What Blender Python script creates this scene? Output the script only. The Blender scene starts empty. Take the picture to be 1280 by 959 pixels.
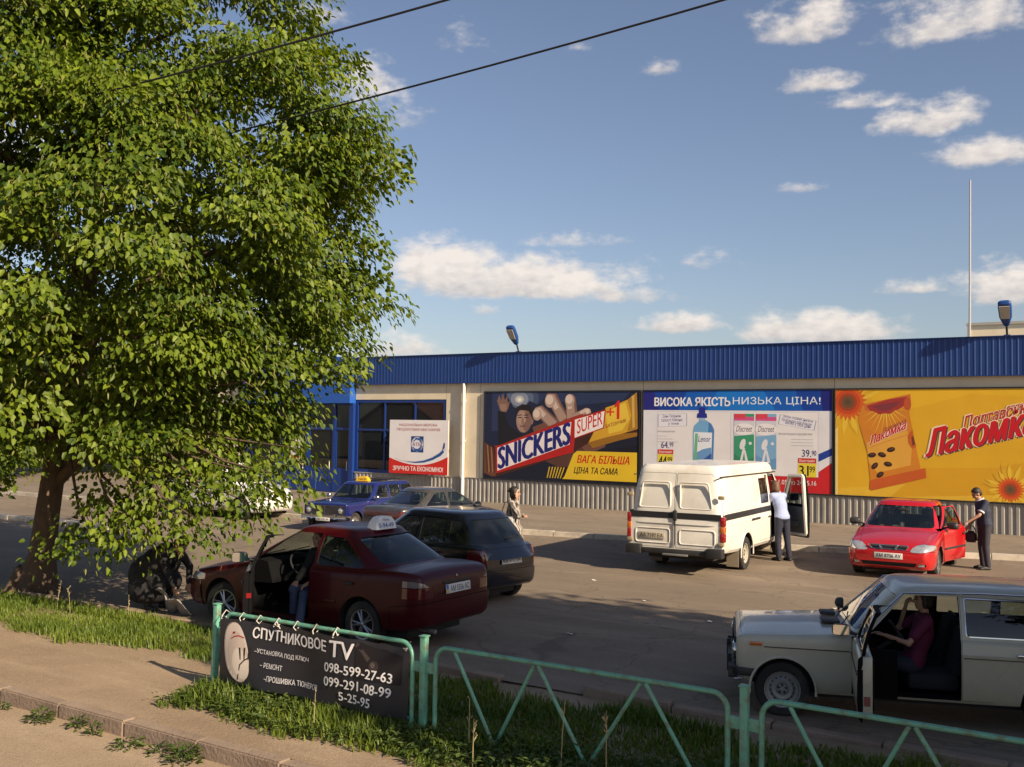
import bpy, bmesh, math, random
import numpy as np
from mathutils import Vector, Matrix, Euler
random.seed(7); np.random.seed(7)
D = math.radians
SC = bpy.context.scene
COL = SC.collection

# ---------------------------------------------------------------- camera
F_PX, IMG_W, IMG_H, CAM_Z = 1250.0, 1280.0, 959.0, 2.75
YAW, ROLL = D(32.5), D(0.9)
PITCH = math.atan((537.0 - 479.5) / F_PX)
_fw = Vector((-math.sin(YAW) * math.cos(PITCH), math.cos(YAW) * math.cos(PITCH), math.sin(PITCH)))
_r0 = Vector((math.cos(YAW), math.sin(YAW), 0))
_u0 = _r0.cross(_fw)
_r = _r0 * math.cos(ROLL) + _u0 * math.sin(ROLL)
_u = -_r0 * math.sin(ROLL) + _u0 * math.cos(ROLL)
cam_d = bpy.data.cameras.new('camera')
cam = bpy.data.objects.new('camera', cam_d)
COL.objects.link(cam)
cam.matrix_world = Matrix(((_r.x, _u.x, -_fw.x, 0), (_r.y, _u.y, -_fw.y, 0), (_r.z, _u.z, -_fw.z, CAM_Z), (0, 0, 0, 1)))
cam_d.sensor_width = 36.0
cam_d.lens = F_PX / IMG_W * 36.0
cam_d.clip_start = 0.1
cam_d.clip_end = 5000
SC.camera = cam

# ---------------------------------------------------------------- light
SUN_TO = Vector((1.72, -0.42, 1.0)).normalized()
SUN_EL = math.asin(SUN_TO.z)
sun_d = bpy.data.lights.new('sun', 'SUN')
sun_d.energy = 5.0
sun_d.angle = D(0.55)
sun_d.color = (1.0, 0.82, 0.60)
sun = bpy.data.objects.new('sun', sun_d)
COL.objects.link(sun)
sun.rotation_euler = SUN_TO.to_track_quat('Z', 'Y').to_euler()
sun.location = (20, -10, 40)

W = bpy.data.worlds.new('World')
SC.world = W
W.use_nodes = True
nt = W.node_tree
nt.nodes.clear()
N = nt.nodes.new
L = nt.links.new
w_out = N('ShaderNodeOutputWorld')
w_bg = N('ShaderNodeBackground')
w_bg.inputs['Strength'].default_value = 0.067
L(w_bg.outputs[0], w_out.inputs[0])
sky = N('ShaderNodeTexSky')
sky.sky_type = 'NISHITA'
sky.sun_disc = False
sky.sun_elevation = SUN_EL
sky.sun_rotation = math.atan2(SUN_TO.x, SUN_TO.y)
sky.air_density = 1.0
sky.dust_density = 1.1
sky.ozone_density = 1.6
tc = N('ShaderNodeTexCoord')
sep = N('ShaderNodeSeparateXYZ')
L(tc.outputs['Generated'], sep.inputs[0])


def wmath(op, a, b=None, c=None):
    n = N('ShaderNodeMath')
    n.operation = op
    for i, v in enumerate((a, b, c)):
        if v is None:
            continue
        if isinstance(v, (int, float)):
            n.inputs[i].default_value = v
        else:
            L(v, n.inputs[i])
    return n.outputs[0]


w_az = wmath('ARCTAN2', sep.outputs['X'], sep.outputs['Y'])
w_el = wmath('ARCSINE', sep.outputs['Z'])
comb = N('ShaderNodeCombineXYZ')
L(wmath('MULTIPLY', w_az, 1.0), comb.inputs[0])
L(wmath('MULTIPLY', w_el, 1.7), comb.inputs[1])
nz = N('ShaderNodeTexNoise')
nz.inputs['Scale'].default_value = 26.0
nz.inputs['Detail'].default_value = 7.0
nz.inputs['Roughness'].default_value = 0.60
L(comb.outputs[0], nz.inputs['Vector'])
nz2 = N('ShaderNodeTexNoise')
nz2.inputs['Scale'].default_value = 70.0
nz2.inputs['Detail'].default_value = 4.0
L(comb.outputs[0], nz2.inputs['Vector'])
w_noise = wmath('ADD', wmath('MULTIPLY', wmath('SUBTRACT', nz.outputs['Fac'], 0.5), 1.9),
                wmath('MULTIPLY', wmath('SUBTRACT', nz2.outputs['Fac'], 0.5), 0.45))


# clouds of that afternoon: compass bearing, height above the horizon, half width, half height (degrees), density
CLOUDS = [(-32.1, 8.9, 7.4, 1.6, 1.5), (-36.3, 9.6, 3.6, 1.7, 1.6), (-36.9, 10.8, 1.2, 0.5, 0.80), (-26.8, 8.1, 3.6, 0.9, 0.80), (-22.8, 6.3, 2.8, 0.8, 1.3), (-15.2, 6.1, 4.4, 1.3, 1.5), (-39.0, 4.8, 2.4, 0.9, 1.00), (-9.8, 16.8, 2.8, 1.5, 1.05), (-7.1, 14.8, 2.9, 1.3, 1.00), (-16.0, 22.3, 2.8, 1.9, 1.00), (-8.4, 21.5, 4.2, 1.8, 1.05), (-13.3, 17.8, 2.3, 0.7, 0.70), (-15.5, 19.1, 2.0, 1.0, 0.70), (-6.1, 8.1, 2.8, 1.4, 1.15), (-10.3, 8.0, 1.8, 0.5, 0.80), (-29.9, 10.9, 2.9, 0.5, 0.55), (-41.6, 19.4, 2.4, 2.0, 0.75), (-39.7, 17.6, 2.2, 1.2, 0.50), (-35.1, 21.7, 1.3, 0.9, 0.30), (-24.5, 20.2, 1.2, 0.6, 0.40), (-22.1, 9.8, 2.0, 0.6, 0.35), (-16.2, 13.5, 1.2, 0.4, 0.40), (-34.2, 6.9, 0.9, 0.4, 0.60), (-43.9, 22.3, 1.6, 1.1, 0.45), (-28.9, 21.4, 0.6, 0.5, 0.50),
          (-50.0, 7.0, 5.0, 2.4, .9), (-60.0, 14.0, 6.0, 3.2, .9), (14.0, 14.0, 8.0, 3.2, .9), (40.0, 20.0, 10.0, 4.0, .8), (120.0, 18.0, 14.0, 5.0, .8), (-120.0, 22.0, 14.0, 6.0, .8), (180.0, 25.0, 12.0, 6.0, .7)]
w_mask = None
w_low = None
for az, el, hw, hh, dens in CLOUDS:
    hw, hh = hw * 1.15, hh * (1.4 if el < 12 else 1.12)
    u = wmath('DIVIDE', wmath('SUBTRACT', w_az, D(az)), D(hw))
    v0 = wmath('DIVIDE', wmath('SUBTRACT', w_el, D(el - hh * .35)), D(hh))
    v = wmath('MAXIMUM', v0, wmath('MULTIPLY', v0, -2.6))
    r2 = wmath('ADD', wmath('MULTIPLY', u, u), wmath('MULTIPLY', v, v))
    m = wmath('MULTIPLY', wmath('SUBTRACT', 1.0, wmath('SQRT', r2)), dens)
    m = wmath('MAXIMUM', m, -1.0)
    w_mask = m if w_mask is None else wmath('MAXIMUM', w_mask, m)
    lo = wmath('MULTIPLY', wmath('MINIMUM', wmath('MAXIMUM', wmath('MULTIPLY', wmath('ADD', m, 0.45), 2.2), 0.0), 1.0), wmath('ADD', 0.55, wmath('MULTIPLY', v0, 0.75)))
    w_low = lo if w_low is None else wmath('MAXIMUM', w_low, lo)
mr = N('ShaderNodeMapRange')
mr.interpolation_type = 'SMOOTHSTEP'
mr.inputs['From Min'].default_value = 0.0
mr.inputs['From Max'].default_value = 0.85
L(wmath('ADD', w_mask, w_noise), mr.inputs['Value'])
cmix = N('ShaderNodeMix')
cmix.data_type = 'RGBA'
cmix.inputs['A'].default_value = (4.6, 4.4, 4.5, 1)
cmix.inputs['B'].default_value = (8.6, 7.8, 7.1, 1)
lown = wmath('ADD', w_low, wmath('MULTIPLY', wmath('SUBTRACT', nz2.outputs['Fac'], .5), 1.2))
mr2 = N('ShaderNodeClamp')
L(lown, mr2.inputs['Value'])
L(mr2.outputs[0], cmix.inputs['Factor'])
# hazy blue of the photograph's sky
hs = N('ShaderNodeHueSaturation')
hs.inputs['Saturation'].default_value = 0.93
hs.inputs['Value'].default_value = 1.0
L(sky.outputs[0], hs.inputs['Color'])
skm = N('ShaderNodeMix')
skm.data_type = 'RGBA'
L(wmath('MULTIPLY', mr.outputs[0], 0.93), skm.inputs['Factor'])
tnt = N('ShaderNodeMix')
tnt.data_type = 'RGBA'
tnt.blend_type = 'MULTIPLY'
tnt.inputs['Factor'].default_value = 1.0
tnt.inputs['B'].default_value = (1.03, .985, 1.03, 1)
L(hs.outputs[0], tnt.inputs['A'])
L(tnt.outputs['Result'], skm.inputs['A'])
L(cmix.outputs['Result'], skm.inputs['B'])
L(skm.outputs['Result'], w_bg.inputs['Color'])

SC.view_settings.view_transform = 'Standard'
SC.view_settings.look = 'None'
SC.view_settings.gamma = 1.0
SC.view_settings.exposure = 0.72
SC.view_settings.use_curve_mapping = False
SC.render.film_transparent = False
try:
    SC.cycles.max_bounces = 8
    SC.cycles.transparent_max_bounces = 24
    SC.cycles.use_denoising = True
    SC.cycles.sample_clamp_indirect = 6.0
    SC.cycles.caustics_reflective = False
    SC.cycles.caustics_refractive = False
except Exception:
    pass


# ---------------------------------------------------------------- helpers
def lin(c):
    return tuple(((v / 255.0) / 12.92 if v / 255.0 <= 0.04045 else ((v / 255.0 + .055) / 1.055) ** 2.4) for v in c)


_mats = {}


def mat(name, col, rough=.6, metal=0.0, var=.12, scale=6.0, bump=0.0, bscale=40.0, coat=0.0, spec=.5, srgb=False, dirt=None, dirt_amt=.5, dscale=2.0):
    """Procedural material: noise-varied colour, optional grime and bump."""
    if name in _mats:
        return _mats[name]
    if srgb:
        col = lin(col)
    m = bpy.data.materials.new(name)
    m.use_nodes = True
    t = m.node_tree
    t.nodes.clear()
    n, l = t.nodes.new, t.links.new
    out = n('ShaderNodeOutputMaterial')
    b = n('ShaderNodeBsdfPrincipled')
    l(b.outputs[0], out.inputs[0])
    b.inputs['Roughness'].default_value = rough
    b.inputs['Metallic'].default_value = metal
    b.inputs['Specular IOR Level'].default_value = spec
    if coat:
        b.inputs['Coat Weight'].default_value = coat
        b.inputs['Coat Roughness'].default_value = .06
    tcn = n('ShaderNodeTexCoord')
    nz = n('ShaderNodeTexNoise')
    nz.inputs['Scale'].default_value = scale
    nz.inputs['Detail'].default_value = 5
    l(tcn.outputs['Object'], nz.inputs['Vector'])
    mx = n('ShaderNodeMix')
    mx.data_type = 'RGBA'
    mx.inputs['A'].default_value = (*[max(0, c * (1 - var)) for c in col], 1)
    mx.inputs['B'].default_value = (*[min(1, c * (1 + var)) for c in col], 1)
    l(nz.outputs['Fac'], mx.inputs['Factor'])
    last = mx.outputs['Result']
    if dirt:
        nd = n('ShaderNodeTexNoise')
        nd.inputs['Scale'].default_value = dscale
        nd.inputs['Detail'].default_value = 8
        nd.inputs['Roughness'].default_value = .7
        l(tcn.outputs['Object'], nd.inputs['Vector'])
        rp = n('ShaderNodeMapRange')
        rp.inputs['From Min'].default_value = .48
        rp.inputs['From Max'].default_value = .72
        rp.inputs['To Max'].default_value = dirt_amt
        l(nd.outputs['Fac'], rp.inputs['Value'])
        m2 = n('ShaderNodeMix')
        m2.data_type = 'RGBA'
        m2.inputs['B'].default_value = (*dirt, 1)
        l(rp.outputs[0], m2.inputs['Factor'])
        l(last, m2.inputs['A'])
        last = m2.outputs['Result']
    l(last, b.inputs['Base Color'])
    if bump:
        nb = n('ShaderNodeTexNoise')
        nb.inputs['Scale'].default_value = bscale
        nb.inputs['Detail'].default_value = 4
        l(tcn.outputs['Object'], nb.inputs['Vector'])
        bp = n('ShaderNodeBump')
        bp.inputs['Strength'].default_value = bump
        bp.inputs['Distance'].default_value = .02
        l(nb.outputs['Fac'], bp.inputs['Height'])
        l(bp.outputs[0], b.inputs['Normal'])
    _mats[name] = m
    return m


def flat(rgb, rough=.55):
    """Printed colour (vinyl banner ink), given as it looks on white paper in sRGB."""
    return mat('print_%02x%02x%02x' % rgb, rgb, rough=rough, var=.11, scale=1.1, srgb=True, spec=.3, bump=.35, bscale=1.6)


def glass_mat(name, tint=(.5, .55, .55), opacity=.35, rough=.02, gloss=1.0):
    if name in _mats:
        return _mats[name]
    m = bpy.data.materials.new(name)
    m.use_nodes = True
    t = m.node_tree
    t.nodes.clear()
    n, l = t.nodes.new, t.links.new
    out = n('ShaderNodeOutputMaterial')
    tr = n('ShaderNodeBsdfTransparent')
    tr.inputs[0].default_value = (*tint, 1)
    gl = n('ShaderNodeBsdfGlossy')
    gl.inputs['Roughness'].default_value = rough
    gl.inputs['Color'].default_value = (gloss, gloss, gloss, 1)
    df = n('ShaderNodeBsdfDiffuse')
    df.inputs[0].default_value = (.02, .025, .03, 1)
    fr = n('ShaderNodeFresnel')
    fr.inputs['IOR'].default_value = 1.55
    nz = n('ShaderNodeTexNoise')
    nz.inputs['Scale'].default_value = 3
    m1 = n('ShaderNodeMixShader')
    m1.inputs[0].default_value = opacity
    l(tr.outputs[0], m1.inputs[1])
    l(df.outputs[0], m1.inputs[2])
    m2 = n('ShaderNodeMixShader')
    # only the outer face of the sheet mirrors; the inner face lets the light out again
    geo = n('ShaderNodeNewGeometry')
    inv = n('ShaderNodeMath')
    inv.operation = 'SUBTRACT'
    inv.inputs[0].default_value = 1.0
    l(geo.outputs['Backfacing'], inv.inputs[1])
    mu = n('ShaderNodeMath')
    mu.operation = 'MULTIPLY'
    l(fr.outputs[0], mu.inputs[0])
    l(inv.outputs[0], mu.inputs[1])
    l(mu.outputs[0], m2.inputs[0])
    l(m1.outputs[0], m2.inputs[1])
    l(gl.outputs[0], m2.inputs[2])
    l(m2.outputs[0], out.inputs[0])
    _mats[name] = m
    return m


def place(o, parent):
    COL.objects.link(o)
    if parent is not None:
        o.parent = parent
    return o


def empty(name, loc, rz=0, label=None, cat=None, group=None):
    o = bpy.data.objects.new(name, None)
    o.empty_display_size = .2
    COL.objects.link(o)
    o.location = loc
    o.rotation_euler = (0, 0, rz)
    tag(o, label, cat, group)
    return o


def tag(o, label=None, cat=None, group=None, kind=None):
    if label:
        o['label'] = label
    if cat:
        o['category'] = cat
    if group:
        o['group'] = group
    if kind:
        o['kind'] = kind
    return o


class MB:
    """Collects primitive shapes, then links them as ONE mesh object."""

    def __init__(self):
        self.v, self.f, self.m = [], [], []

    def add(self, vs, fs, m=0):
        b = len(self.v)
        self.v += [tuple(p) for p in vs]
        self.f += [tuple(i + b for i in f) for f in fs]
        self.m += [m] * len(fs)
        return self

    def box(self, x0, x1, y0, y1, z0, z1, m=0, bev=0):
        if bev <= 0:
            vs = [(x0, y0, z0), (x1, y0, z0), (x1, y1, z0), (x0, y1, z0), (x0, y0, z1), (x1, y0, z1), (x1, y1, z1), (x0, y1, z1)]
            return self.add(vs, [(0, 3, 2, 1), (4, 5, 6, 7), (0, 1, 5, 4), (1, 2, 6, 5), (2, 3, 7, 6), (3, 0, 4, 7)], m)
        bm = bmesh.new()
        bmesh.ops.create_cube(bm, size=1)
        for v in bm.verts:
            v.co = Vector(((x0 + x1) / 2 + v.co.x * (x1 - x0), (y0 + y1) / 2 + v.co.y * (y1 - y0), (z0 + z1) / 2 + v.co.z * (z1 - z0)))
        bmesh.ops.bevel(bm, geom=bm.edges[:], offset=bev, segments=2, affect='EDGES', profile=.5)
        return self.bm(bm, m)

    def bm(self, bm, m=0, mtx=None):
        bm.verts.index_update()
        vs = [(mtx @ v.co) if mtx else v.co.copy() for v in bm.verts]
        self.add(vs, [[v.index for v in f.verts] for f in bm.faces], m)
        bm.free()
        return self

    def tube(self, pts, r, m=0, seg=8, cap=True):
        pts = [Vector(p) for p in pts]
        rs = r if isinstance(r, (list, tuple)) else [r] * len(pts)
        vs, fs = [], []
        t0 = (pts[1] - pts[0]).normalized()
        ref = Vector((0, 0, 1)) if abs(t0.z) < .9 else Vector((1, 0, 0))
        n = t0.cross(ref).normalized()
        for i, p in enumerate(pts):
            t = ((pts[min(i + 1, len(pts) - 1)] - p).normalized() + (p - pts[max(i - 1, 0)]).normalized())
            t = t.normalized() if t.length > 1e-6 else t0
            n = (n - t * n.dot(t)).normalized()
            b = t.cross(n)
            for k in range(seg):
                a = 2 * math.pi * k / seg
                vs.append(p + (n * math.cos(a) + b * math.sin(a)) * rs[i])
        for i in range(len(pts) - 1):
            for k in range(seg):
                k2 = (k + 1) % seg
                fs.append((i * seg + k, i * seg + k2, (i + 1) * seg + k2, (i + 1) * seg + k))
        if cap:
            fs.append(tuple(range(seg))[::-1])
            fs.append(tuple((len(pts) - 1) * seg + k for k in range(seg)))
        return self.add(vs, fs, m)

    def lathe(self, prof, c=(0, 0, 0), axis='z', m=0, seg=24):
        """prof: list of (radius, height) along axis."""
        vs, fs = [], []
        for r, h in prof:
            for k in range(seg):
                a = 2 * math.pi * k / seg
                p = (r * math.cos(a), r * math.sin(a), h)
                if axis == 'y':
                    p = (p[0], p[2], p[1])
                elif axis == 'x':
                    p = (p[2], p[0], p[1])
                vs.append((p[0] + c[0], p[1] + c[1], p[2] + c[2]))
        for i in range(len(prof) - 1):
            for k in range(seg):
                k2 = (k + 1) % seg
                q = (i * seg + k, i * seg + k2, (i + 1) * seg + k2, (i + 1) * seg + k)
                fs.append(q if axis != 'y' else q[::-1])
        return self.add(vs, fs, m)

    def prism(self, poly, a, b, axis='y', m=0):
        """poly: 2-D polygon swept from a to b along axis. axis y: poly is (x,z); x: (y,z); z: (x,y)."""
        def P(p, t):
            return {'y': (p[0], t, p[1]), 'x': (t, p[0], p[1]), 'z': (p[0], p[1], t)}[axis]
        n = len(poly)
        area = sum(poly[i][0] * poly[(i + 1) % n][1] - poly[(i + 1) % n][0] * poly[i][1] for i in range(n))
        if area < 0:
            poly = poly[::-1]
        vs = [P(p, a) for p in poly] + [P(p, b) for p in poly]
        fs = [tuple(range(n)), tuple(range(2 * n - 1, n - 1, -1))]
        fs += [(i, i + n, (i + 1) % n + n, (i + 1) % n) for i in range(n)]
        fl = (b > a) != (axis == 'y')
        if fl:
            fs = [f[::-1] for f in fs]
        return self.add(vs, fs, m)

    def mesh(self, name, mats):
        me = bpy.data.meshes.new(name)
        me.from_pydata(self.v, [], self.f)
        for mm in (mats if isinstance(mats, (list, tuple)) else [mats]):
            me.materials.append(mm)
        me.polygons.foreach_set('material_index', self.m)
        me.update()
        return me

    def build(self, name, mats, parent=None, smooth=30, loc=None, rel=False):
        """rel: coordinates are world ones; make them relative to the (unrotated) parent."""
        if rel and parent is not None:
            p = parent
            off = Vector((0, 0, 0))
            while p is not None:
                off += p.location
                p = p.parent
            self.v = [tuple(Vector(q) - off) for q in self.v]
        elif rel and loc is not None:
            self.v = [tuple(Vector(q) - Vector(loc)) for q in self.v]
        me = self.mesh(name, mats)
        if smooth:
            me.polygons.foreach_set('use_smooth', [True] * len(me.polygons))
            me.set_sharp_from_angle(angle=D(smooth))
        o = bpy.data.objects.new(name, me)
        place(o, parent)
        if loc is not None:
            o.location = loc
        return o


def roundpoly(pts, r, n=4):
    out = []
    m = len(pts)
    for i in range(m):
        p0, p, p1 = Vector(pts[i - 1]), Vector(pts[i]), Vector(pts[(i + 1) % m])
        a, b = (p0 - p), (p1 - p)
        k = min(r, a.length * .45, b.length * .45)
        A, B = p + a.normalized() * k, p + b.normalized() * k
        for j in range(n + 1):
            t = j / n
            out.append(tuple(A * (1 - t) ** 2 + p * 2 * t * (1 - t) + B * t * t))
    return out


def text_mesh(body, size=1.0, bold=0.0, shear=0.0, spacing=1.0):
    """Outline of a line of lettering as (verts, faces, width, height), lower left at 0,0."""
    c = bpy.data.curves.new('text', 'FONT')
    c.body = body
    c.size = 1
    c.offset = bold
    c.shear = shear
    c.space_character = spacing
    c.resolution_u = 3
    o = bpy.data.objects.new('text', c)
    COL.objects.link(o)
    bpy.context.view_layer.update()
    dg = bpy.context.evaluated_depsgraph_get()
    me = bpy.data.meshes.new_from_object(o.evaluated_get(dg))
    vs = np.array([v.co[:] for v in me.vertices]) if len(me.vertices) else np.zeros((1, 3))
    fs = [tuple(p.vertices) for p in me.polygons]
    bpy.data.objects.remove(o)
    bpy.data.curves.remove(c)
    bpy.data.meshes.remove(me)
    mn, mx = vs.min(0), vs.max(0)
    vs = vs - mn
    return vs, fs, mx[0] - mn[0], mx[1] - mn[1]


class Board:
    """A flat printed board. u to the right, v up (metres), facing -n. Layers lie a millimetre apart."""

    def __init__(self, origin, ux, uz, n, w, h):
        self.o, self.ux, self.uz, self.n, self.w, self.h = Vector(origin), Vector(ux), Vector(uz), Vector(n), w, h
        self.layers = []
        self.k = 1
        self.lift, self.step, self.joined = .0006, .00009, False
        self.us = 1.0

    def P(self, u, v, d):
        return self.o + self.ux * u + self.uz * v - self.n * d

    def part(self, name):
        self.cur = (MB(), [])
        self.name = name
        self.layers.append((name, self.cur))
        return self

    def _mi(self, rgb):
        mb, ms = self.cur
        m = rgb if not isinstance(rgb, tuple) else flat(rgb)
        if m not in ms:
            ms.append(m)
        return ms.index(m)

    def poly(self, pts, rgb, frac=True):
        self.k += 1
        d = self.lift + self.step * self.k
        mi = self._mi(rgb)
        s = (self.w * self.us, self.h) if frac else (1, 1)
        ps = [Vector((min(max(p[0] * s[0], .002), self.w - .002), min(max(p[1] * s[1], .002), self.h - .002))) for p in pts]
        a = sum(ps[i].x * ps[i - 1].y - ps[i - 1].x * ps[i].y for i in range(len(ps)))
        if a > 0:
            ps = ps[::-1]
        self.cur[0].add([self.P(p.x, p.y, d) for p in ps], [tuple(range(len(ps)))], mi)
        return self

    def ell(self, u, v, ru, rv, rgb, rot=0, n=28, a0=0, a1=360):
        pts = []
        for i in range(n):
            a = D(a0 + (a1 - a0) * i / (n if a1 - a0 == 360 else n - 1))
            x, y = ru * math.cos(a) * self.w, rv * math.sin(a) * self.w
            c, s = math.cos(D(rot)), math.sin(D(rot))
            pts.append((u * self.w * self.us + x * c - y * s, v * self.h + x * s + y * c))
        return self.poly(pts, rgb, frac=False)

    def stroke(self, pts, wd, rgb):
        """thick line through pts (fractions); wd in metres"""
        ps = [Vector((p[0] * self.w * self.us, p[1] * self.h)) for p in pts]
        lft, rgt = [], []
        for i, p in enumerate(ps):
            t = (ps[min(i + 1, len(ps) - 1)] - ps[max(i - 1, 0)]).normalized()
            q = Vector((-t.y, t.x)) * (wd[i] if isinstance(wd, list) else wd) / 2
            lft.append(p + q)
            rgt.append(p - q)
        self.k += 1
        d = self.lift + self.step * self.k
        mi = self._mi(rgb)
        n = len(ps)
        vs = [self.P(p.x, p.y, d) for p in lft + rgt]
        self.cur[0].add(vs, [(i, i + n, i + n + 1, i + 1) for i in range(n - 1)], mi)
        return self

    def text(self, s, u, v, w, h, rgb, bold=0.02, shear=0, rot=0, align='l', spacing=1.0, keystone=0, climb=0):
        """lettering whose box starts at (u,v) (fractions), w x h in fractions of the board"""
        if self.name == 'lettering' and not self.joined and self.cur[0].v:
            self.part('lettering')
        self.k += 1
        d = self.lift + self.step * self.k
        mi = self._mi(rgb)
        vs, fs, tw, th = text_mesh(s, 1, 0, shear, spacing)
        W_, H_ = w * self.w * self.us, h * self.h
        c, sn = math.cos(D(rot)), math.sin(D(rot))
        e = bold * min(H_, W_ / max(1, len(s)) * 1.5) * .9
        base = None
        # a heavier weight: the same outline struck several times, a hair apart
        for q, (ox, oy) in enumerate([(0, 0)] if bold < .005 else [(-e, 0), (0, 0), (e, 0), (0, e * .5), (0, -e * .5)]):
            out = []
            for p in vs:
                fx = p[0] / tw
                x = fx * W_ + ox
                y = p[1] / th * H_ * (1 + keystone * fx) + oy + climb * self.h * fx
                if align == 'c':
                    x -= W_ / 2
                out.append(self.P(u * self.w * self.us + x * c - y * sn, v * self.h + x * sn + y * c, d + self.step * .12 * q))
            if base is None:
                base = fs
                if fs:
                    f = fs[0]
                    nn = (out[f[1]] - out[f[0]]).cross(out[f[2]] - out[f[1]])
                    if nn.dot(self.n) > 0:
                        base = [t[::-1] for t in fs]
            self.cur[0].add(out, base, mi)
        return self

    def build(self, parent, rel=True):
        obs = []
        for name, (mb, ms) in self.layers:
            if not mb.v:
                continue
            obs.append(mb.build(name, ms, parent, smooth=0, rel=rel))
        return obs

# ---------------------------------------------------------------- ground surfaces
def ground_mat(name, base, dark, light, scale=.35, fine=30, bump=.35, stain=None, rough=.9, specks=None):
    m = bpy.data.materials.new(name)
    m.use_nodes = True
    t = m.node_tree
    t.nodes.clear()
    n, l = t.nodes.new, t.links.new
    out = n('ShaderNodeOutputMaterial')
    b = n('ShaderNodeBsdfPrincipled')
    b.inputs['Roughness'].default_value = rough
    b.inputs['Specular IOR Level'].default_value = .25
    l(b.outputs[0], out.inputs[0])
    tcn = n('ShaderNodeTexCoord')

    def noise(sc, det=6, ro=.6, dist=0.0, vec=None):
        q = n('ShaderNodeTexNoise')
        q.inputs['Scale'].default_value = sc
        q.inputs['Detail'].default_value = det
        q.inputs['Roughness'].default_value = ro
        q.inputs['Distortion'].default_value = dist
        l(vec or tcn.outputs['Object'], q.inputs['Vector'])
        return q.outputs['Fac']

    def rng(f, a, c, lo=0.0, hi=1.0):
        q = n('ShaderNodeMapRange')
        q.inputs['From Min'].default_value = a
        q.inputs['From Max'].default_value = c
        q.inputs['To Min'].default_value = lo
        q.inputs['To Max'].default_value = hi
        l(f, q.inputs['Value'])
        return q.outputs[0]

    def mix(f, A, B):
        q = n('ShaderNodeMix')
        q.data_type = 'RGBA'
        l(f, q.inputs['Factor'])
        for k, v in (('A', A), ('B', B)):
            if isinstance(v, tuple):
                q.inputs[k].default_value = (*v, 1)
            else:
                l(v, q.inputs[k])
        return q.outputs['Result']
    # streaks of dust and tyre wear run with the traffic (along x)
    mp = n('ShaderNodeMapping')
    mp.inputs['Scale'].default_value = (.25, 1.3, 1)
    l(tcn.outputs['Object'], mp.inputs['Vector'])
    c = mix(rng(noise(scale, 8, .65, .6), .35, .68), dark, base)
    c = mix(rng(noise(scale * 2.2, 7, .7, .3, mp.outputs[0]), .48, .75, 0, .75), c, light)
    c = mix(rng(noise(fine, 4, .7), .35, .75, 0, .42), c, tuple(v * .55 for v in base))
    c = mix(rng(noise(fine * 4.3, 3, .7), .5, .8, 0, .4), c, tuple(min(1, v * 1.6) for v in light))
    if stain:
        c = mix(rng(noise(.9, 5, .6, .4), .60, .74, 0, .7), c, stain)
        c = mix(rng(noise(.16, 3, .5, .3), .50, .56, 0, .35), c, tuple(v * .72 for v in base))
        c = mix(rng(noise(.55, 9, .8, 1.2, mp.outputs[0]), .55, .62, 0, .45), c, light)
        # fine wandering cracks
        vr = n('ShaderNodeTexVoronoi')
        vr.feature = 'DISTANCE_TO_EDGE'
        vr.inputs['Scale'].default_value = .55
        dn = n('ShaderNodeTexNoise')
        dn.inputs['Scale'].default_value = 1.7
        dn.inputs['Detail'].default_value = 6
        l(tcn.outputs['Object'], dn.inputs['Vector'])
        va = n('ShaderNodeVectorMath')
        va.operation = 'MULTIPLY_ADD'
        l(dn.outputs['Color'], va.inputs[0])
        va.inputs[1].default_value = (1.3, 1.3, 0)
        l(tcn.outputs['Object'], va.inputs[2])
        l(va.outputs[0], vr.inputs['Vector'])
        c = mix(rng(vr.outputs['Distance'],   .003, .013, .38, 0), c, tuple(v * .6 for v in stain))
    l(c, b.inputs['Base Color'])
    bp = n('ShaderNodeBump')
    bp.inputs['Strength'].default_value = bump
    bp.inputs['Distance'].default_value = .03
    l(noise(fine * 1.4, 6, .75), bp.inputs['Height'])
    l(bp.outputs[0], b.inputs['Normal'])
    return m


M_LOT = ground_mat('dusty_asphalt', (.235, .185, .135), (.175, .138, .102), (.33, .265, .195), stain=(.10, .085, .07))
M_PAVE = ground_mat('pavement_asphalt', (.24, .195, .145), (.19, .155, .115), (.32, .26, .20), scale=.6, stain=(.12, .10, .08))
M_PATH = ground_mat('trodden_earth', (.34, .25, .165), (.26, .19, .125), (.42, .32, .22), scale=.9, fine=18, bump=.5)
M_ROAD = ground_mat('sandy_road', (.38, .285, .19), (.30, .225, .15), (.47, .36, .25), scale=.7, fine=22, bump=.5)
M_KERB = mat('kerb_concrete', (.27, .20, .145), .9, var=.28, scale=3, bump=.5, bscale=30, dirt=(.13, .09, .065), dirt_amt=.7, dscale=1.6)
M_KERBW = mat('whitewashed_kerb', (.55, .49, .40), .85, var=.2, scale=4, bump=.3, dirt=(.22, .18, .14), dirt_amt=.8, dscale=2.5)
M_EARTH = ground_mat('open_ground', (.20, .17, .11), (.12, .12, .06), (.27, .22, .15), scale=.1, fine=4)


def sheet(name, x0, x1, y0, y1, z, m, nx=1, ny=1, rough=0.0, edge=None, kind='structure'):
    vs, fs = [], []
    for j in range(ny + 1):
        for i in range(nx + 1):
            x, y = x0 + (x1 - x0) * i / nx, y0 + (y1 - y0) * j / ny
            zz = z
            if rough:
                zz += rough * (math.sin(x * 2.1 + y * 1.3) * .5 + math.sin(x * .7 - y * 3.1) * .5 + math.sin(x * 5.3 + 2 * y) * .25)
            vs.append((x, y, zz))
    for j in range(ny):
        for i in range(nx):
            a = j * (nx + 1) + i
            fs.append((a, a + 1, a + nx + 2, a + nx + 1))
    o = MB().add(vs, fs).build(name, m, None, smooth=60)
    return tag(o, kind=kind)


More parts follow.
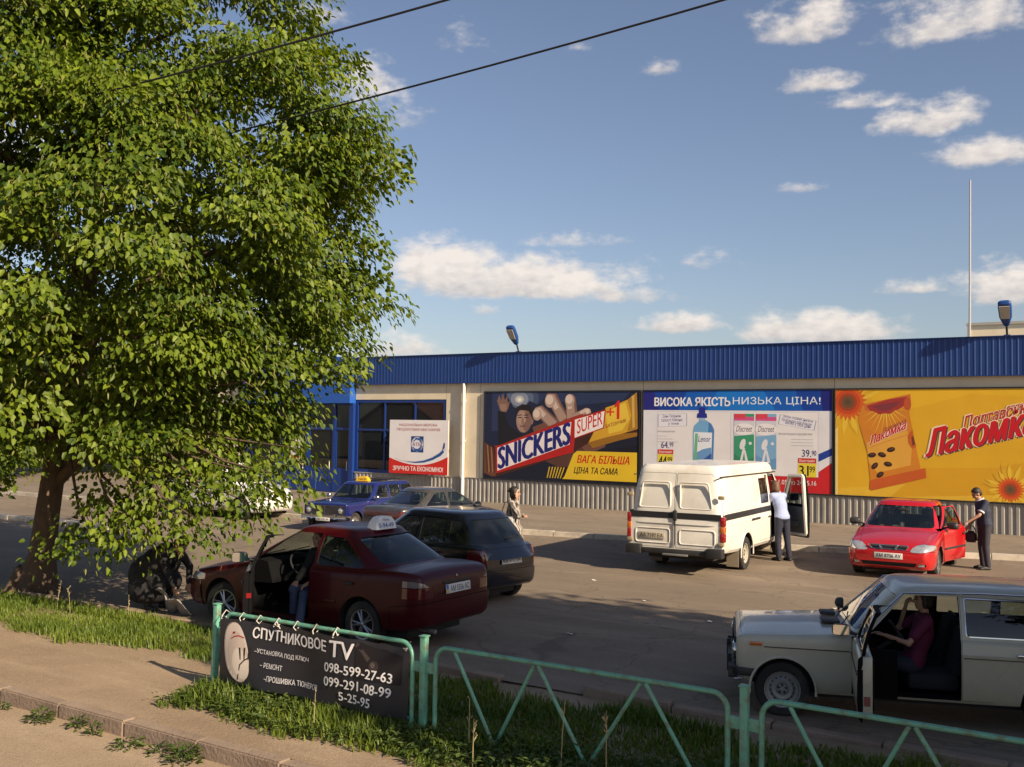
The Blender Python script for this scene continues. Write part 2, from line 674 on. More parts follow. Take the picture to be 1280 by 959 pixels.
sheet('ground', -2500, 2500, -2500, 2500, -.30, M_EARTH)
sheet('road', -120, 60, -6.0, 6.02, -.135, M_ROAD, 240, 24, .012)
sheet('footpath', -120, 60, 6.12, 9.36, -.004, M_PATH, 360, 16, .012)
sheet('parking_lot', -120, 60, 9.30, 60, .012, M_LOT)

# kerbstones: row of cast stones, one setting object
rk = random.Random(3)
k = MB()
x = -60.0
while x < 30:
    ln = 1.0
    dy, dz, tl = rk.uniform(-.004, .004), rk.uniform(-.008, .002), rk.uniform(-.004, .004)
    bm = bmesh.new()
    bmesh.ops.create_cube(bm, size=1)
    for v in bm.verts:
        v.co = Vector((x + ln / 2 + v.co.x * (ln - .006), 6.06 + dy + v.co.y * .15 + tl * v.co.x, -.16 + dz + (v.co.z + .5) * .172 + tl * v.co.x))
    bmesh.ops.bevel(bm, geom=bm.edges[:], offset=.014, segments=2, affect='EDGES')
    k.bm(bm)
    x += ln
tag(k.build('kerb', M_KERB, None, smooth=40), kind='structure')
k = MB()
x = -40.0
while x < 12:
    ln = 1.0
    if not (-11.0 < x < -8 or -6.5 < x < -5.4):
        dy, dz, tl = rk.uniform(-.03, .03), rk.uniform(-.05, .01), rk.uniform(-.03, .03)
        bm = bmesh.new()
        bmesh.ops.create_cube(bm, size=1)
        for v in bm.verts:
            v.co = Vector((x + ln / 2 + v.co.x * (ln - .02), 9.33 + dy + v.co.y * .13 + tl * v.co.x, -.1 + dz + (v.co.z + .5) * .19 + tl * v.co.x * .5))
        bmesh.ops.bevel(bm, geom=bm.edges[:], offset=.015, segments=1, affect='EDGES')
        k.bm(bm)
    x += ln
tag(k.build('verge_kerb', M_KERB, None, smooth=40), kind='structure')

# raised pavement in front of the shop with its whitewashed edge
KL = [(-90, 21.7), (-17, 21.7), (-13, 22.5), (-6.5, 23.6), (-3, 24.8), (6, 26.6), (40, 27.0)]
mb = MB()
vs = [(x, y + .14, .125) for x, y in KL] + [(x, 31.16, .04) for x, y in KL]
n = len(KL)
mb.add(vs, [(i, i + 1, i + 1 + n, i + n) for i in range(n - 1)])
tag(mb.build('pavement', M_PAVE, None), kind='structure')
mb = MB()
for i in range(n - 1):
    a, b = Vector((*KL[i], 0)), Vector((*KL[i + 1], 0))
    cnt = max(1, int((b - a).length / 1.0))
    t = (b - a).normalized()
    q = Vector((-t.y, t.x, 0))
    for j in range(cnt):
        p, r_ = a.lerp(b, j / cnt), a.lerp(b, (j + 1) / cnt)
        h = .14 + rk.uniform(-.012, .008)
        p, r_ = p + t * .01, r_ - t * .01
        vs = [p, r_, r_ + q * .15, p + q * .15]
        vs = vs + [v + Vector((0, 0, h)) for v in vs]
        mb.add(vs, [(0, 3, 2, 1), (4, 5, 6, 7), (0, 1, 5, 4), (1, 2, 6, 5), (2, 3, 7, 6), (3, 0, 4, 7)])
tag(mb.build('pavement_kerb', M_KERBW, None, smooth=0), kind='structure')
mb = MB()
for i in range(7):
    x = -28.6 + i * .86
    mb.box(x, x + .84, 16.1 + i * .02, 16.28 + i * .02, 0, .15 + rk.uniform(-.01, .01), bev=.015)
tag(mb.build('island_kerb', M_KERBW, None), kind='structure')

# ---------------------------------------------------------------- the shop
M_CREAM = mat('cream_panel', (.76, .66, .475), .55, var=.05, scale=1.2, bump=.04, bscale=8, dirt=(.40, .34, .25), dirt_amt=.35, dscale=.7)
M_BLUE = mat('blue_sheet', (.010, .042, .185), .42, var=.12, scale=1.5, dirt=(.02, .05, .2), dirt_amt=.4, dscale=3)
M_BLUE2 = mat('blue_panel', (.02, .10, .42), .35, var=.08, scale=1.5)
M_BLUEF = mat('blue_frame', (.009, .038, .20), .4, var=.1)
M_GREYC = mat('grey_corrugated', (.34, .32, .29), .5, metal=.15, var=.12, scale=2, dirt=(.2, .17, .13), dirt_amt=.6, dscale=1.5)
M_WHITE = mat('white_paint', (.74, .71, .66), .45, var=.05)
M_BLACK = mat('black_frame', (.015, .015, .017), .5)
M_ROOF = mat('roof_sheet', (.22, .22, .22), .7)
M_DKINT = mat('dark_interior', (.03, .032, .035), .8)
M_SHOPGLASS = glass_mat('shop_glass', (.35, .4, .42), .55, .015)
WY = 31.1
BX = -14.0
shop = empty('shop_building', (BX, WY, 0), 0, 'long low supermarket with cream panel wall and blue ribbed fascia', 'shop')


def corrugated(mb, x0, x1, y, z0, z1, period, depth, flatf, m=0):
    """ribbed sheet facing -y"""
    xs = []
    x = x0
    while x < x1:
        for f, d in ((0, 0), (flatf, 0), (flatf + .09, depth), (.91, depth)):
            xs.append((x + f * period, y - d))
        x += period
    vs = [(a, b, z0) for a, b in xs] + [(a, b, z1) for a, b in xs]
    n = len(xs)
    mb.add(vs, [(i, i + 1, i + 1 + n, i + n) for i in range(n - 1)], m)


mb = MB()   # wall in panels butted around the openings
def wallrect(x0, x1, z0, z1):
    mb.box(x0, x1, WY, WY + .22, z0, z1)
for x0, x1 in ((-22.79, -21.22), (-21.2, -14.51), (-14.49, -8.115), (-8.1, -1.7), (-1.685, 4.8), (4.815, 12.0)):
    wallrect(x0, x1, .0, 4.5)
wallrect(-27.38, -22.81, .0, .93)
wallrect(-27.38, -22.81, 3.87, 4.5)
mb.box(-36, -33.6, WY, WY + .22, 0, 4.5)
mb.box(-36, 12, 52, 52.2, 0, 5.4)
mb.box(-36.2, -36, WY, 52, 0, 5.4)
mb.box(12.01, 12.2, WY, 52, 0, 5.4)
mb.build('wall', M_CREAM, shop, rel=True)
mb = MB()
mb.box(-36, 12, WY + .1, 52, 5.36, 5.44)
mb.build('roof', M_ROOF, shop, rel=True)
mb = MB()
corrugated(mb, -27.36, 12, WY - .12, 4.49, 5.58, .158, .009, .66)
mb.box(-27.36, 12, WY - .115, WY + .3, 4.53, 5.57)
mb.box(-27.38, 12, WY - .16, WY + .32, 5.575, 5.60)
mb.box(-27.38, 12, WY - .155, WY - .01, 4.47, 4.488)
mb.build('fascia', M_BLUE, shop, rel=True)
mb = MB()
corrugated(mb, -27.36, 12, WY - .035, .03, .90, .19, .024, .45)
mb.box(-27.36, 12, WY - .07, WY - .004, .90, .925)
mb.build('plinth', M_GREYC, shop, rel=True)
mb = MB()
mb.tube([(-21.9, WY - .11, .06), (-21.9, WY - .11, 4.47)], .062, seg=14)
for z in (.9, 2.3, 3.8):
    mb.lathe([(.062, -.03), (.075, -.03), (.075, .03), (.062, .03)], (-21.9, WY - .11, z), seg=14)
    mb.box(-21.93, -21.87, WY - .07, WY + .002, z - .02, z + .02)
mb.tube([(-21.9, WY - .11, .10), (-21.9, WY - .16, .05), (-21.9, WY - .26, .06)], .062, seg=14)
mb.build('downpipe', M_WHITE, shop, rel=True)
# display window
wf = MB()
X0, X1, Z0, Z1 = -27.38, -22.81, .93, 3.87
for a, b in ((X0, X0 + .12), (X1 - .12, X1)):
    wf.box(a, b, WY + .02, WY + .12, Z0, Z1)
wf.box(X0 + .12, X1 - .12, WY + .02, WY + .12, Z0, Z0 + .12)
wf.box(X0 + .12, X1 - .12, WY + .02, WY + .12, Z1 - .12, Z1)
for x in (-25.86, -24.33):
    wf.box(x - .035, x + .035, WY + .03, WY + .11, Z0 + .12, Z1 - .12)
for x0, x1 in ((X0 + .12, -25.895), (-25.825, -24.365), (-24.295, X1 - .12)):
    wf.box(x0, x1, WY + .03, WY + .11, 2.62, 2.69)
win = wf.build('window', M_BLUEF, shop, rel=True)
MB().box(X0 + .05, X1 - .05, WY + .07, WY + .078, Z0 + .05, Z1 - .05).build('pane', M_SHOPGLASS, win, rel=True)
mb = MB()
mb.box(-33.4, -22.9, WY + 2.6, WY + 2.7, 0.05, 4.4)
mb.box(-33.4, -22.9, WY + .25, WY + 2.6, 0.0, .06)
for x in (-26.8, -25.3, -23.9):
    mb.box(x, x + .9, WY + 1.4, WY + 1.9, .06, 1.7)
mb.build('shop_interior', M_DKINT, shop, rel=True)
# entrance: blue box canopy over glazed doors
mb = MB()
mb.box(-33.6, -27.40, WY - .35, WY + .3, 3.72, 5.62)
cano = mb.build('canopy', M_BLUE2, shop, rel=True)
en = MB()
for x0, x1 in ((-27.62, -27.40), (-33.6, -33.4)):
    en.box(x0, x1, WY - .12, WY + .12, .04, 3.72)
for x in (-28.5, -30.0, -31.6):
    en.box(x - .07, x + .07, WY - .03, WY + .09, .04, 3.72)
for x0, x1 in ((-33.4, -31.67), (-31.53, -30.07), (-29.93, -28.57), (-28.43, -27.62)):
    en.box(x0, x1, WY - .02, WY + .08, 2.62, 2.72)
    en.box(x0, x1, WY - .02, WY + .08, 3.64, 3.715)
ent = en.build('entrance_frame', M_BLUEF, shop, rel=True)
for x0, x1 in ((-33.4, -31.67), (-31.53, -30.07), (-29.93, -28.57), (-28.43, -27.62)):
    d = MB()
    d.box(x0 + .012, x1 - .012, WY - .01, WY + .06, .06, 1.05)
    for a, b in ((x0 + .012, x0 + .07), (x1 - .07, x1 - .012)):
        d.box(a, b, WY - .01, WY + .06, 1.052, 2.6)
    door = d.build('door', M_BLUEF, shop, rel=True)
    MB().box(x0 + .04, x1 - .04, WY + .02, WY + .028, 1.0, 3.66).build('pane', M_SHOPGLASS, door, rel=True)
    MB().tube([(x1 - .13, WY - .06, .95), (x1 - .13, WY - .06, 1.35)], .015).build('handle', M_WHITE, door, rel=True)
# notice on the door
nb = Board((-30.95, WY - .03, 1.35), (1, 0, 0), (0, 0, 1), (0, 1, 0), .55, .95)
nb.part('paper').poly([(0, 0), (1, 0), (1, 1), (0, 1)], (228, 222, 215))
nb.poly([(.06, .03), (.94, .03), (.94, .17), (.06, .17)], (190, 60, 45))
for i in range(4):
    nb.poly([(.15, .3 + i * .14), (.85 - .1 * (i % 2), .3 + i * .14), (.85 - .1 * (i % 2), .34 + i * .14), (.15, .34 + i * .14)], (120, 118, 120))
r_ = empty('door_notice', (-30.67, WY - .03, 1.35), 0, 'small white notice with red band stuck on the blue shop door', 'notice')
nb.build(r_)
# steel barrier in front of the doors
mb = MB()
for x in (-29.2, -28.5, -27.8):
    mb.tube([(x, 29.3, .07), (x, 29.3, 1.0)], .022)
mb.tube([(-29.2, 29.3, 1.0), (-27.8, 29.3, 1.0)], .022)
mb.tube([(-29.2, 29.3, .55), (-27.8, 29.3, .55)], .016)
o = mb.build('entrance_railing', M_BLUEF, None, loc=(-28.5, 29.3, .07), rel=True)
tag(o, 'low blue pipe railing in front of the shop entrance doors', 'railing')

# floodlights leaning out over the fascia
M_LAMPB = mat('lamp_blue', (.015, .06, .22), .3, var=.1)
M_LENS = mat('lamp_lens', (.45, .42, .36), .15, var=.2, scale=20)
def floodlight(x, label):
    r = empty('floodlight', (x, WY, 5.6), 0, label, 'floodlight', 'floodlights along the shop roof')
    b = MB()
    b.tube([(0, 0, 0), (0, -.05, .12), (0, -.16, .34)], .03)
    b.box(-.08, .08, -.07, .09, 0, .03)
    b.build('arm', M_BLACK, r)
    ax = Vector((0, -.62, .78)).normalized()
    lens_n = Vector((0, -.78, -.62)).normalized()
    sx = Vector((1, 0, 0))
    o0 = Vector((0, -.13, .28))
    prof = [(0, .05, .05), (.05, .085, .08), (.16, .12, .10), (.30, .165, .115), (.62, .178, .105), (.76, .17, .09), (.80, .13, .05)]
    vs, fs = [], []
    seg = 20
    for h, rx, rn in prof:
        for kk in range(seg):
            a = 2 * math.pi * kk / seg
            cx, cn = math.cos(a), math.sin(a)
            cx = math.copysign(abs(cx) ** .7, cx)
            cn = math.copysign(abs(cn) ** .7, cn)
            vs.append(o0 + ax * h + sx * cx * rx + lens_n * cn * rn)
    for i in range(len(prof) - 1):
        for kk in range(seg):
            fs.append((i * seg + kk, i * seg + (kk + 1) % seg, (i + 1) * seg + (kk + 1) % seg, (i + 1) * seg + kk))
    fs.append(tuple(range(seg)))
    fs.append(tuple(range((len(prof) - 1) * seg, len(prof) * seg)))
    MB().add(vs, fs).build('housing', M_LAMPB, r)
    q = []
    for u_, h in ((-.115, .30), (.115, .30), (.135, .70), (-.135, .70)):
        q.append(o0 + ax * h + sx * u_ + lens_n * .108)
    q2 = [p + lens_n * .02 for p in q]
    MB().add(q + q2, [(0, 1, 2, 3), (4, 5, 6, 7), (0, 1, 5, 4), (1, 2, 6, 5), (2, 3, 7, 6), (3, 0, 4, 7)]).build('lens', M_LENS, r, smooth=0)
floodlight(-3.33, 'blue floodlight on the shop roof in front of the cream warehouse')
floodlight(-19.55, 'blue floodlight on the shop roof above the chocolate bar billboard')
mb = MB()
mb.tube([(-4.70, 34, 5.42), (-4.66, 34, 10.83)], [.036, .026])
mb.box(-4.85, -4.55, 33.85, 34.15, 5.44, 5.5)
tag(mb.build('lightning_rod', mat('mast_grey', (.42, .41, .40), .5, metal=.2), None, loc=(-4.7, 34, 5.44), rel=True), 'tall thin white mast rising from the shop roof', 'mast')

wh = empty('warehouse', (2, 46, 0), 0, 'plain cream warehouse block rising behind the shop roof', 'warehouse')
MB().box(-6.4, 22, 46, 62, 0, 7.45).build('wall', M_CREAM, wh, rel=True)
MB().box(-6.48, 22.1, 45.92, 62.1, 7.45, 7.56).box(-6.45, -6.33, 45.93, 46.0, 5, 7.45).build('parapet', mat('galvanised', (.45, .43, .38), .5, metal=.3), wh, rel=True)

# ---------------------------------------------------------------- boards on the shop wall
def hoarding(x0, x1, z0, z1, y, name, label, cat, group=None, frame=.05, post=0.0, back=M_WHITE):
    w, h = x1 - x0, z1 - z0
    r = empty(name, ((x0 + x1) / 2, y, z0), 0, label, cat, group)
    mb = MB()
    mb.box(x0, x1, y, y + .03, z0, z1, 1)
    if frame:
        f = frame
        mb.box(x0 - f, x1 + f, y - .02, y + .06, z1, z1 + f)
        mb.box(x0 - f, x1 + f, y - .02, y + .06, z0 - f, z0)
        mb.box(x0 - f, x0, y - .02, y + .06, z0, z1)
        mb.box(x1, x1 + f, y - .02, y + .06, z0, z1)
    mb.build('frame', [M_BLACK, back], r, rel=True)
    return r, Board((x0, y, z0), (1, 0, 0), (0, 0, 1), (0, 1, 0), w, h)


# -- chocolate bar billboard
r1, b = hoarding(-20.95, -14.62, .93, 4.12, WY - .07, 'billboard', 'dark blue billboard with a big chocolate bar and a reaching hand', 'billboard', 'billboards on the shop wall', .04)
b.part('poster').poly([(0, 0), (1, 0), (1, 1), (0, 1)], (30, 32, 48))
b.poly([(0, .35), (.35, .5), (1, .62), (1, 1), (0, 1)], (34, 40, 66))
b.poly([(.05, .55), (.3, .55), (.45, .75), (.62, .85), (.9, .9), (.95, 1), (.05, 1)], (46, 56, 88))
for i, (rr, cc) in enumerate(((.13, (66, 78, 108)), (.095, (92, 104, 130)), (.06, (132, 140, 156)), (.03, (190, 190, 186)), (.014, (236, 228, 205)))):
    b.ell(.24, .93 - .02 * i * .2, rr, rr * .7, cc)
b.poly([(.14, 1), (.20, .83), (.26, .80), (.31, .9), (.36, .86), (.42, .95), (.46, .84), (.55, .9), (.60, .7), (.3, .5), (.1, .55)], (34, 40, 62))
b.poly([(.52, 0), (1, 0), (1, .42), (.75, .35), (.5, .2)], (26, 26, 36))
b.part('man').poly([(.09, .78), (.13, .80), (.17, .62), (.27, .50), (.34, .58), (.40, .62), (.47, .5), (.3, .36), (.1, .36)], (33, 32, 38))
b.poly([(.085, .9), (.10, .97), (.115, .90), (.125, .985), (.14, .91), (.155, .965), (.16, .88), (.175, .90), (.165, .82), (.15, .77), (.11, .78)], (128, 98, 86))
b.poly([(.105, .86), (.15, .87), (.155, .8), (.13, .78), (.11, .8)], (150, 118, 102))
fx, fy = .272, .68
b.ell(fx, fy, .052, .072, (158, 128, 114), rot=-4)
b.ell(fx + .020, fy - .01, .028, .060, (128, 98, 88), rot=-4)
b.ell(fx + .054, fy - .01, .010, .02, (140, 108, 96))
b.ell(fx - .015, fy + .02, .03, .035, (172, 142, 126), rot=-4)
b.poly([(fx - .055, fy + .06), (fx - .05, fy + .15), (fx - .01, fy + .185), (fx + .04, fy + .16), (fx + .062, fy + .08), (fx + .058, fy), (fx + .045, fy + .06), (fx + .03, fy + .105), (fx - .02, fy + .115), (fx - .045, fy + .10)], (38, 32, 34))
for dx in (-.026, .016):
    b.poly([(fx + dx - .014, fy + .022), (fx + dx + .012, fy + .024), (fx + dx + .012, fy + .036), (fx + dx - .014, fy + .034)], (62, 46, 44))
    b.poly([(fx + dx - .017, fy + .05), (fx + dx + .014, fy + .054), (fx + dx + .014, fy + .066), (fx + dx - .017, fy + .06)], (44, 34, 34))
b.poly([(fx - .012, fy + .03), (fx - .004, fy + .03), (fx + .002, fy - .04), (fx - .018, fy - .04)], (140, 108, 96))
b.poly([(fx - .025, fy - .078), (fx + .012, fy - .075), (fx + .012, fy - .06), (fx - .025, fy - .064)], (112, 78, 74))
b.part('hand')
b.poly([(.33, .60), (.5, .72), (.7, .78), (.78, .70), (.8, .4), (.55, .2), (.4, .22)], (112, 76, 62))
def finger(pts, w, tip):
    b.stroke(pts, w, (120, 90, 80))
    b.stroke([(p[0] - .006, p[1] + .006) for p in pts], [q * .72 for q in w], (166, 138, 124))
    b.stroke([(p[0] - .010, p[1] + .010) for p in pts[:3]], [q * .40 for q in w[:3]], (204, 182, 168))
    b.ell(tip[0], tip[1], tip[2], tip[2] * 1.15, (178, 152, 138))
    b.ell(tip[0] - .004, tip[1] + .012, tip[2] * .72, tip[2] * .8, (214, 194, 180))
finger([(.355, .78), (.38, .79), (.42, .72), (.48, .62)], [.30, .42, .44, .46], (.36, .745, .030))
finger([(.43, .93), (.46, .93), (.50, .80), (.54, .68)], [.36, .46, .44, .46], (.445, .90, .034))
finger([(.57, .95), (.575, .93), (.585, .80), (.59, .68)], [.3, .42, .44, .46], (.573, .905, .031))
finger([(.70, .785), (.685, .79), (.65, .75), (.60, .70)], [.16, .24, .30, .36], (.69, .775, .018))
b.poly([(.42, .40), (.62, .45), (.70, .30), (.62, .17), (.5, .16), (.42, .22)], (86, 58, 50))
b.part('chocolate_bar')
b.poly([(.0, .42), (.07, .36), (.095, .37), (.56, .67), (.595, .70), (.80, .815), (.87, .86), (.92, .90), (.99, .985), (.99, .56), (.90, .545), (.80, .50), (.69, .43), (.60, .33), (.09, .02), (.06, .03), (.0, .06)], (66, 38, 32))
b.poly([(.0, .42), (.04, .37), (.07, .30), (.085, .03), (.06, .02), (.0, .06)], (104, 66, 50))
for i in range(5):
    b.poly([(.005 + i * .014, .40 - i * .012), (.012 + i * .014, .40 - i * .012), (.03 + i * .012, .08), (.022 + i * .012, .06)], (150, 108, 78) if i % 2 else (80, 48, 40))
b.poly([(.07, .38), (.105, .385), (.60, .725), (.66, .76), (.66, .70), (.10, .33)], (150, 52, 40))
b.poly([(.08, .37), (.62, .705), (.60, .33), (.085, .06)], (176, 36, 34))
b.poly([(.695, .44), (.80, .825), (.87, .865), (.93, .91), (.985, .99), (.995, .6), (.90, .545), (.8, .5)], (206, 158, 48))
b.poly([(.80, .74), (.86, .84), (.92, .88), (.945, .7), (.90, .58), (.82, .54)], (226, 190, 66))
b.poly([(.93, .91), (.985, .99), (.995, .6), (.93, .57), (.955, .74)], (168, 122, 42))
b.poly([(.955, .95), (.97, .96), (.975, .62), (.962, .6)], (208, 170, 90))
b.poly([(.69, .44), (.80, .50), (.90, .545), (.99, .56), (.99, .52), (.88, .47), (.72, .38)], (150, 104, 36))
b.poly([(.092, .355), (.585, .665), (.575, .415), (.095, .09)], (232, 222, 220))
b.poly([(.60, .70), (.80, .805), (.79, .60), (.60, .475)], (176, 36, 34))
b.poly([(.607, .69), (.792, .787), (.783, .608), (.607, .49)], (235, 226, 222))
b.part('lettering')
b.text('SNICKERS', .102, .108, .474, .248, (34, 38, 112), .075, climb=.315, keystone=-.02)
b.text('SUPER', .622, .53, .158, .155, (196, 34, 40), .012, climb=.115, keystone=-.05)
b.joined = False
b.text('+', .805, .735, .045, .085, (206, 44, 36), .02)
b.poly([(.866, .70), (.883, .70), (.883, .90), (.872, .90), (.853, .85), (.853, .82), (.866, .838)], (206, 44, 36))
b.text('БАТОНЧИК', .80, .60, .125, .04, (150, 60, 36), .02, climb=.07)
b.part('offer_panel')
b.poly([(.545, .06), (.60, .31), (.625, .345), (.99, .345), (.99, .03), (.53, .03)], (222, 186, 44))
for i in range(6):
    b.poly([(.43 + i * .017, .035), (.437 + i * .017, .035), (.452 + i * .019, .16), (.444 + i * .019, .16)], (206, 172, 48))
b.part('lettering')
b.text('ВАГА БІЛЬША', .625, .215, .32, .085, (196, 42, 30), .035, .25)
b.text('ЦІНА ТА САМА', .605, .085, .27, .085, (38, 28, 22), .03, .25)
b.build(r1)

# -- supermarket offer billboard
r2, b = hoarding(-14.46, -8.16, .93, 4.12, WY - .07, 'billboard', 'white billboard with blue headline, softener bottle and price tags', 'billboard', 'billboards on the shop wall', .04)
b.part('poster').poly([(0, 0), (1, 0), (1, 1), (0, 1)], (222, 220, 224))
b.poly([(0, 0), (1, 0), (1, .30), (.96, .26), (.93, .20), (.90, .165), (0, .165)], (196, 40, 44))
b.poly([(.93, .30), (1, .37), (1, .44), (.93, .375)], (38, 66, 150))
b.poly([(.93, .20), (1, .30), (1, .35), (.93, .27)], (226, 222, 226))
b.poly([(0, .80), (1, .795), (1, 1), (0, 1)], (24, 64, 150))
b.poly([(.20, .80), (.86, .80), (.82, 1), (.25, 1)], (24, 92, 180))
b.poly([(.36, .80), (.72, .80), (.66, 1), (.42, 1)], (30, 116, 200))
b.poly([(0, .80), (.09, .80), (.06, 1), (0, 1)], (40, 40, 124))
b.poly([(.955, .80), (1, .80), (1, 1), (.945, 1)], (34, 38, 120))
for (a0, a1) in ((.08, .49), (.505, .935)):
    b.poly([(a0, .155), (a1, .155), (a1, .785), (a0, .785)], (196, 196, 204))
    b.poly([(a0 + .003, .16), (a1 - .003, .16), (a1 - .003, .78), (a0 + .003, .78)], (228, 224, 224))
b.part('lettering')
b.text('ВИСОКА ЯКІСТЬ', .065, .842, .42, .09, (236, 232, 232), .05)
b.text('НИЗЬКА ЦІНА!', .50, .845, .445, .088, (232, 236, 242), .004)
def note(pts, lines, rot):
    b.part('note')
    b.poly(pts, (120, 124, 150))
    c = Vector((sum(p[0] for p in pts) / 4, sum(p[1] for p in pts) / 4))
    b.poly([tuple(c + (Vector(p) - c) * .965) for p in pts], (226, 224, 232))
    b.part('lettering')
    for (s, u_, v_, w_) in lines:
        b.text(s, u_, v_, w_, .036, (62, 62, 110), .012, rot=rot)
note([(.085, .62), (.25, .635), (.25, .765), (.085, .755)], [('День Тижднень', .112, .714, .105), ('галості Кімоно', .105, .676, .12), ('у тижні', .145, .637, .06)], 2)
note([(.735, .665), (.915, .605), (.925, .70), (.745, .76)], [('Затри сповий знижки', .758, .725, .15), ('прокладки для більше', .752, .695, .15), ('зможе у твоє день', .768, .662, .13)], -10)
b.text('КОНДИЦІОНЕР', .085, .565, .10, .018, (110, 108, 118), .0)
b.text('ПРОКЛАДКИ ЩОДЕННІ', .735, .555, .17, .024, (110, 108, 118), .0)
for i in range(3):
    b.poly([(.085, .525 - i * .03), (.14 + .03 * i, .525 - i * .03), (.14 + .03 * i, .529 - i * .03), (.085, .529 - i * .03)], (170, 168, 176))
    b.poly([(.80, .515 - i * .03), (.91, .515 - i * .03), (.91, .519 - i * .03), (.80, .519 - i * .03)], (176, 174, 180))
b.part('price_tag')
for (u0, t1, t2, vv) in ((.085, '64.', '99', .395), (.835, '39.', '90', .345)):
    b.part('price_tag')
    b.text(t1, u0 + .02, vv + .005, .045, .07, (70, 66, 118), .02)
    b.text(t2, u0 + .068, vv + .018, .022, .05, (70, 66, 118), .01)
    b.poly([(u0, vv - .055), (u0 + .09, vv - .055), (u0 + .09, vv - .008), (u0, vv - .008)], (200, 58, 48))
    b.text('Економія', u0 + .008, vv - .045, .074, .026, (236, 220, 214), .02)
    b.poly([(u0, vv - .19), (u0 + .09, vv - .19), (u0 + .09, vv - .058), (u0, vv - .058)], (224, 204, 62))
b.part('lettering')
b.text('44', .092, .215, .045, .10, (42, 38, 30), .04)
b.text('99', .142, .25, .026, .06, (42, 38, 30), .03)
b.text('31', .842, .165, .045, .10, (42, 38, 30), .04)
b.text('99', .892, .20, .026, .06, (42, 38, 30), .03)
b.part('softener_bottle')
b.poly(roundpoly([(.285, .22), (.395, .22), (.40, .60), (.385, .66), (.355, .70), (.325, .70), (.29, .64), (.285, .58)], .02), (116, 168, 208))
b.poly(roundpoly([(.36, .22), (.396, .22), (.401, .60), (.386, .66), (.37, .68)], .01), (76, 126, 180))
b.poly([(.29, .25), (.385, .26), (.39, .57), (.29, .575)], (226, 230, 236))
b.poly([(.29, .25), (.385, .26), (.386, .42), (.34, .40), (.29, .35)], (106, 150, 196))
b.poly([(.30, .25), (.385, .26), (.386, .36), (.345, .30)], (52, 84, 156))
b.poly([(.288, .25), (.305, .25), (.312, .56), (.296, .56)], (110, 176, 138))
b.poly([(.318, .69), (.352, .69), (.352, .74), (.318, .74)], (150, 178, 208))
b.poly(roundpoly([(.305, .72), (.362, .72), (.360, .765), (.352, .77), (.350, .83), (.318, .83), (.316, .77), (.307, .765)], .006), (42, 46, 140))
b.text('Lenor', .312, .475, .07, .06, (66, 60, 116), .01, .3)
b.part('carton')
for (u0, c1, c2) in ((.508, (64, 150, 112), (54, 132, 98)), (.622, (126, 172, 208), (104, 152, 194))):
    w_ = .105
    b.part('carton')
    b.poly([(u0, .22), (u0 + w_, .22), (u0 + w_, .765), (u0, .765)], (204, 206, 214))
    b.poly([(u0, .22), (u0 + w_, .22), (u0 + w_, .56), (u0, .54)], c1)
    b.poly([(u0, .22), (u0 + w_, .22), (u0 + w_, .33), (u0 + .05, .30), (u0, .36)], c2)
    b.poly([(u0 + .06, .71), (u0 + w_, .70), (u0 + w_, .765), (u0 + .06, .765)], c1)
    b.poly([(u0, .695), (u0 + w_, .695), (u0 + w_, .735), (u0, .735)], (206, 84, 140))
    b.poly([(u0, .715), (u0 + .06, .715), (u0 + .06, .765), (u0, .765)], (208, 70, 84))
    b.ell(u0 + .052, .61, .055, .03, (234, 228, 228))
    b.ell(u0 + .045, .46, .014, .028, (226, 224, 228), rot=-18)
    b.poly([(u0 + .03, .28), (u0 + .042, .28), (u0 + .058, .42), (u0 + .048, .44)], (222, 220, 226))
    b.poly([(u0 + .06, .28), (u0 + .075, .28), (u0 + .06, .40), (u0 + .052, .40)], (222, 220, 226))
    b.ell(u0 + .085, .47, .008, .008, (220, 224, 228))
    b.text('Discreet', u0 + .01, .585, .085, .06, (70, 66, 92), .005, .35)
b.part('lettering')
b.text('з 11.05 по 24.05.16', .70, .075, .225, .045, (236, 214, 212), .02)
b.build(r2)

